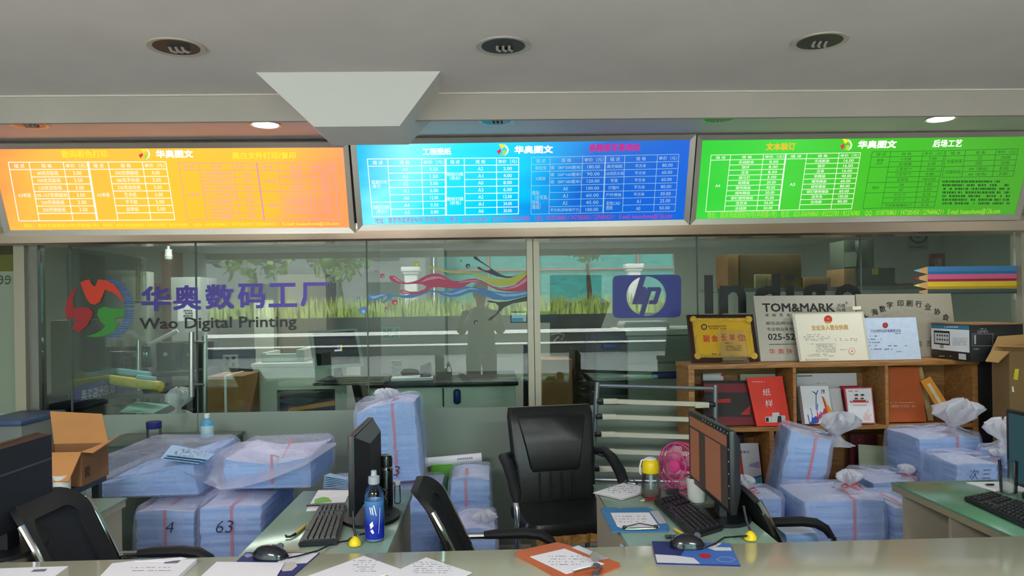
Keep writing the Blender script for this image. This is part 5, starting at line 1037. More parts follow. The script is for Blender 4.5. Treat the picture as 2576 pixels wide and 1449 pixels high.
pc = PY(1710, 1172, 2.92); t = T('desk_fan', 'small pink desk fan half hidden behind the studded monitor', 'fan', (pc.x, pc.y, ZD)); nrm = V((-.80, -.60, .10)).normalized(); q = nrm.to_track_quat('Z', 'Y')
fw_ = lambda x, y, z: pc+q@V((x, y, z)); R_ = .088
b = B()
for zz, rr in ((.02, R_), (-.02, R_), (.03, R_*.6), (0, R_*1.03)): b.tube([fw_(rr*cos(a), rr*sin(a), zz) for a in [2*pi*i/36 for i in range(37)]], .0028, 6, cap=False)
for k in range(44):
    a = 2*pi*k/44; b.tube([fw_(.022*cos(a), .022*sin(a), .036), fw_(R_*.62*cos(a), R_*.62*sin(a), .031), fw_(R_*cos(a), R_*sin(a), .018)], .0011, 4)
    if k % 2: b.tube([fw_(.022*cos(a), .022*sin(a), -.034), fw_(R_*cos(a), R_*sin(a), -.018)], .0011, 4)
b.out('guard_grille', pk, t)
for k in range(4):
    b = B(); a = pi/2*k+.4; b.loft([[fw_(r_*cos(a+d)-0, r_*sin(a+d), .012*(d)*2) for r_, d in ((.02, -.25), (.075, -.42), (.08, 0), (.072, .42), (.02, .3))], [fw_(r_*cos(a+d), r_*sin(a+d), .012*(d)*2+.002) for r_, d in ((.02, -.25), (.075, -.42), (.08, 0), (.072, .42), (.02, .3))]]); b.out('blade', pkt, t)
b = B(); b.lathe([(.002, .045), (.020, .042), (.026, .034), (.026, .030), (.002, .030)], pc, 24, nrm); b.lathe([(.02, -.02), (.024, -.05), (.002, -.055)], pc, 20, nrm); b.out('hub', pk, t)
b = B(); sx = q@V((1, 0, 0)); 
if abs(sx.z) > .5: sx = q@V((0, 1, 0))
sx.z = 0; sx.normalize(); fo_ = V((nrm.x, nrm.y, 0)).normalized(); zb = ZD+.005-pc.z
for s in (-1, 1): b.tube([pc+sx*s*R_*1.04, pc+sx*s*R_*.9+V((0, 0, zb))+fo_*.03, pc+sx*s*R_*.9+V((0, 0, zb))-fo_*.07], .003, 6)
b.tube([pc+sx*R_*.9+V((0, 0, zb))+fo_*.03, pc-sx*R_*.9+V((0, 0, zb))+fo_*.03], .003, 6); b.out('stand', pk, t)
lathe_thing('mug', 'white mug behind the studded monitor', 'mug', 1752, 1262, ZD, [('mug', [(.026, 0), (.030, .003), (.036, .09), (.034, .09), (.028, .006), (.002, .006)], M('mug_white', (210, 210, 204), .3))])
p = PZ(1692, 1243, ZD); t = T('binder_clip', 'black binder clip standing by the keyboard', 'clip', p); b = B(); b.loft([[p+V((-.023, -.008, 0)), p+V((.023, -.008, 0)), p+V((.023, .008, 0)), p+V((-.023, .008, 0))], [p+V((-.023, -.002, .022)), p+V((.023, -.002, .022)), p+V((.023, .002, .022)), p+V((-.023, .002, .022))]]); b.out('body', black, t, smooth=False)
b = B(); b.tube([p+V((-.012, 0, .02)), p+V((-.004, 0, .035)), p+V((-.01, 0, .042))], .001, 5); b.tube([p+V((.008, 0, .02)), p+V((.001, 0, .035)), p+V((.008, 0, .042))], .001, 5); b.out('handle', black, t)
def pen(label, a, e, z, m_, tipm, r=.0045):
    A, Q = PZ(*a, z), PZ(*e, z); t = T('pen', label, 'pen', A.lerp(Q, .5), 'loose pens'); b = B(); b.tube([A.lerp(Q, .25), Q], r, 8); b.out('barrel', m_, t); b = B(); b.tube([A, A.lerp(Q, .24)], [.0018, r*.95], 8); b.out('tip', tipm, t)
pen('cream and red pen between the clipboards and keyboard', (1611, 1260), (1650, 1254), ZD+.006, M('pen_red', (150, 30, 30), .4), M('pen_cream', (200, 186, 150), .4))
pen('yellow pen sticking out beside the keyboard', (1694, 1329), (1724, 1347), ZD+.007, M('pen_yellow', (226, 184, 30), .4), M('pen_yellow', (226, 184, 30), .4))
A, Q = PZ(1674, 1350, ZD+.008), PZ(1722, 1350, ZD+.008); b = B(); d = Q-A; b.tube([A+d*(i/80)+V((0, .006*sin(i*1.1), .006*cos(i*1.1))) for i in range(81)], .0014, 5); thing1('spring_cord', 'black coiled cord behind the mouse on the blue pad', 'cord', b, black)
P_ = [(1770, 1277), (1800, 1276), (1827, 1304), (1798, 1306)]; o, P = sheet('card_pad', 'pale stack of cards under the studded monitor', P_, ZD, .012, M('card_pale', (190, 190, 180), .6), 'cards')
# ------------------------------------------------ things on the green desk
o, P = sheet('paper_sheet', 'printed sheet lying under the glass cup on the green desk', [(2430, 1213), (2500, 1234), (2600, 1236), (2600, 1210)], ZD, .0016)
lathe_thing('glass_cup', 'clear glass cup in front of the teal monitor', 'cup', 2537, 1240, ZD, [('cup', [(.024, 0), (.029, .003), (.033, .12), (.0315, .12), (.028, .006), (.002, .006)], clear), ('drink', [(.02, .007), (.0275, .008), (.029, .05), (.002, .05)], M('drink_clear', (190, 186, 180), .1, alpha=.35))])
pen('dark pen lying on the sheet on the green desk', (2478, 1219), (2500, 1219), ZD+.008, black, black, .004)
# ================================================================ bundles of blue forms in plastic bags
formm = layer_mat('form_layers', (156, 194, 240), (112, 156, 212)); topm = M('form_faces', (196, 200, 222), .8, var=(14, .06)); film = film_mat('bag_film', (228, 230, 252), .26); knotm = film_mat('bag_knot_film', (228, 228, 236), .72, 30.)
redt = M('tie_red', (200, 40, 44), .5); redl = M('strap_red', (206, 84, 100), .6); markm = M('marker_ink', (44, 48, 84), .7)
def noise3(p, s, seed): return noise.noise(V(p)*s+V((seed*7.3, seed*3.1, seed*1.7)))
def knot_mesh(b, p, size, seed, lean=(0, 0)):
    rings = []; n = 64
    for k, (h, r) in enumerate(((-.5, .9), (-.25, .5), (-.05, .22), (.08, .20), (.3, .45), (.6, .78), (.95, .92), (1.2, .80), (1.38, .5), (1.45, .12))):
        ring = []
        for i in range(n):
            a = 2*pi*i/n; w = 1+.26*sin(a*5+seed+k*.7)*min(1, max(0, h)*2)+.16*sin(a*9+k)*min(1, max(0, h))+.6*noise3((cos(a)*2, sin(a)*2, h*2.5), 1.0, seed)
            ring.append(V((p[0]+size*r*w*cos(a)+lean[0]*max(0, h)*size, p[1]+size*r*w*sin(a)+lean[1]*max(0, h)*size, p[2]+size*(h+.3*noise3((cos(a), sin(a), h), 2.2, seed)*min(1, max(0, h)+.2)))))
        rings.append(ring)
    b.loft(rings, False, True)
def tie_mesh(b, p, size):
    for s in (-1, 1): b.tube([p, p+V((s*size*.6, -size*.15, size*.35)), p+V((s*size*1.0, -size*.2, size*.05)), p+V((s*size*.5, -size*.1, -size*.1)), p], size*.09, 6)
    b.tube([p, p+V((size*.7, -size*.35, -size*.25)), p+V((size*1.2, -size*.4, -size*.15))], size*.08, 6)
GB = 'bagged bundles of blue forms'
def bundle(label, x0, x1, y0, y1, z0, z1, seed, knot=None, ksize=.06, rot=0., tilt=0., tie=False, mark=None, strap=None, filmed=True, sag=.0, dome=.0, flare=0., klean=(0, 0), taper=0., slope=0.):
    cx, cy = (x0+x1)/2, (y0+y1)/2; w, d, h = x1-x0, y1-y0, z1-z0; rn = random.Random(seed)
    X = Matrix.Translation((cx, cy, z0))@Matrix.Rotation(tilt, 4, 'Y')@Matrix.Rotation(rot, 4, 'Z')
    t = T('form_bundle', label, 'bundle of forms', (cx, cy, z0), GB)
    # paper block: layers that do not quite line up
    m = 7; levels = max(4, int(h/.022)); rings = []
    def top(x, y): return -sag*(1-(2*x/w)**2)*(1-.5*(2*y/d)**2)+dome*(1-(2*x/w)**2)+slope*(x/w-.5)+.012*noise3((x, y, 1), 7, seed)
    for k in range(levels+1):
        f = k/levels; ox, oy = rn.uniform(-.004, .004), rn.uniform(-.004, .004); grow = rn.uniform(-.003, .003); tw = 1-taper*f
        ring = []
        W_, D_ = (w-.03)*tw/2+grow, (d-.03)/2+grow; side = []
        for a in range(m): side.append((-W_+2*W_*a/m, -D_))
        for a in range(m): side.append((W_, -D_+2*D_*a/m))
        for a in range(m): side.append((W_-2*W_*a/m, D_))
        for a in range(m): side.append((-W_, D_-2*D_*a/m))
        for x, y in side: ring.append(X@V((x+ox, y+oy, f*(h-.012)+f*f*top(x, y)+.004*noise3((x, y, f*4), 5, seed)*f)))
        rings.append(ring)
    for s_ in (.75, .5, .25, .06):       # crumpled top faces
        base = rings[levels]; ring = []
        for p in base:
            q = X.inverted()@p; x, y = q.x*s_, q.y*s_; ring.append(X@V((x, y, (h-.012)+top(x, y))))
        rings.append(ring)
    b = B(); b.loft(rings); pb_ = b.out('paper_block', formm, t, ang=25); pb_.data.materials.append(topm)
    for f_ in pb_.data.polygons:
        if f_.normal.z > .6: f_.material_index = 1
    if strap is not None:
        for sx in strap:
            x = (sx-.5)*(w-.03); b = B(); yf = -(d-.03)/2-.006; pts = [(yf, .02), (yf, h*.5), (yf, h-.004), (yf*.3, h+.002+top(x, 0)), (-yf*.5, h+.002)]
            for (ya, za), (yb_, zb_) in zip(pts, pts[1:]): b.face([X@V((x-.006, ya, za)), X@V((x+.006, ya, za)), X@V((x+.006, yb_, zb_)), X@V((x-.006, yb_, zb_))])
            b.out('red_strap', redl, t)
    if filmed:
        rings = []; n = 44
        kp = (X.inverted()@V(knot)) if knot else None; zt_ = h+.006
        prof = [(-.0, 1.03, 1.03), (.12, 1.035+flare, 1.035+flare), (.35, 1.04+flare*.6, 1.04+flare*.6), (.6, 1.035, 1.035), (.85, 1.03-taper*.6, 1.03), (.97, 1.015-taper, 1.02)]
        for f, sx, sy in prof:
            ring = []
            for (x, y) in rrect(w*sx, d*sy, min(w, d)*.10, 10)[:44]:
                nn = .012*noise3((x, y, f*1.2), 6, seed)+.008*noise3((x*3, y*3, f*.5), 6, seed+3); l = V((x, y, 0)).normalized()
                ring.append(X@V((x+l.x*nn, y+l.y*nn, f*h+f*f*f*top(x, y)+.006*noise3((x, y, 0), 5, seed))))
            rings.append(ring)
        tops = [(.93, .0), (.72, .0), (.45, .0), (.2, .0)]
        for k, (s_, _) in enumerate(tops):
            ring = []; g = 1-s_
            for i, (x, y) in enumerate(rrect(w*(1-taper), d, min(w, d)*.10, 10)[:44]):
                tx_, ty_ = (kp.x, kp.y) if kp else (0, 0); xx, yy = x*s_+tx_*g, y*s_+ty_*g
                lift = ((kp.z-h) if kp else .02)*max(0, (g-.25)/.6)**1.6
                pl = .007*sin(i*1.3+seed)*g if kp else 0
                ring.append(X@V((xx, yy, max(h+.008+top(xx, yy), h+.008+lift)+pl+.01*noise3((x, y, s_), 8, seed))))
            rings.append(ring)
        b = B(); b.loft(rings, False, True); b.out('bag', film, t, ang=60)
    if knot:
        b = B(); knot_mesh(b, V(knot)+V((0, 0, .0)), ksize, seed, klean); b.out('bag_knot', knotm, t, ang=75)
        if tie: b = B(); tie_mesh(b, V(knot)+V((0, -ksize*.3, 0)), ksize*.9); b.out('red_tie', redt, t)
    if mark:
        txt, u, v, hh = mark; o_ = X@V(((u-.5)*w, -(d)/2-.022, v*h)); ex = (X.to_3x3()@V((1, 0, 0))); P = Plane(o_, o_+ex, o_+V((0, 0, 1)))
        vs, fs = text_mesh(txt, -.01, .2); b = B(); vv = [b.bm.verts.new(P.at(x*hh*len(txt)*.7, y*hh, 0)) for x, y in vs]
        for f in fs:
            try: b.bm.faces.new([vv[i] for i in f])
            except ValueError: pass
        b.out('marker_writing', markm, t, smooth=None)
    return t
kp = lambda px, py, y: PY(px, py, y)
xC0, xC1 = PY(332, 1330, 3.45).x, PY(499, 1330, 3.45).x; xD1 = PY(668, 1330, 3.45).x
zC = PY(420, 1283, 3.45).z; zD_ = PY(580, 1268, 3.45).z
bundle('square bagged bundle marked 4 beside the chair armrest, under the slanting bundle', xC0, xC1-.01, 3.45, 4.02, 0, zC, 11, None, mark=('4', .62, .88, .05), strap=[.5], dome=.01)
bundle('square bagged bundle marked 63 standing beside the bundle marked 4', xC1, xD1, 3.42, 4.02, 0, zD_, 12, None, mark=('63', .45, .86, .055), strap=[.52], dome=.0)
# the pair lying on top
a0 = PY(222, 1200, 3.62).x
bundle('slanting bagged bundle lying on the bundle marked 4, with loose forms on it', a0, xC1-.05, 3.62, 4.25, zC+.022, PY(420, 1118, 4.0).z, 13, None, sag=-.02, flare=.025, taper=.12, slope=.13)
xB0, xB1 = PY(560, 1200, 3.62).x, PY(790, 1200, 3.62).x
tB = bundle('broad bagged bundle with a sagging loose film top, lying on the bundle marked 63', xB0, xB1, 3.60, 4.12, max(zC, zD_)+.03, PY(789, 1138, 3.62).z, 14, None, sag=.06, strap=[.55])
# loose film tail of that bag
def curve_at(pts, f):
    q = f*(len(pts)-1); i = min(int(q), len(pts)-2); a, c = pts[i], pts[i+1]; g = q-i; return (a[0]+(c[0]-a[0])*g, a[1]+(c[1]-a[1])*g)
up_ = [(452, 1180), (490, 1164), (540, 1140), (600, 1112), (660, 1108), (740, 1122), (845, 1113)]; lo_c = [(458, 1186), (500, 1210), (555, 1232), (610, 1226), (680, 1206), (765, 1172), (845, 1120)]
b = B(); rings = []
for k in range(19):
    f = k/18; ux, uy = curve_at(up_, f); vx, vy = curve_at(lo_c, f); ring = []
    for u in range(9):
        g = u/8; ring.append(PY(ux+(vx-ux)*g, uy+(vy-uy)*g+5*sin(g*9+k*.9)*g*(1-g)*2, 3.94-.42*g**.8+.012*sin(g*11+k*1.7)))
    rings.append(ring)
for r0_, r1_ in zip(rings, rings[1:]):
    for u in range(8): b.face([r0_[u], r0_[u+1], r1_[u+1], r1_[u]])
bmesh.ops.remove_doubles(b.bm, verts=b.bm.verts[:], dist=.0005); b.out('loose_film', film_mat('slack_film', (226, 226, 244), .46), tB, ang=60)
# loose forms fanned on top of the slanting bundle
for k, (dx, dy, lab) in enumerate(((0, 0, 'blue form lying lowest of the fanned sheets on the slanting bundle'), (12, -5, 'blue form in the middle of the fanned sheets on the slanting bundle'), (24, -10, 'blue form lying uppermost of the fanned sheets on the slanting bundle'))):
    Y0, Y1 = 3.54, 3.78; c = [PY(404+dx*.6, 1153+dy, Y0), PY(500+dx, 1165+dy, Y0), PY(534+dx*.3, 1148+dy*.6, Y1), PY(432+dx*.6, 1119-dy*.1, Y1)]
    n = (c[1]-c[0]).cross(c[3]-c[0]); b = B(); b.prism(c, n, .004); o = thing1('blue_form', lab, 'form', b, fan_paper, 'loose blue forms', smooth=False)
    if k == 2:
        P = Plane(c[0], c[1], c[3]); b = B(); strokes(b, P, 440, 1128, 520, 1150, 4, 1.8, .5, 5, off=.001); b.out('print', ink, o, smooth=None)
# tall bag, its support, and the ones by the black chair
xE0, xE1 = PY(897, 1150, 3.95).x, PY(1063, 1150, 3.95).x; zE = PY(960, 1214, 3.95).z
bundle('bagged bundle in the gap under the tall tied bag', xE0, PY(1112, 1300, 3.85).x, 3.85, 4.3, 0, zE-.03, 21, None)
bundle('tall white-tied bag of forms rising behind the edge-on monitor', xE0, xE1, 3.95, 4.3, zE, PY(1010, 1010, 4.0).z, 22, kp(970, 1012, 4.06), .05, tilt=rad(-3), strap=[.62], mark=('3', .62, .15, .05), taper=.03, flare=.03, dome=.03, slope=.05, klean=(0, -.3))
xF0, xF1 = PY(1126, 1260, 3.92).x, PY(1238, 1260, 3.92).x
bundle('bagged stack of forms beside the black leather chair, with a slack film top', xF0, xF1, 3.92, 4.3, 0, PY(1170, 1207, 3.92).z, 23, None, strap=[.4], dome=.02, flare=.03)
xH0, xH1 = PY(1155, 1340, 3.4).x, PY(1275, 1340, 3.4).x
bundle('low bag with a white knot on the floor beside the black leather chair', xH0-.03, xH1-.04, 3.42, 3.78, 0, PY(1215, 1338, 3.4).z, 24, kp(1216, 1322, 3.55), .05, klean=(.1, -.3), dome=.02, flare=.04)
# right-hand group in front of the shelf unit
xI0, xI1 = PY(2010, 1200, 3.62).x, PY(2150, 1200, 3.62).x
bundle('tall leaning bag of forms with a white tied top in front of the shelf unit', xI0-.16, xI1-.21, 3.68, 4.05, 0, PY(2080, 1092, 3.62).z, 31, kp(2104, 1098, 3.80), .085, tilt=rad(13), rot=rad(-14), strap=[.62], klean=(.1, -.2))
xJ0, xJ1 = PY(2022, 1300, 3.28).x, PY(2236, 1300, 3.28).x
bundle('large square bag of forms with a red-tied knot in front of the leaning bag', xJ0, xJ1, 3.28, 3.60, 0, PY(2130, 1256, 3.28).z, 32, kp(2134, 1222, 3.42), .05, tie=True, mark=('了人', .55, .28, .06), strap=[.62], dome=.01)
xK0, xK1 = PY(1872, 1290, 3.4).x, PY(1978, 1290, 3.4).x
bundle('red-tied bag of forms behind the mesh chair at the fan desk', xK0, xK1, 3.40, 3.64, 0, PY(1930, 1250, 3.4).z, 33, kp(1880, 1232, 3.5), .045, tie=True, klean=(-.3, 0))
bundle('low bundle of forms on the floor under the armrest of the mesh chair', PY(1955, 1350, 3.05).x, PY(2040, 1350, 3.05).x+.02, 2.98, 3.24, 0, PY(2000, 1338, 2.98).z, 34, None, filmed=False)
xL0, xL1 = PY(2172, 1220, 3.85).x, PY(2312, 1220, 3.85).x
bundle('bag of forms with a red-tied knot, half hidden by the green desk', xL0+.02, xL1-.02, 3.80, 4.12, 0, PY(2240, 1208, 3.8).z, 35, kp(2282, 1196, 3.88), .04, tie=True)
xM0, xM1 = PY(2311, 1150, 3.85).x, PY(2478, 1150, 3.85).x
bundle('big bag of forms with a large white knot beside the cartons', xM0, xM1, 3.85, 4.2, 0, PY(2400, 1096, 3.85).z, 36, kp(2395, 1075, 3.98), .10, klean=(.4, -.2), mark=('木ㄗ', .45, .82, .07), strap=[.62])
xN0, xN1 = PY(2398, 1180, 3.5).x, PY(2515, 1180, 3.5).x
bundle('small red-tied bag of forms in front of the big white-knotted bag', xN0, xN1, 3.48, 3.78, 0, PY(2450, 1163, 3.48).z, 37, kp(2510, 1155, 3.6), .04, tie=True, mark=('次 三', .45, .93, .05))
xO0, xO1 = PY(2240, 1320, 3.3).x, PY(2330, 1320, 3.3).x
bundle('bag of forms with a pink strap squeezed beside the green desk', xO0, xO1, 3.28, 3.6, 0, PY(2265, 1275, 3.28).z, 38, None, strap=[.35])
bundle('white-topped bag in the corner behind the teal monitor', 2.46, 2.66, 3.50, 3.76, 0, PY(2530, 1145, 3.50).z, 39, kp(2524, 1112, 3.62), .08)
# paper tube and green box behind
P0, P1 = PY(1070, 1164, 4.42), PY(1212, 1151, 4.42)
b = B(); b.tube([P0, P0.lerp(P1, .5), P1], .028, 18); o = thing1('paper_tube', 'rolled white drawing lying behind the tied bags against the frosted glass', 'roll', b, pw)
b = B(); d = (P1-P0).normalized()
for k in range(8): c = P0.lerp(P1, .58+k*.035)+V((0, -.0285, .008)); b.box((c.x-.003, c.y-.0008, c.z-.004), (c.x+.003, c.y, c.z+.006))
b.out('print', ink, o, smooth=False)
e = ext(1086, 1172, 1112, 1260, 4.36); b = B(); b.box((e[0], 4.36, 0), (e[1]+.10, 4.5, e[3]), .004); thing1('green_box', 'bright green box against the frosted glass under the rolled drawing', 'box', b, M('box_green', (96, 176, 40), .5))
e = ext(1060, 1160, 1080, 1200, 4.4); b = B(); b.box((P0.x-.1, 4.37, 0), (P0.x+.02, 4.48, P0.z-.03), .004); thing1('carton', 'narrow carton propping the rolled drawing behind the tall bag', 'box', b, carton)
# ---------------------------------------------------------------- cabinet, jar, sanitiser, open carton by the glass
e = ext(244, 1114, 560, 1165, 4.25); zc_ = e[3]
t = T('low_cabinet', 'low dark green cabinet against the frosted glass behind the bundles', 'cabinet', ((e[0]+e[1])/2, 4.4, 0))
b = B(); b.box((e[0], 4.27, 0), (e[1], 4.6, zc_-.02)); b.out('body', M('cabinet_green', (74, 88, 82), .5), t, smooth=False)
b = B(); b.box((e[0]-.01, 4.25, zc_-.019), (e[1]+.01, 4.61, zc_), .004); b.out('top', M('cabinet_top', (88, 102, 96), .4), t)
b = B(); b.box((e[0]+.03, 4.255, zc_-.06), (e[0]+.3, 4.269, zc_-.05), .002); b.out('handle', alud, t)
p = PY(388, 1115, 4.4); t = T('lidded_jar', 'clear jar with a dark blue lid behind the slanting bundle', 'jar', (p.x, 4.4, zc_)); b = B(); b.lathe([(.035, 0), (.04, .004), (.04, .055), (.034, .06)], (p.x, 4.4, zc_), 24); b.out('jar', clear, t)
zl = PY(388, 1092, 4.4).z; b = B(); b.lathe([(.041, .0), (.042, .002), (.042, .036), (.038, .04), (.002, .04)], (p.x, 4.4, zc_+.058), 24); b.out('lid', M('lid_navy', (34, 44, 110), .35), t)
p = PY(522, 1140, 4.35); t = T('sanitiser_bottle', 'small pump-top bottle of blue hand gel behind the loose blue forms', 'bottle', (p.x, 4.35, zc_)); q_ = (p.x, 4.35, zc_)
b = B(); b.lathe([(.03, 0), (.036, .004), (.036, .08), (.030, .10), (.016, .112), (.014, .12)], q_, 20); b.out('bottle', M('gel_blue', (90, 170, 210), .15, alpha=.75), t)
b = B(); b.lathe([(.0155, .118), (.016, .12), (.016, .142), (.002, .143)], q_, 16); b.out('cap', M('lid_white', (220, 220, 220), .4), t)
b = B(); b.lathe([(.0365, .015), (.0368, .016), (.0368, .075), (.0365, .076)], q_, 20); b.out('label_wrap', M('gel_label', (170, 200, 206), .5), t)
# open carton on a stool behind the big dark monitor
bx0, bx1 = PY(60, 1180, 3.2).x, PY(206, 1180, 3.2).x; bzt, bzb = PY(206, 1138, 3.2).z, PY(190, 1224, 3.2).z; by0, by1 = 3.2, 3.42
cf = M('carton_flap_lit', (190, 132, 78), .8, var=(5, .1)); cdm = M('carton_body_shaded', (136, 94, 60), .8, var=(5, .12))  # flaps lighter than the body: fall of light put into the cardboard colours
t = T('open_carton', 'open brown carton with raised flaps behind the big dark monitor', 'box', ((bx0+bx1)/2, 3.3, bzb))
b = B(); th = .005
for lo, hi in (((bx0, by0, bzb), (bx1, by0+th, bzt)), ((bx0, by1-th, bzb), (bx1, by1, bzt)), ((bx0, by0+th, bzb), (bx0+th, by1-th, bzt)), ((bx1-th, by0+th, bzb), (bx1, by1-th, bzt)), ((bx0+th, by0+th, bzb), (bx1-th, by1-th, bzb+th))): b.box(lo, hi)
b.out('carton_body', cdm, t, smooth=False)
def flap(p, nm='flap'):
    n = (p[1]-p[0]).cross(p[3]-p[0]); b = B(); b.prism(p, n, .004); b.out(nm, cf, t, smooth=False)
flap([V((bx0, by1, bzt)), V((bx1, by1, bzt)), PY(256, 1041, 3.48), PY(137, 1034, 3.48)+V((-.02, 0, 0))])
flap([V((bx1, by0, bzt)), V((bx1, by1, bzt)), PY(306, 1093, 3.46), PY(235, 1140, 3.16)])
flap([V((bx0, by0, bzt)), V((bx1, by0, bzt)), V((bx1, by0-.10, bzt-.10)), V((bx0, by0-.10, bzt-.10))])
P = vplane(by0-.001)
b = B(); b.tx(Plane((bx1+.001, by0, 0), (bx1+.001, by1, 0), (bx1+.001, by0, 1)), '青', 212, 1172, 228, 1200, .001, .02); b.out('print', M('carton_print', (84, 60, 44), .8), t, smooth=None)
t = T('side_stool', 'small dark stand under the open carton', 'stand', ((bx0+bx1)/2, 3.3, 0)); b = B(); b.box((bx0-.02, 3.16, bzb-.03), (bx1-.02, 3.44, bzb-.001)); b.out('top', dkg, t, smooth=False)
for xx in (bx0, bx1-.06):
    for yy in (3.17, 3.39): b = B(); b.box((xx, yy, 0), (xx+.03, yy+.03, bzb-.031)); b.out('leg', dkg, t, smooth=False)
# ================================================================ chairs
meshm = M('chair_mesh', (24, 27, 34), .9, bump=(400, .3)); padm = M('chair_pad', (16, 17, 20), .7)
def mesh_chair(label, xt, y0, y1, zt=.885, slope=.45):
    t = T('mesh_chair', label, 'office chair', (xt+.35, (y0+y1)/2, 0), 'mesh-backed office chairs')
    bx = lambda z: xt+(zt-z)*slope-.03*max(0, (z-.80)/.1)**2
    W_ = y1-y0; outl = []
    prof = rrect(W_, .44, .07, 6); zc2 = zt-.22
    outl = [(y0+W_/2+a, zc2+c) for a, c in prof]
    inner = [(y0+W_/2+a, zc2+c) for a, c in rrect(W_-.11, .33, .04, 6)]
    def P3(y, z, o): bow = .035*(1-((y-y0-W_/2)/(W_/2))**2); return V((bx(z)+o-bow, y, z))
    n = len(outl); b = B()
    A = [P3(y, z, .012) for y, z in outl]; Bk = [P3(y, z, -.012) for y, z in outl]; I = [P3(y, z, .012) for y, z in inner]; J = [P3(y, z, -.012) for y, z in inner]
    R = [b.vs(q) for q in (A, I, J, Bk)]
    for r0_, r1_ in ((0, 1), (1, 2), (2, 3), (3, 0)):
        for i in range(n): b.bm.faces.new((R[r0_][i], R[r0_][(i+1) % n], R[r1_][(i+1) % n], R[r1_][i]))
    b.out('backrest', padm, t)
    b = B(); c_ = P3(y0+W_/2, zc2, 0); I2 = [P3(y, z, 0) for y, z in inner]
    for i in range(n): b.face([c_, I2[i], I2[(i+1) % n]])
    bmesh.ops.remove_doubles(b.bm, verts=b.bm.verts[:], dist=.0001); b.out('mesh_panel', meshm, t)
    for y_, s in ((y0, -1), (y1, 1)):
        b = B(); b.tube([P3(y_+s*.006, zt-.05, .0)]+[P3(y_+s*.010, z, .0) for z in (.78, .72, .66, .60, .54)]+[V((bx(.5)+.02, y_+s*.012, .46)), V((bx(.5)+.10, y_+s*.012, .43))], .011, 10); b.out('chrome_frame', chrome, t)
        za = .635; xa = bx(za); L_ = .32
        b = B(); b.tube([V((xa, y_+s*.03, za)), V((xa+.08, y_+s*.03, za)), V((xa+.10, y_+s*.03, za))], .012, 10); b.tube([V((xa+L_-.02, y_+s*.03, za-.012)), V((xa+L_+.03, y_+s*.03, za-.06)), V((xa+L_+.035, y_+s*.03, .42)), V((xa+L_-.02, y_+s*.01, .40))], .012, 10); b.out('arm_bracket', chrome, t)
        b = B(); b.tube([V((xa+.07, y_+s*.03, za+.002)), V((xa+.12, y_+s*.03, za+.005)), V((xa+L_*.7, y_+s*.03, za+.006)), V((xa+L_-.04, y_+s*.03, za-.002)), V((xa+L_, y_+s*.03, za-.025)), V((xa+L_+.02, y_+s*.03, za-.055))], [.014, .018, .019, .019, .017, .013], 12, 1.3); b.out('armrest', padm, t)
    ym = (y0+y1)/2; xs = bx(.5)+.04
    b = B(); b.obox(Matrix.Translation((xs+.18, ym, .43)), (.36, W_, .07), .025, 3); b.out('seat', padm, t)
    for y_, s in ((y0, 1), (y1, -1)):
        b = B(); b.tube([V((xs+.05, y_+s*.04, .40)), V((xs+.26, y_+s*.03, .395)), V((xs+.30, y_+s*.02, .36)), V((xs+.30, y_+s*.01, .04)), V((xs+.24, y_+s*.01, .013)), V((xs-.04, y_+s*.01, .013))], .012, 10); b.out('leg', chrome, t)
    return t
mesh_chair('black mesh-backed chair with a chrome edge beside the big dark monitor', -1.443, 2.34, 2.69, .90)
mesh_chair('black chair seen edge-on with its chrome rail between the bottle desk and fan desk', -.212, 2.44, 2.80)
mesh_chair('black mesh-backed chair half hidden behind the studded monitor', .862, 2.48, 2.86)
# leather chair
lea = M('black_leather', (27, 29, 28), .36, bump=(180, .05)); 
A0, A1 = PZ(1394, 1262, .46), PZ(1452, 1316, .46); f_ = (A1-A0); f_.z = 0; Ls = f_.length; f_.normalize(); r_ = V((f_.y, -f_.x, 0)) ; r_ = -r_ if r_.x < 0 else r_
G = lambda u, v, w: V((A0.x, A0.y, 0))+r_*u+f_*v+V((0, 0, w))
t = T('leather_chair', 'black leather chair with a torn seat edge in the gap before the frosted glass', 'office chair', G(0, Ls/2, 0))
def slab(pts_fn, W0, W1, z0, z1, lean, th, n=8):
    rings = []
    for k in range(n+1):
        f = k/n; z = z0+(z1-z0)*f; w = W0+(W1-W0)*f; d = th*(1-.35*f); back = lean(f)
        e = .5 if k in (0, n) else 1
        rings.append([G(x*(.96 if e < 1 else 1), back+y*e, z) for x, y in rrect(w, d, d*.45, 5)])
    return rings
b = B(); b.loft(slab(None, .43, .47, .42, .955, lambda f: .02-.02*f-.07*f*f, .085, 12)); b.out('backrest', lea, t, ang=50)
b = B(); rings = []
for k, (f, w) in enumerate(((0, .27), (.08, .285), (.5, .33), (.92, .385), (1, .375))):
    z = .63+.285*f; F2 = (z-.42)/.535; back = .02-.02*F2-.07*F2*F2+.085*(1-.35*F2)/2; e = .001 if k in (0, 4) else .010
    rings.append([G(-w/2, back-.01, z), G(w/2, back-.01, z), G(w/2-.015, back+e, z), G(-w/2+.015, back+e, z)])
b.loft(rings); b.out('head_cushion', lea, t, ang=40)
b = B()
for u in (-.09, -.03, .03, .09): b.tube([G(u, .068, .49), G(u, .063, .56), G(u*.98, .055, .63)], .003, 6)
b.out('seam', M('leather_seam', (10, 10, 10), .5), t)
b = B(); rings = []
for z, s_ in ((.40, .97), (.415, 1.0), (.445, 1.0), (.463, .97), (.47, .85)):
    rings.append([G(x*s_, Ls/2+.02+y*s_, z+.012+.004*cos(x*9)) for x, y in rrect(.49, Ls+.06, .07, 6)])
b.loft(rings); b.out('seat', lea, t, ang=50)
fm = M('torn_foam', (176, 132, 74), .95, bump=(60, 1.0), var=(30, .35)); b = B(); rings = []
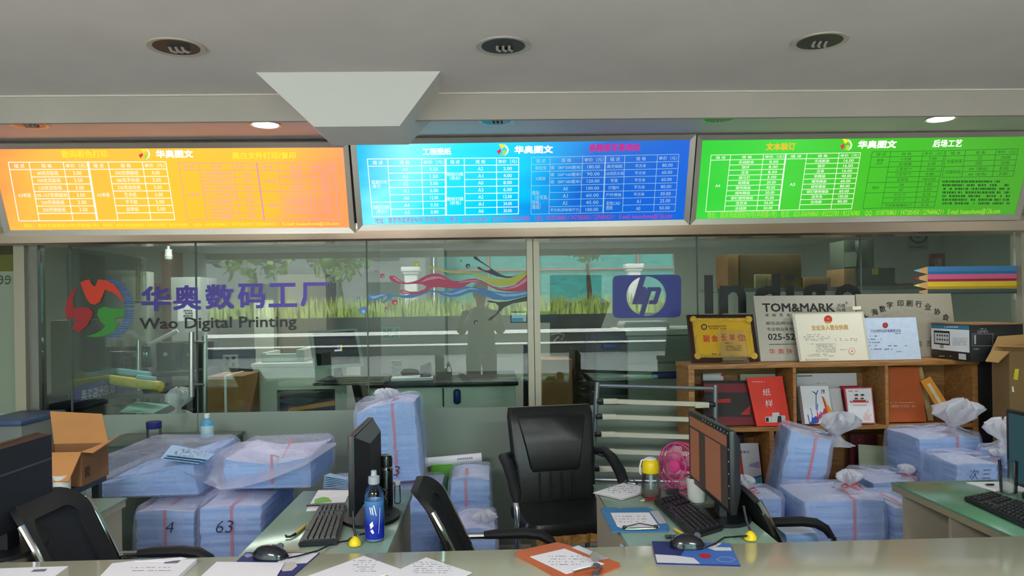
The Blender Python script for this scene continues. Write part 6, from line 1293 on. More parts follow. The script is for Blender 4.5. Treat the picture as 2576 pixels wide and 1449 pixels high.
for k in range(17):
    u = -.21+k*.026; h = .016+.011*abs(sin(k*1.7)); y_ = Ls+.05+.012*sin(k*2.3); rings.append([G(u, y_-.02, .405-h), G(u, y_+.006, .405-h), G(u, y_+.010, .405+h*.7), G(u, y_-.02, .405+h*.7)])
b.loft(rings); b.out('torn_foam', fm, t)
for s in (-1, 1):
    u = s*.275; b = B(); b.tube([G(s*.22, -.02, .72), G(u, .03, .715), G(u, .14, .70), G(u, .25, .655), G(u, .31, .60), G(u, .325, .56)], [.014, .022, .025, .026, .024, .015], 12, 1.15); b.out('armrest', padm, t)
    b = B(); b.tube([G(s*.22, -.03, .71), G(u, .03, .695), G(u, .16, .67), G(u, .29, .60), G(u, .335, .52), G(u, .335, .05), G(u, .28, .014), G(u, -.10, .014)], .014, 10); b.out('leg', chrome, t)
b = B(); b.tube([G(-.26, .25, .385), G(.26, .25, .385)], .012, 8); b.tube([G(-.262, -.10, .014), G(.262, -.10, .014)], .012, 8); b.out('cross_rail', chrome, t)
# ================================================================ drying rack
Yr = 4.19; t = T('frame_rack', 'grey tube rack with cream crossbars leaning in front of the frosted glass', 'rack', PY(1640, 1200, Yr)*1); t.location.z = 0
tub = M('rack_tube', (140, 144, 150), .35, .7); crm = M('rack_bar', (206, 202, 184), .5)
lx = lambda py: 1503-(py-962)*.062; rx = lambda py: 1799-(py-968)*.0
def zfloor(px, Y):
    for py in range(1200, 1449*2):
        if PY(px, py, Y).z <= .014: return py
for fx, y0_ in ((lx, 962), (rx, 968)):
    pe = zfloor(fx(1350), Yr); b = B(); b.tube([PY(fx(y0_), y0_, Yr), PY(fx(1200), 1200, Yr), PY(fx(pe), pe, Yr)], .014, 12); b.out('pole', tub, t)
b = B(); b.tube([PY(lx(970), 970, Yr), PY(1799, 978, Yr)], .011, 10); b.out('top_rail', tub, t)
b = B(); b.tube([PY(lx(1206), 1206, Yr), PY(1799, 1214, Yr)], .011, 10); b.out('bottom_rail', tub, t)
for py in (1010, 1049, 1093, 1136, 1180):
    A, Q = PY(lx(py), py-2, Yr-.01), PY(1799, py+8, Yr-.01); m1, m2 = A.lerp(Q, .055), A.lerp(Q, .945)
    b = B(); d = (m2-m1).normalized(); up = V((0, 0, 1)); b.loft([[m1+V((0, -.012, -.012)), m1+V((0, .012, -.012)), m1+V((0, .012, .012)), m1+V((0, -.012, .012))], [m2+V((0, -.012, -.012)), m2+V((0, .012, -.012)), m2+V((0, .012, .012)), m2+V((0, -.012, .012))]]); cbar = b.out('crossbar', crm, t)
    for e, s in ((m1, 1), (m2, -1)):
        b = B(); b.box((e.x-.035 if s > 0 else e.x, Yr-.03, e.z-.013), (e.x if s > 0 else e.x+.035, Yr+.02, e.z+.013), .004); b.out('end_clip', black, t)
        b = B(); b.box((e.x if s > 0 else e.x-.08, Yr-.028, e.z-.017), (e.x+.08 if s > 0 else e.x, Yr-.0, e.z+.012), .004); b.out('latch', crm, t)
# ================================================================ wooden shelf unit
wood = wood_mat('pine', (178, 128, 74), (146, 98, 52)); YB = 4.26; YB2 = 4.54
xs0, xs1 = PY(1733, 1000, YB).x, PY(2461, 1000, YB).x; zt_ = PY(2000, 913, YB).z; z1 = PY(2000, 1074, YB).z; z2 = PY(2000, 1233, YB).z
t = T('shelf_unit', 'pine wood shelf unit of open compartments in front of the glass', 'shelf unit', ((xs0+xs1)/2, 4.4, 0)); wt = .026
b = B(); b.box((xs0-.005, YB-.008, zt_-wt), (xs1+.005, YB2, zt_), .002); b.out('top_board', wood, t)
for xx in (xs0, xs1-.033): b = B(); b.box((xx, YB, 0), (xx+.033, YB2, zt_-wt-.0005)); b.out('side_board', wood, t, smooth=False)
for zz in (z1, z2, .09): b = B(); b.box((xs0+.034, YB+.002, zz-.022), (xs1-.034, YB2-.012, zz)); b.out('shelf', wood, t, smooth=False)
D1 = [PY(2000, 1000, YB).x, PY(2232, 1000, YB).x]; D2 = [PY(1943, 1160, YB).x, PY(2296, 1160, YB).x]
for xx in D1: b = B(); b.box((xx-.009, YB+.003, z1), (xx+.009, YB2-.012, zt_-wt-.0005)); b.out('divider', wood, t, smooth=False)
for xx in D2: b = B(); b.box((xx-.013, YB+.003, z2), (xx+.013, YB2-.012, z1-.0225)); b.out('divider', wood, t, smooth=False)
for xx in D1: b = B(); b.box((xx-.013, YB+.003, .09), (xx+.013, YB2-.012, z2-.0225)); b.out('divider', wood, t, smooth=False)
b = B(); b.box((xs0+.034, YB2-.0115, .07), (xs1-.034, YB2-.001, zt_-wt-.001)); b.out('back_board', wood_mat('pine_back', (150, 108, 62), (124, 84, 46)), t, smooth=False)
SUPPORTS += [zt_, z1, z2]
z7 = lambda x, y: (1700+x/2.898, 600+y/2.898); Z7 = lambda L_: [z7(*p) for p in L_]
def lean(name, label, cat, pxs, yb, yt, th, mat, group=None, prints=()):
    b, P = board(pxs, yb, yt, th); o = thing1(name, label, cat, b, mat, group, smooth=False)
    for k, (nm, m_, kind, arg) in enumerate(prints):
        b = B(); off = .0008+.0003*k
        if kind == 'poly': b.flat(P, arg, off)
        elif kind == 'tx':
            for a in arg: b.tx(P, *a[:5], off=off, **(a[5] if len(a) > 5 else {}))
        elif kind == 'str':
            for a in arg: strokes(b, P, *a[:8], off=off, gap=(a[9] if len(a) > 9 else 3.))
        elif kind == 'disc':
            for a in arg: b.disc(P, a[0], a[1], a[2], off, *a[4:5])
        elif kind == 'polys':
            for a in arg: b.flat(P, a, off)
        b.out(nm, m_, o, smooth=None)
    return o, P
gold = M('gold_plate', (226, 178, 48), .34, .4, bump=(30, .05)); goldr = M('gold_relief', (232, 190, 76), .28, .55, bump=(140, 1.0)); darkw = M('dark_lacquer', (52, 24, 20), .3)
redp = M('print_red', (190, 40, 32), .6); blkp = M('print_black', (28, 28, 30), .6); goldp = M('print_gold', (196, 150, 60), .5); greyp = M('print_grey', (120, 116, 110), .7)
# framed gold award
o, P = lean('award_plaque', 'gold award plaque in a dark lacquered frame on top of the shelf unit', 'plaque', Z7([(118, 902), (612, 893), (562, 553), (82, 556)]), YB+.06, YB+.15, .022, darkw, None, [
    ('gold_plate', gold, 'poly', Z7([(148, 869), (580, 868), (540, 578), (115, 579)])),
    ('crest', blkp, 'disc', [(*z7(206, 645), 7.6)]), ('crest_middle', goldp, 'disc', [(*z7(206, 645), 5)]),
    ('red_lettering', redp, 'tx', [('副', *z7(200, 705), *z7(245, 755), {'bold': .02}), ('会', *z7(260, 704), *z7(303, 754), {'bold': .02}), ('长', *z7(330, 690), *z7(370, 750), {'bold': .02}), ('单', *z7(390, 695), *z7(432, 748), {'bold': .02}), ('位', *z7(450, 695), *z7(498, 748), {'bold': .02})]),
    ('small_print', blkp, 'tx', [('南京市高校快印商会', *z7(235, 632), *z7(370, 650))]), ('small_print', blkp, 'str', [(*z7(235, 654), *z7(372, 664), 1, 1.6, .8, 1), (*z7(240, 835), *z7(330, 850), 1, 2, .6, 2)])])
fr_o = [z7(*p) for p in ((148, 869), (580, 868), (540, 578), (115, 579))]; fr_i = [z7(*p) for p in ((170, 845), (558, 845), (520, 602), (140, 603))]; b = B()
for k in range(4):
    j = (k+1) % 4; a = [P.hit(*fr_o[k])+P.n*.002, P.hit(*fr_o[j])+P.n*.002, P.hit(*fr_i[j])+P.n*.002, P.hit(*fr_i[k])+P.n*.002]; up = [(a[0]*.7+a[3]*.3)+P.n*.006, (a[1]*.7+a[2]*.3)+P.n*.006]
    b.face([a[0], a[1], up[1], up[0]]); b.face([up[0], up[1], a[2], a[3]])
for c in fr_o: q = P.hit(*c)*.9+P.hit(*fr_i[fr_o.index(c)])*.1; b.lathe([(.022, 0), (.020, .006), (.01, .009), (.001, .01)], P.hit((c[0]+fr_i[fr_o.index(c)][0])/2, (c[1]+fr_i[fr_o.index(c)][1])/2)+P.n*.003, 10, P.n)
b.out('relief_border', goldr, o)
# acrylic award block
b, P = board(Z7([(340, 905), (537, 905), (500, 670), (302, 672)]), YB+.015, YB+.05, .022); o = thing1('acrylic_award', 'clear acrylic award block standing in front of the gold plaque', 'award', b, glass_mat('acrylic', (.97, .97, .95), 2.2), smooth=False)
b = B(); strokes(b, P, *z7(365, 775), *z7(480, 820), 5, 1.3, .8, 8, off=.001); strokes(b, P, *z7(350, 758), *z7(410, 765), 1, 2.2, .8, 8, off=.001); b.out('small_print', blkp, o, smooth=None)
b = B(); b.flat(P, Z7([(348, 890), (520, 888), (514, 862), (344, 866)]), .001); b.out('base_band', M('band_brown', (120, 90, 40), .4), o, smooth=None)
# steel plaques
stl = M('plaque_steel', (196, 190, 178), .32, .4, bump=(120, .05, (1, 1, 40))); stl2 = M('plaque_pale', (172, 164, 146), .42, .3)
lean('steel_plaque', 'brushed steel plaque with big black English lettering behind the gold-edged licence', 'plaque', Z7([(620, 897), (1330, 895), (1304, 412), (566, 418)]), YB+.10, YB+.20, .012, stl, None, [
    ('big_lettering', blkp, 'tx', [('TOM&MARK', *z7(632, 472), *z7(1158, 535), {'bold': .03})]),
    ('lettering', blkp, 'tx', [('汤姆', *z7(1172, 476), *z7(1236, 503)), ('马克', *z7(1172, 508), *z7(1240, 530)), ('®', *z7(1236, 460), *z7(1254, 480)), ('湯', *z7(650, 548), *z7(676, 570)), ('姆', *z7(702, 548), *z7(728, 570)), ('馬', *z7(756, 548), *z7(780, 570)), ('克', *z7(808, 548), *z7(834, 570)), ('餐饮品牌VI设计', *z7(655, 606), *z7(900, 630)), ('专业商业美食摄影', *z7(664, 648), *z7(920, 673)), ('025-52', *z7(672, 693), *z7(868, 740), {'bold': .02})]),
    ('rule', blkp, 'poly', Z7([(678, 774), (900, 772), (900, 768), (678, 770)])),
    ('red_lettering', redp, 'tx', [('华', *z7(680, 803), *z7(724, 842)), ('奥', *z7(745, 803), *z7(790, 842)), ('快', *z7(806, 803), *z7(850, 842))])])
ch = [('上', 1385, 575, -.62), ('海', 1450, 536, -.5), ('数', 1507, 513, -.36), ('字', 1560, 485, -.2), ('印', 1637, 473, -.06), ('刷', 1703, 473, .03), ('行', 1770, 478, .1), ('业', 1838, 497, .2), ('协', 1905, 533, .36), ('会', 1968, 574, .5)]
arcs = 'SHANGHAI DIGITAL PRINTING ASSOCIATION'; n_ = len(arcs)
txs = [(c, *z7(x-23, y-24), *z7(x+23, y+24), {'rot': -r*.5, 'bold': .02}) for c, x, y, r in ch]+[('会', *z7(1765, 745), *z7(1797, 790)), ('员', *z7(1828, 745), *z7(1860, 790))]
lat = []
for k, c in enumerate(arcs):
    if c == ' ': continue
    a = (k/(n_-1)-.5)*1.5; x = 1690+470*sin(a); y = 1010-480*cos(a); lat.append((c, *z7(x-8*(.4 if c == 'I' else 1), y-13), *z7(x+8*(.4 if c == 'I' else 1), y+13), {'rot': -a}))
lean('steel_plaque', 'metal plaque with brush-written Chinese characters in an arc, beside the small product box', 'plaque', Z7([(1345, 893), (2060, 890), (2005, 400), (1310, 406)]), YB+.238, YB+.268, .012, stl2, None, [('brush_lettering', blkp, 'tx', txs), ('arc_lettering', greyp, 'tx', lat)])
# certificates
cer = M('certificate_cream', (226, 218, 198), .55); cerb = M('certificate_blue', (184, 198, 218), .6, var=(30, .05))
o, P = lean('framed_licence', 'cream business licence in a clear frame in front of the steel plaque', 'certificate', Z7([(905, 903), (1420, 892), (1366, 532), (846, 546)]), YB+.03, YB+.13, .008, M('clear_frame', (196, 192, 178), .2), None, [
    ('licence_sheet', cer, 'poly', Z7([(918, 892), (1404, 884), (1352, 545), (866, 556)])),
    ('emblem', redp, 'disc', [(*z7(1110, 590), 10.4)]), ('emblem_gold', goldp, 'polys', [Z7([(1085, 606), (1135, 606), (1130, 618), (1090, 618)]), Z7([(1098, 588), (1122, 588), (1116, 582), (1104, 582)])]),
    ('gold_lettering', goldp, 'tx', [('企业法人营业执照', *z7(988, 630), *z7(1256, 668), {'bold': .02}), ('南京地区营业执照', *z7(942, 876), *z7(1112, 890))]),
    ('small_print', greyp, 'str', [(*z7(932, 695), *z7(1120, 748), 4, 1.7, .6, 2), (*z7(1160, 725), *z7(1320, 748), 2, 1.7, .6, 3), (*z7(1020, 765), *z7(1165, 832), 8, 1.2, .85, 4), (*z7(935, 765), *z7(1010, 775), 1, 1.7, .7, 5), (*z7(960, 840), *z7(1150, 862), 2, 1.7, .5, 6), (*z7(1190, 805), *z7(1250, 815), 1, 1.4, .6, 8)]),
    ('seal', M('seal_red', (206, 110, 100), .6), 'disc', [(*z7(1283, 822), 8.4)]), ('seal_middle', cer, 'disc', [(*z7(1283, 822), 7.2)]), ('seal_star', M('seal_red', (206, 110, 100), .6), 'disc', [(*z7(1283, 822), 2.6, .002, 5)])])
b = B(); q0 = [P.hit(*z7(846, 546)), P.hit(*z7(1366, 532)), P.hit(*z7(1350, 495)), P.hit(*z7(838, 515))]; b.prism(q0, P.n, .003); b.out('clear_top', glass_mat('acrylic_strip', (.96, .96, .92), 1.2), o, smooth=False)
b = B(); b.prism([P.hit(*z7(*q))+P.n*.003 for q in ((1290, 522), (1350, 519), (1348, 494), (1284, 497))], P.n, .006); b.out('sticker', M('sticker_cream', (214, 208, 180), .6), o, smooth=False)
lean('certificate', 'pale blue certificate sheet beside the cream licence', 'certificate', Z7([(1418, 890), (1790, 882), (1750, 574), (1372, 580)]), YB+.06, YB+.15, .004, cerb, None, [
    ('emblem', M('emblem_brown', (120, 60, 40), .5), 'disc', [(*z7(1527, 633), 7.2)]), ('emblem_middle', redp, 'disc', [(*z7(1527, 631), 4.6)]),
    ('lettering', M('print_blue', (50, 60, 90), .7), 'tx', [('行业场所治安备案登记证', *z7(1420, 662), *z7(1640, 684), {'bold': .01})]),
    ('small_print', M('print_blue', (50, 60, 90), .7), 'str', [(*z7(1405, 700), *z7(1500, 792), 4, 1.6, .5, 12), (*z7(1590, 688), *z7(1640, 696), 1, 1.4, .8, 1), (*z7(1500, 775), *z7(1710, 790), 1, 1.8, .4, 5), (*z7(1410, 800), *z7(1590, 814), 1, 1.8, .7, 6), (*z7(1610, 820), *z7(1650, 830), 1, 1.6, .7, 7)])])
# product box
YC = 4.10; C0 = PY(2442, 912, YC); bxh = PY(2442, 818, YC).z-zt_; zb_ = zt_+.001; xb1 = C0.x+.30; yb1 = 4.468
t = T('product_box', 'black and white product box at the end of the shelf unit top', 'box', (C0.x+.15, 4.28, zb_))
b = B(); b.box((C0.x, YC, zb_), (xb1, yb1, zb_+bxh), .002); b.out('carton_body', M('box_black', (30, 32, 34), .45), t)
b = B(); b.box((C0.x-.004, YC-.005, zb_+bxh), (xb1+.004, yb1+.004, zb_+bxh+.006)); b.out('lid', carton, t, smooth=False)
P = Plane((C0.x-.0012, yb1, 0), (C0.x-.0012, YC, 0), (C0.x-.0012, yb1, 1)); z9 = lambda x, y: (2300+x/5.572, 820+y/5.572)
hgt = bxh; wv = yb1-YC
def on(u0, v0, u1, v1, m_, nm, off=.0008): b = B(); b.face([P.at(u0*wv, zb_+v0*hgt, off), P.at(u1*wv, zb_+v0*hgt, off), P.at(u1*wv, zb_+v1*hgt, off), P.at(u0*wv, zb_+v1*hgt, off)]); b.out(nm, m_, t, smooth=None)
on(.01, .25, .985, .86, paper, 'white_field'); on(.01, .86, .985, .985, M('box_teal', (44, 116, 150), .5), 'teal_band'); on(.08, .40, .50, .80, blkp, 'computer_picture', .0011); on(.10, .44, .48, .74, M('box_grey', (196, 200, 204), .5), 'picture_screen', .0014); on(.24, .30, .34, .40, M('box_silver', (150, 154, 158), .4), 'picture_stand', .0011); on(.72, .04, .9, .2, M('box_grey', (196, 200, 204), .5), 'barcode_patch', .0011)
b = B(); 
for k in range(10): u = .16+(k % 5)*.065; v = .52+(k//5)*.12; b.face([P.at(u*wv, zb_+v*hgt, .0017), P.at((u+.035)*wv, zb_+v*hgt, .0017), P.at((u+.035)*wv, zb_+(v+.05)*hgt, .0017), P.at(u*wv, zb_+(v+.05)*hgt, .0017)])
b.out('icon_dots', blkp, t, smooth=None)
b = B(); strokes(b, P, *z9(540, 165), *z9(750, 275), 6, 1.3, .8, 21); b.out('small_print', greyp, t, smooth=None)
b = B(); strokes(b, P, *z9(350, 408), *z9(520, 438), 1, 1.3, .6, 22); strokes(b, P, *z9(400, 0), *z9(620, 30), 1, 2.4, .9, 25); b.out('small_print', paper, t, smooth=None)
P = Plane((C0.x, YC-.0008, 0), (C0.x+1, YC-.0008, 0), (C0.x, YC-.0008, 1)); b = B(); b.tx(P, 'CAMEO', 2459, 830, 2485, 837.5, .0006, .01); strokes(b, P, 2466, 825, 2480, 829, 1, 2, .9, 3); strokes(b, P, 2449, 876, 2462, 880, 1, 2, .9, 4); b.flat(P, [(2481, 911), (2496, 911), (2496, 902), (2481, 902)], .0006); b.flat(P, [(2451, 866), (2455, 866), (2455, 843), (2450, 843)], .0006)
for a, c in (((2446, 870), (2497, 870)), ((2446, 840), (2499, 840)), ((2446, 840), (2446, 870)), ((2498, 840), (2497, 870))): b.line(P, a, c, .0015)
b.out('side_print', M('box_print', (170, 170, 170), .5), t, smooth=None)
e = PY(2463, 1000, 4.3).x
b = B(); b.box((xs1+.012, 4.27, 0), (xs1+.15, 4.6, zt_-.002), .004); thing1('gap_fill', 'black slab standing for the dark gap between the shelf unit and open carton', 'case', b, M('gap_black', (34, 34, 34), .5))  # added block: darkness of the gap made solid, also props the product box
# big open carton
X0, X1, Y0, Y1, ZT = PY(2496, 980, 4.06).x, 3.3, 3.92, 4.06, PY(2540, 884, 3.92).z
t = T('open_carton', 'large open brown carton with bent flaps in the corner behind the teal monitor', 'box', ((X0+X1)/2, 3.99, 0)); cb = M('carton_tall_shaded', (124, 98, 62), .8, var=(3, .1)); cfl = M('tall_flap_lit', (160, 124, 76), .8, var=(4, .1)); b = B(); th = .006  # lit flaps and darker body: light painted into one cardboard
for lo, hi in (((X0, Y0, 0), (X1, Y0+th, ZT)), ((X0, Y1-th, 0), (X1, Y1, ZT)), ((X0, Y0+th, 0), (X0+th, Y1-th, ZT)), ((X1-th, Y0+th, 0), (X1, Y1-th, ZT)), ((X0+th, Y0+th, 0), (X1-th, Y1-th, th))): b.box(lo, hi)
b.out('carton_body', cb, t, smooth=False)
for p in ([V((X0, Y0, ZT)), V((X1, Y0, ZT)), V((X1, Y0-.10, ZT+.01)), PY(2500, 872, 3.86)], [V((X0, Y1, ZT)), V((X1, Y1, ZT)), V((X1, Y1+.01, ZT+.10)), PY(2511, 846, 4.08)], [V((X0, Y0, ZT)), V((X0, Y1, ZT)), V((X0-.05, Y1-.02, ZT-.06)), V((X0-.05, Y0+.02, ZT-.06))]):
    n = (p[1]-p[0]).cross(p[3]-p[0]); b = B(); b.prism(p, n, .005); b.out('flap', cfl, t, smooth=False)
P = vplane(Y0-.001); b = B(); b.flat(P, [(2549, 954), (2560, 956), (2563, 928), (2553, 928)], .001); b.out('yellow_tape', M('tape_yellow', (206, 196, 40), .4), t, smooth=None)
b = B(); b.flat(P, [(2546, 986), (2551, 986), (2549, 972), (2545, 972)], .001); b.out('shiny_tape', chrome, t, smooth=None)
# ---------------------------------------------------------------- in the compartments
lean('portfolio', 'wine-red and grey portfolio in the compartment with the red paper sample book', 'portfolio', Z7([(225, 1368), (585, 1365), (545, 1035), (200, 1035)]), YB+.06, YB+.12, .02, M('wine_red', (120, 24, 38), .5), None, [('grey_field', M('felt_grey', (62, 60, 60), .8), 'poly', Z7([(212, 1300), (560, 1300), (545, 1125), (205, 1120)])), ('red_print', redp, 'polys', [Z7([(300, 1200), (400, 1195), (400, 1168), (310, 1172)]), Z7([(470, 1285), (540, 1285), (545, 1215)])]), ('dark_edge', blkp, 'poly', Z7([(200, 1058), (540, 1056), (538, 1035), (200, 1035)]))])
lean('sample_book', 'bright red paper sample book with two white characters', 'book', Z7([(592, 1370), (838, 1362), (776, 1003), (515, 1015)]), YB+.02, YB+.08, .012, M('book_red', (226, 50, 28), .4), None, [('white_lettering', paper, 'tx', [('纸', *z7(634, 1096), *z7(690, 1146)), ('样', *z7(652, 1176), *z7(708, 1228))]), ('small_print', M('print_pale', (240, 190, 170), .6), 'str', [(*z7(555, 1038), *z7(650, 1052), 1, 2, .9, 1)]),
    ('machine_picture', M('picture_grey', (196, 200, 204), .5), 'polys', [Z7([(655, 1340), (700, 1342), (695, 1298), (652, 1300)]), Z7([(700, 1342), (800, 1336), (798, 1290), (698, 1290)]), Z7([(704, 1290), (755, 1288), (752, 1268), (702, 1270)])]), ('machine_picture', blkp, 'polys', [Z7([(658, 1336), (678, 1336), (676, 1305), (656, 1306)]), Z7([(740, 1340), (772, 1338), (768, 1292), (742, 1296)])])])
lean('magazine', 'pale green magazine standing behind the red sample book', 'magazine', Z7([(480, 1360), (740, 1360), (725, 988), (470, 988)]), YB+.20, YB+.22, .01, M('magazine_green', (150, 164, 140), .5))
lean('magazine', 'white magazine standing behind the wine-red portfolio', 'magazine', Z7([(205, 1365), (360, 1365), (345, 980), (198, 985)]), YB+.21, YB+.23, .01, M('magazine_white', (196, 196, 196), .5), None, [('red_corner', redp, 'poly', Z7([(330, 1005), (346, 1005), (345, 982), (330, 983)]))])
lean('calendar_board', 'large white calendar board at the back of the middle compartment', 'calendar', Z7([(890, 1365), (1340, 1355), (1316, 980), (880, 985)]), YB+.19, YB+.22, .01, M('board_white', (200, 202, 204), .5), None, [('rule', blkp, 'poly', Z7([(884, 1006), (995, 1004), (995, 998), (884, 1000)])), ('small_print', greyp, 'str', [(*z7(1000, 1048), *z7(1100, 1062), 1, 2, .7, 2)])])
b, P = board(Z7([(945, 1362), (1150, 1358), (1110, 1075), (905, 1075)]), YB+.02, YB+.07, .045); o = thing1('brochure', 'white brochure with colourful paint splashes on its cover', 'brochure', b, paper, smooth=False)
zbr = lambda L_: [(2000+x/6.618, 960+y/6.618) for x, y in L_]
for nm, c, polys in (('blue', (40, 84, 180), ([(342, 210), (356, 210), (358, 470), (344, 470)], [(260, 158), (320, 170), (350, 195), (374, 140), (386, 145), (362, 215), (338, 210), (310, 185)], [(225, 700), (250, 680), (275, 655), (280, 570), (302, 605), (345, 570), (372, 595), (376, 690), (300, 706)], [(236, 436), (268, 455), (290, 570), (280, 572), (262, 470)], [(204, 540), (222, 560), (250, 690), (236, 690), (210, 580)], [(368, 368), (382, 372), (376, 490), (364, 480)])),
        ('magenta', (196, 30, 96), ([(360, 470), (378, 520), (392, 600), (400, 520), (428, 560), (418, 488), (456, 530), (482, 440), (522, 470), (532, 530), (470, 560), (404, 620), (390, 690), (374, 690)],)),
        ('orange', (226, 140, 34), ([(443, 240), (482, 262), (532, 380), (562, 405), (616, 500), (540, 528), (512, 440), (482, 350)],)), ('red', (196, 60, 40), ([(443, 240), (462, 250), (500, 350), (530, 450), (548, 524), (524, 528), (500, 440), (470, 330)],))):
    b = B()
    for pts in polys: b.flat(P, zbr(pts), .001 if nm != 'red' else .0014)
    b.out('splash_'+nm, M('splash_'+nm, c, .5), o, smooth=None)
b = B(); b.tx(P, '华奥', *z7(1058, 1102), *z7(1085, 1120), .0015, .02); strokes(b, P, *z7(1058, 1122), *z7(1105, 1130), 1, 1.4, .8, 5); b.out('cover_lettering', blkp, o, smooth=None)
lean('booklet', 'plain white booklet leaning beside the splash brochure', 'booklet', Z7([(1150, 1358), (1240, 1356), (1200, 1092), (1112, 1095)]), YB+.09, YB+.13, .02, M('booklet_white', (206, 206, 208), .5))
b, P = board(Z7([(1262, 1350), (1360, 1350), (1335, 1072), (1198, 1075)]), YB+.11, YB+.15, .012); o = thing1('spiral_notebook', 'crimson spiral notebook behind the white booklet with a red border', 'notebook', b, M('book_crimson', (160, 24, 56), .5), smooth=False)
b = B()
for k in range(14): q = P.hit(*z7(1200+k*4.3, 1085+k*18)); b.tube([q+V((-.004, -.002, 0)), q+V((0, -.007, .002)), q+V((.004, -.002, 0))], .0008, 5)
b.out('spiral', alud, o)
lean('booklet', 'white booklet with a red border and ribbon in the middle compartment', 'booklet', Z7([(1262, 1350), (1456, 1350), (1430, 1085), (1228, 1090)]), YB+.02, YB+.06, .012, M('book_rose', (200, 90, 100), .5), None, [('cover', paper, 'poly', Z7([(1268, 1342), (1446, 1342), (1423, 1092), (1238, 1097)])), ('ribbon', M('ribbon_red', (190, 56, 56), .5), 'polys', [Z7([(1268, 1180), (1290, 1192), (1385, 1192), (1408, 1178), (1400, 1190), (1408, 1196), (1290, 1196), (1272, 1196)]), Z7([(1290, 1194), (1385, 1194), (1388, 1176), (1290, 1176)])]),
    ('picture', blkp, 'polys', [Z7([(1296, 1142), (1318, 1132), (1334, 1142), (1318, 1150)]), Z7([(1340, 1142), (1360, 1132), (1378, 1142), (1360, 1150)]), Z7([(1300, 1172), (1330, 1172), (1324, 1162), (1306, 1162)]), Z7([(1342, 1172), (1372, 1172), (1366, 1162), (1348, 1162)])]), ('picture_faces', M('face_pink', (226, 180, 170), .6), 'disc', [(*z7(1315, 1154), 3.4), (*z7(1358, 1154), 3.4)]), ('picture_figure', M('figure_pink', (232, 190, 190), .6), 'polys', [Z7([(1370, 1325), (1420, 1325), (1415, 1300), (1430, 1285), (1424, 1280), (1405, 1292), (1385, 1292), (1366, 1302)])]), ('picture_figure', M('figure_pink', (232, 190, 190), .6), 'disc', [(*z7(1390, 1278), 5), (*z7(1402, 1250), 3, .0015, 5)]), ('small_print', redp, 'str', [(*z7(1290, 1210), *z7(1390, 1220), 1, 1.5, .9, 4), (*z7(1256, 1108), *z7(1325, 1118), 1, 2, .8, 5)])])
lean('large_book', 'orange-brown hardback book in the end compartment', 'book', Z7([(1550, 1340), (1830, 1335), (1770, 935), (1545, 935)]), YB+.04, YB+.10, .02, M('book_orange', (176, 84, 36), .5, var=(8, .08)), None, [('cover_lettering', M('print_faded', (190, 130, 104), .6), 'str', [(*z7(1565, 1208), *z7(1748, 1236), 1, 6.5, .85, 14, .0012, 4.2)]), ('small_print', M('print_pale', (240, 190, 170), .6), 'str', [(*z7(1565, 1192), *z7(1740, 1200), 1, 1.2, .8, 4)])])
lean('folder', 'narrow cream folder leaning against the orange-brown book', 'folder', Z7([(1840, 1330), (1880, 1328), (1795, 935), (1757, 935)]), YB+.10, YB+.14, .012, M('folder_cream', (190, 166, 110), .6))
lean('envelope', 'long yellow-orange envelope with a label, tilted above the white bag knot', 'envelope', Z7([(1935, 1285), (1985, 1205), (1855, 1005), (1785, 1040)]), YB+.03, YB+.06, .006, M('envelope_orange', (224, 146, 30), .5), None, [('label', M('label_cream', (214, 200, 170), .6), 'poly', Z7([(1930, 1224), (1950, 1210), (1852, 1052), (1832, 1064)])), ('small_print', greyp, 'str', [(*z7(1870, 1120), *z7(1910, 1150), 3, 1.2, .7, 5)])])
z8 = lambda x, y: (1800+x/3.228, 1000+y/3.228); Z8 = lambda L_: [z8(*p) for p in L_]
lean('book', 'book with a watercolour sea cover in the lower compartment', 'book', Z8([(245, 740), (386, 740), (345, 370), (200, 372)]), YB+.05, YB+.09, .012, M('cover_grey', (190, 192, 198), .5), None, [('sea_picture', M('sea_blue', (88, 150, 180), .6), 'poly', Z8([(228, 735), (384, 735), (374, 625), (330, 640), (280, 645), (215, 628)])), ('sea_picture', M('sea_navy', (70, 90, 150), .6), 'poly', Z8([(222, 680), (375, 645), (374, 625), (330, 640), (280, 648), (216, 630)])), ('cloud_picture', M('cloud_mauve', (150, 140, 170), .6), 'poly', Z8([(268, 560), (360, 575), (356, 515), (310, 530), (278, 540)])), ('cover_lettering', blkp, 'tx', [('故障书', *z8(195, 430), *z8(275, 455))])])
lean('book', 'orange-red book behind the watercolour cover book', 'book', Z8([(190, 745), (240, 745), (200, 372), (150, 374)]), YB+.09, YB+.12, .012, M('book_vermilion', (214, 70, 30), .5))
b = B(); e = ext(1850, 1093, 1874, 1232, YB+.14); b.box((e[0]-.1, YB+.14, z2+.001), (e[1], YB+.2, e[3]), .004); thing1('binder', 'black binder at the back of the lower compartment', 'binder', b, black)
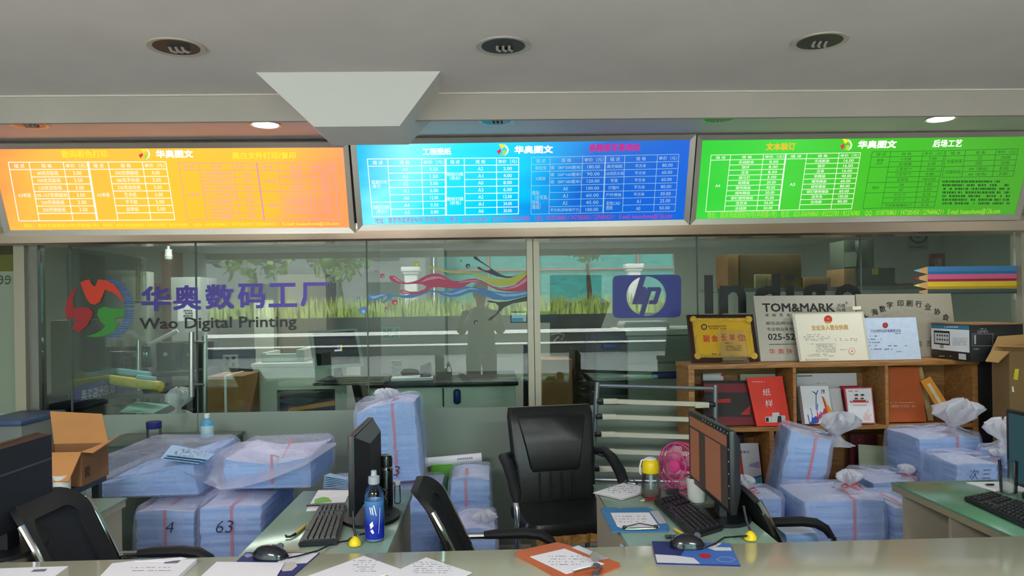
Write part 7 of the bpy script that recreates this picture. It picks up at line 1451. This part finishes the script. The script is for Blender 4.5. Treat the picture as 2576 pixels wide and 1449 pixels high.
lean('folder', 'dark maroon folder standing behind the leaning bag', 'folder', Z8([(480, 742), (690, 742), (690, 292), (475, 296)]), YB+.08, YB+.10, .02, M('folder_maroon', (46, 22, 28), .5))
for k, (lab, x0_, x1_, yy) in enumerate((('burgundy case standing by the divider in the lower compartment', 1095, 1215, 296), ('burgundy case with a small crest beside the other burgundy case', 1218, 1312, 306))):
    lean('book', lab, 'case', Z8([(x0_, 742), (x1_, 742), (x1_, yy), (x0_, yy)]), YB+.17, YB+.18, .02, M('case_burgundy', (80, 20, 30), .5), 'burgundy cases', [('crest', M('crest_red', (130, 50, 50), .5), 'disc', [(*z8(1168, 346), 3)])] if k == 0 else ())
lean('board', 'pale green board leaning in the lower compartment beside the leaning bag', 'board', Z8([(1180, 742), (1470, 735), (1410, 398), (1160, 380)]), YB+.05, YB+.12, .01, M('board_sage', (168, 184, 156), .5))
b = B(); e = ext(2302, 1090, 2330, 1230, YB+.12); b.box((e[0], YB+.12, z2+.001), (e[1]+.2, YB+.24, e[3]), .004); thing1('binder', 'dark green binder in the last lower compartment', 'binder', b, M('binder_dark', (34, 40, 36), .5))

# ---------------------------------------------------------------- last small things
b = B(); p = PY(450, 1040, 5.0); knot_mesh(b, V((p.x, 5.0, p.z+.03)), .09, 51); kk = b.out('bag_film', knotm, None, ang=75); tag(kk, 'crumpled white plastic bag on the dark trunk below the film rolls', 'bag'); kk.name = 'plastic_bag'
tag(B().box((p.x-.25, 4.86, 0), (p.x+.16, 5.09, p.z-.03), .004).out('trunk', dkg), 'dark trunk behind the glass door carrying a crumpled white bag', 'trunk')
bundle('bag of forms under the fanned blue forms behind the bottle desk', PY(800, 1250, 3.2).x, PY(890, 1250, 3.2).x, 3.08, 3.6, 0, PY(840, 1236, 3.25).z, 52, None)
q = PY(1517, 1352, 2.5); xq = xl2-.0005; b = B(); b.box((xq-.012, 2.34, .60), (xq, 2.37, .74), .003); thing1('tape_sleeve', 'pale blue plastic sleeve fixed on the side of the fan desk', 'sleeve', b, M('sleeve_blue', (170, 196, 214), .3))
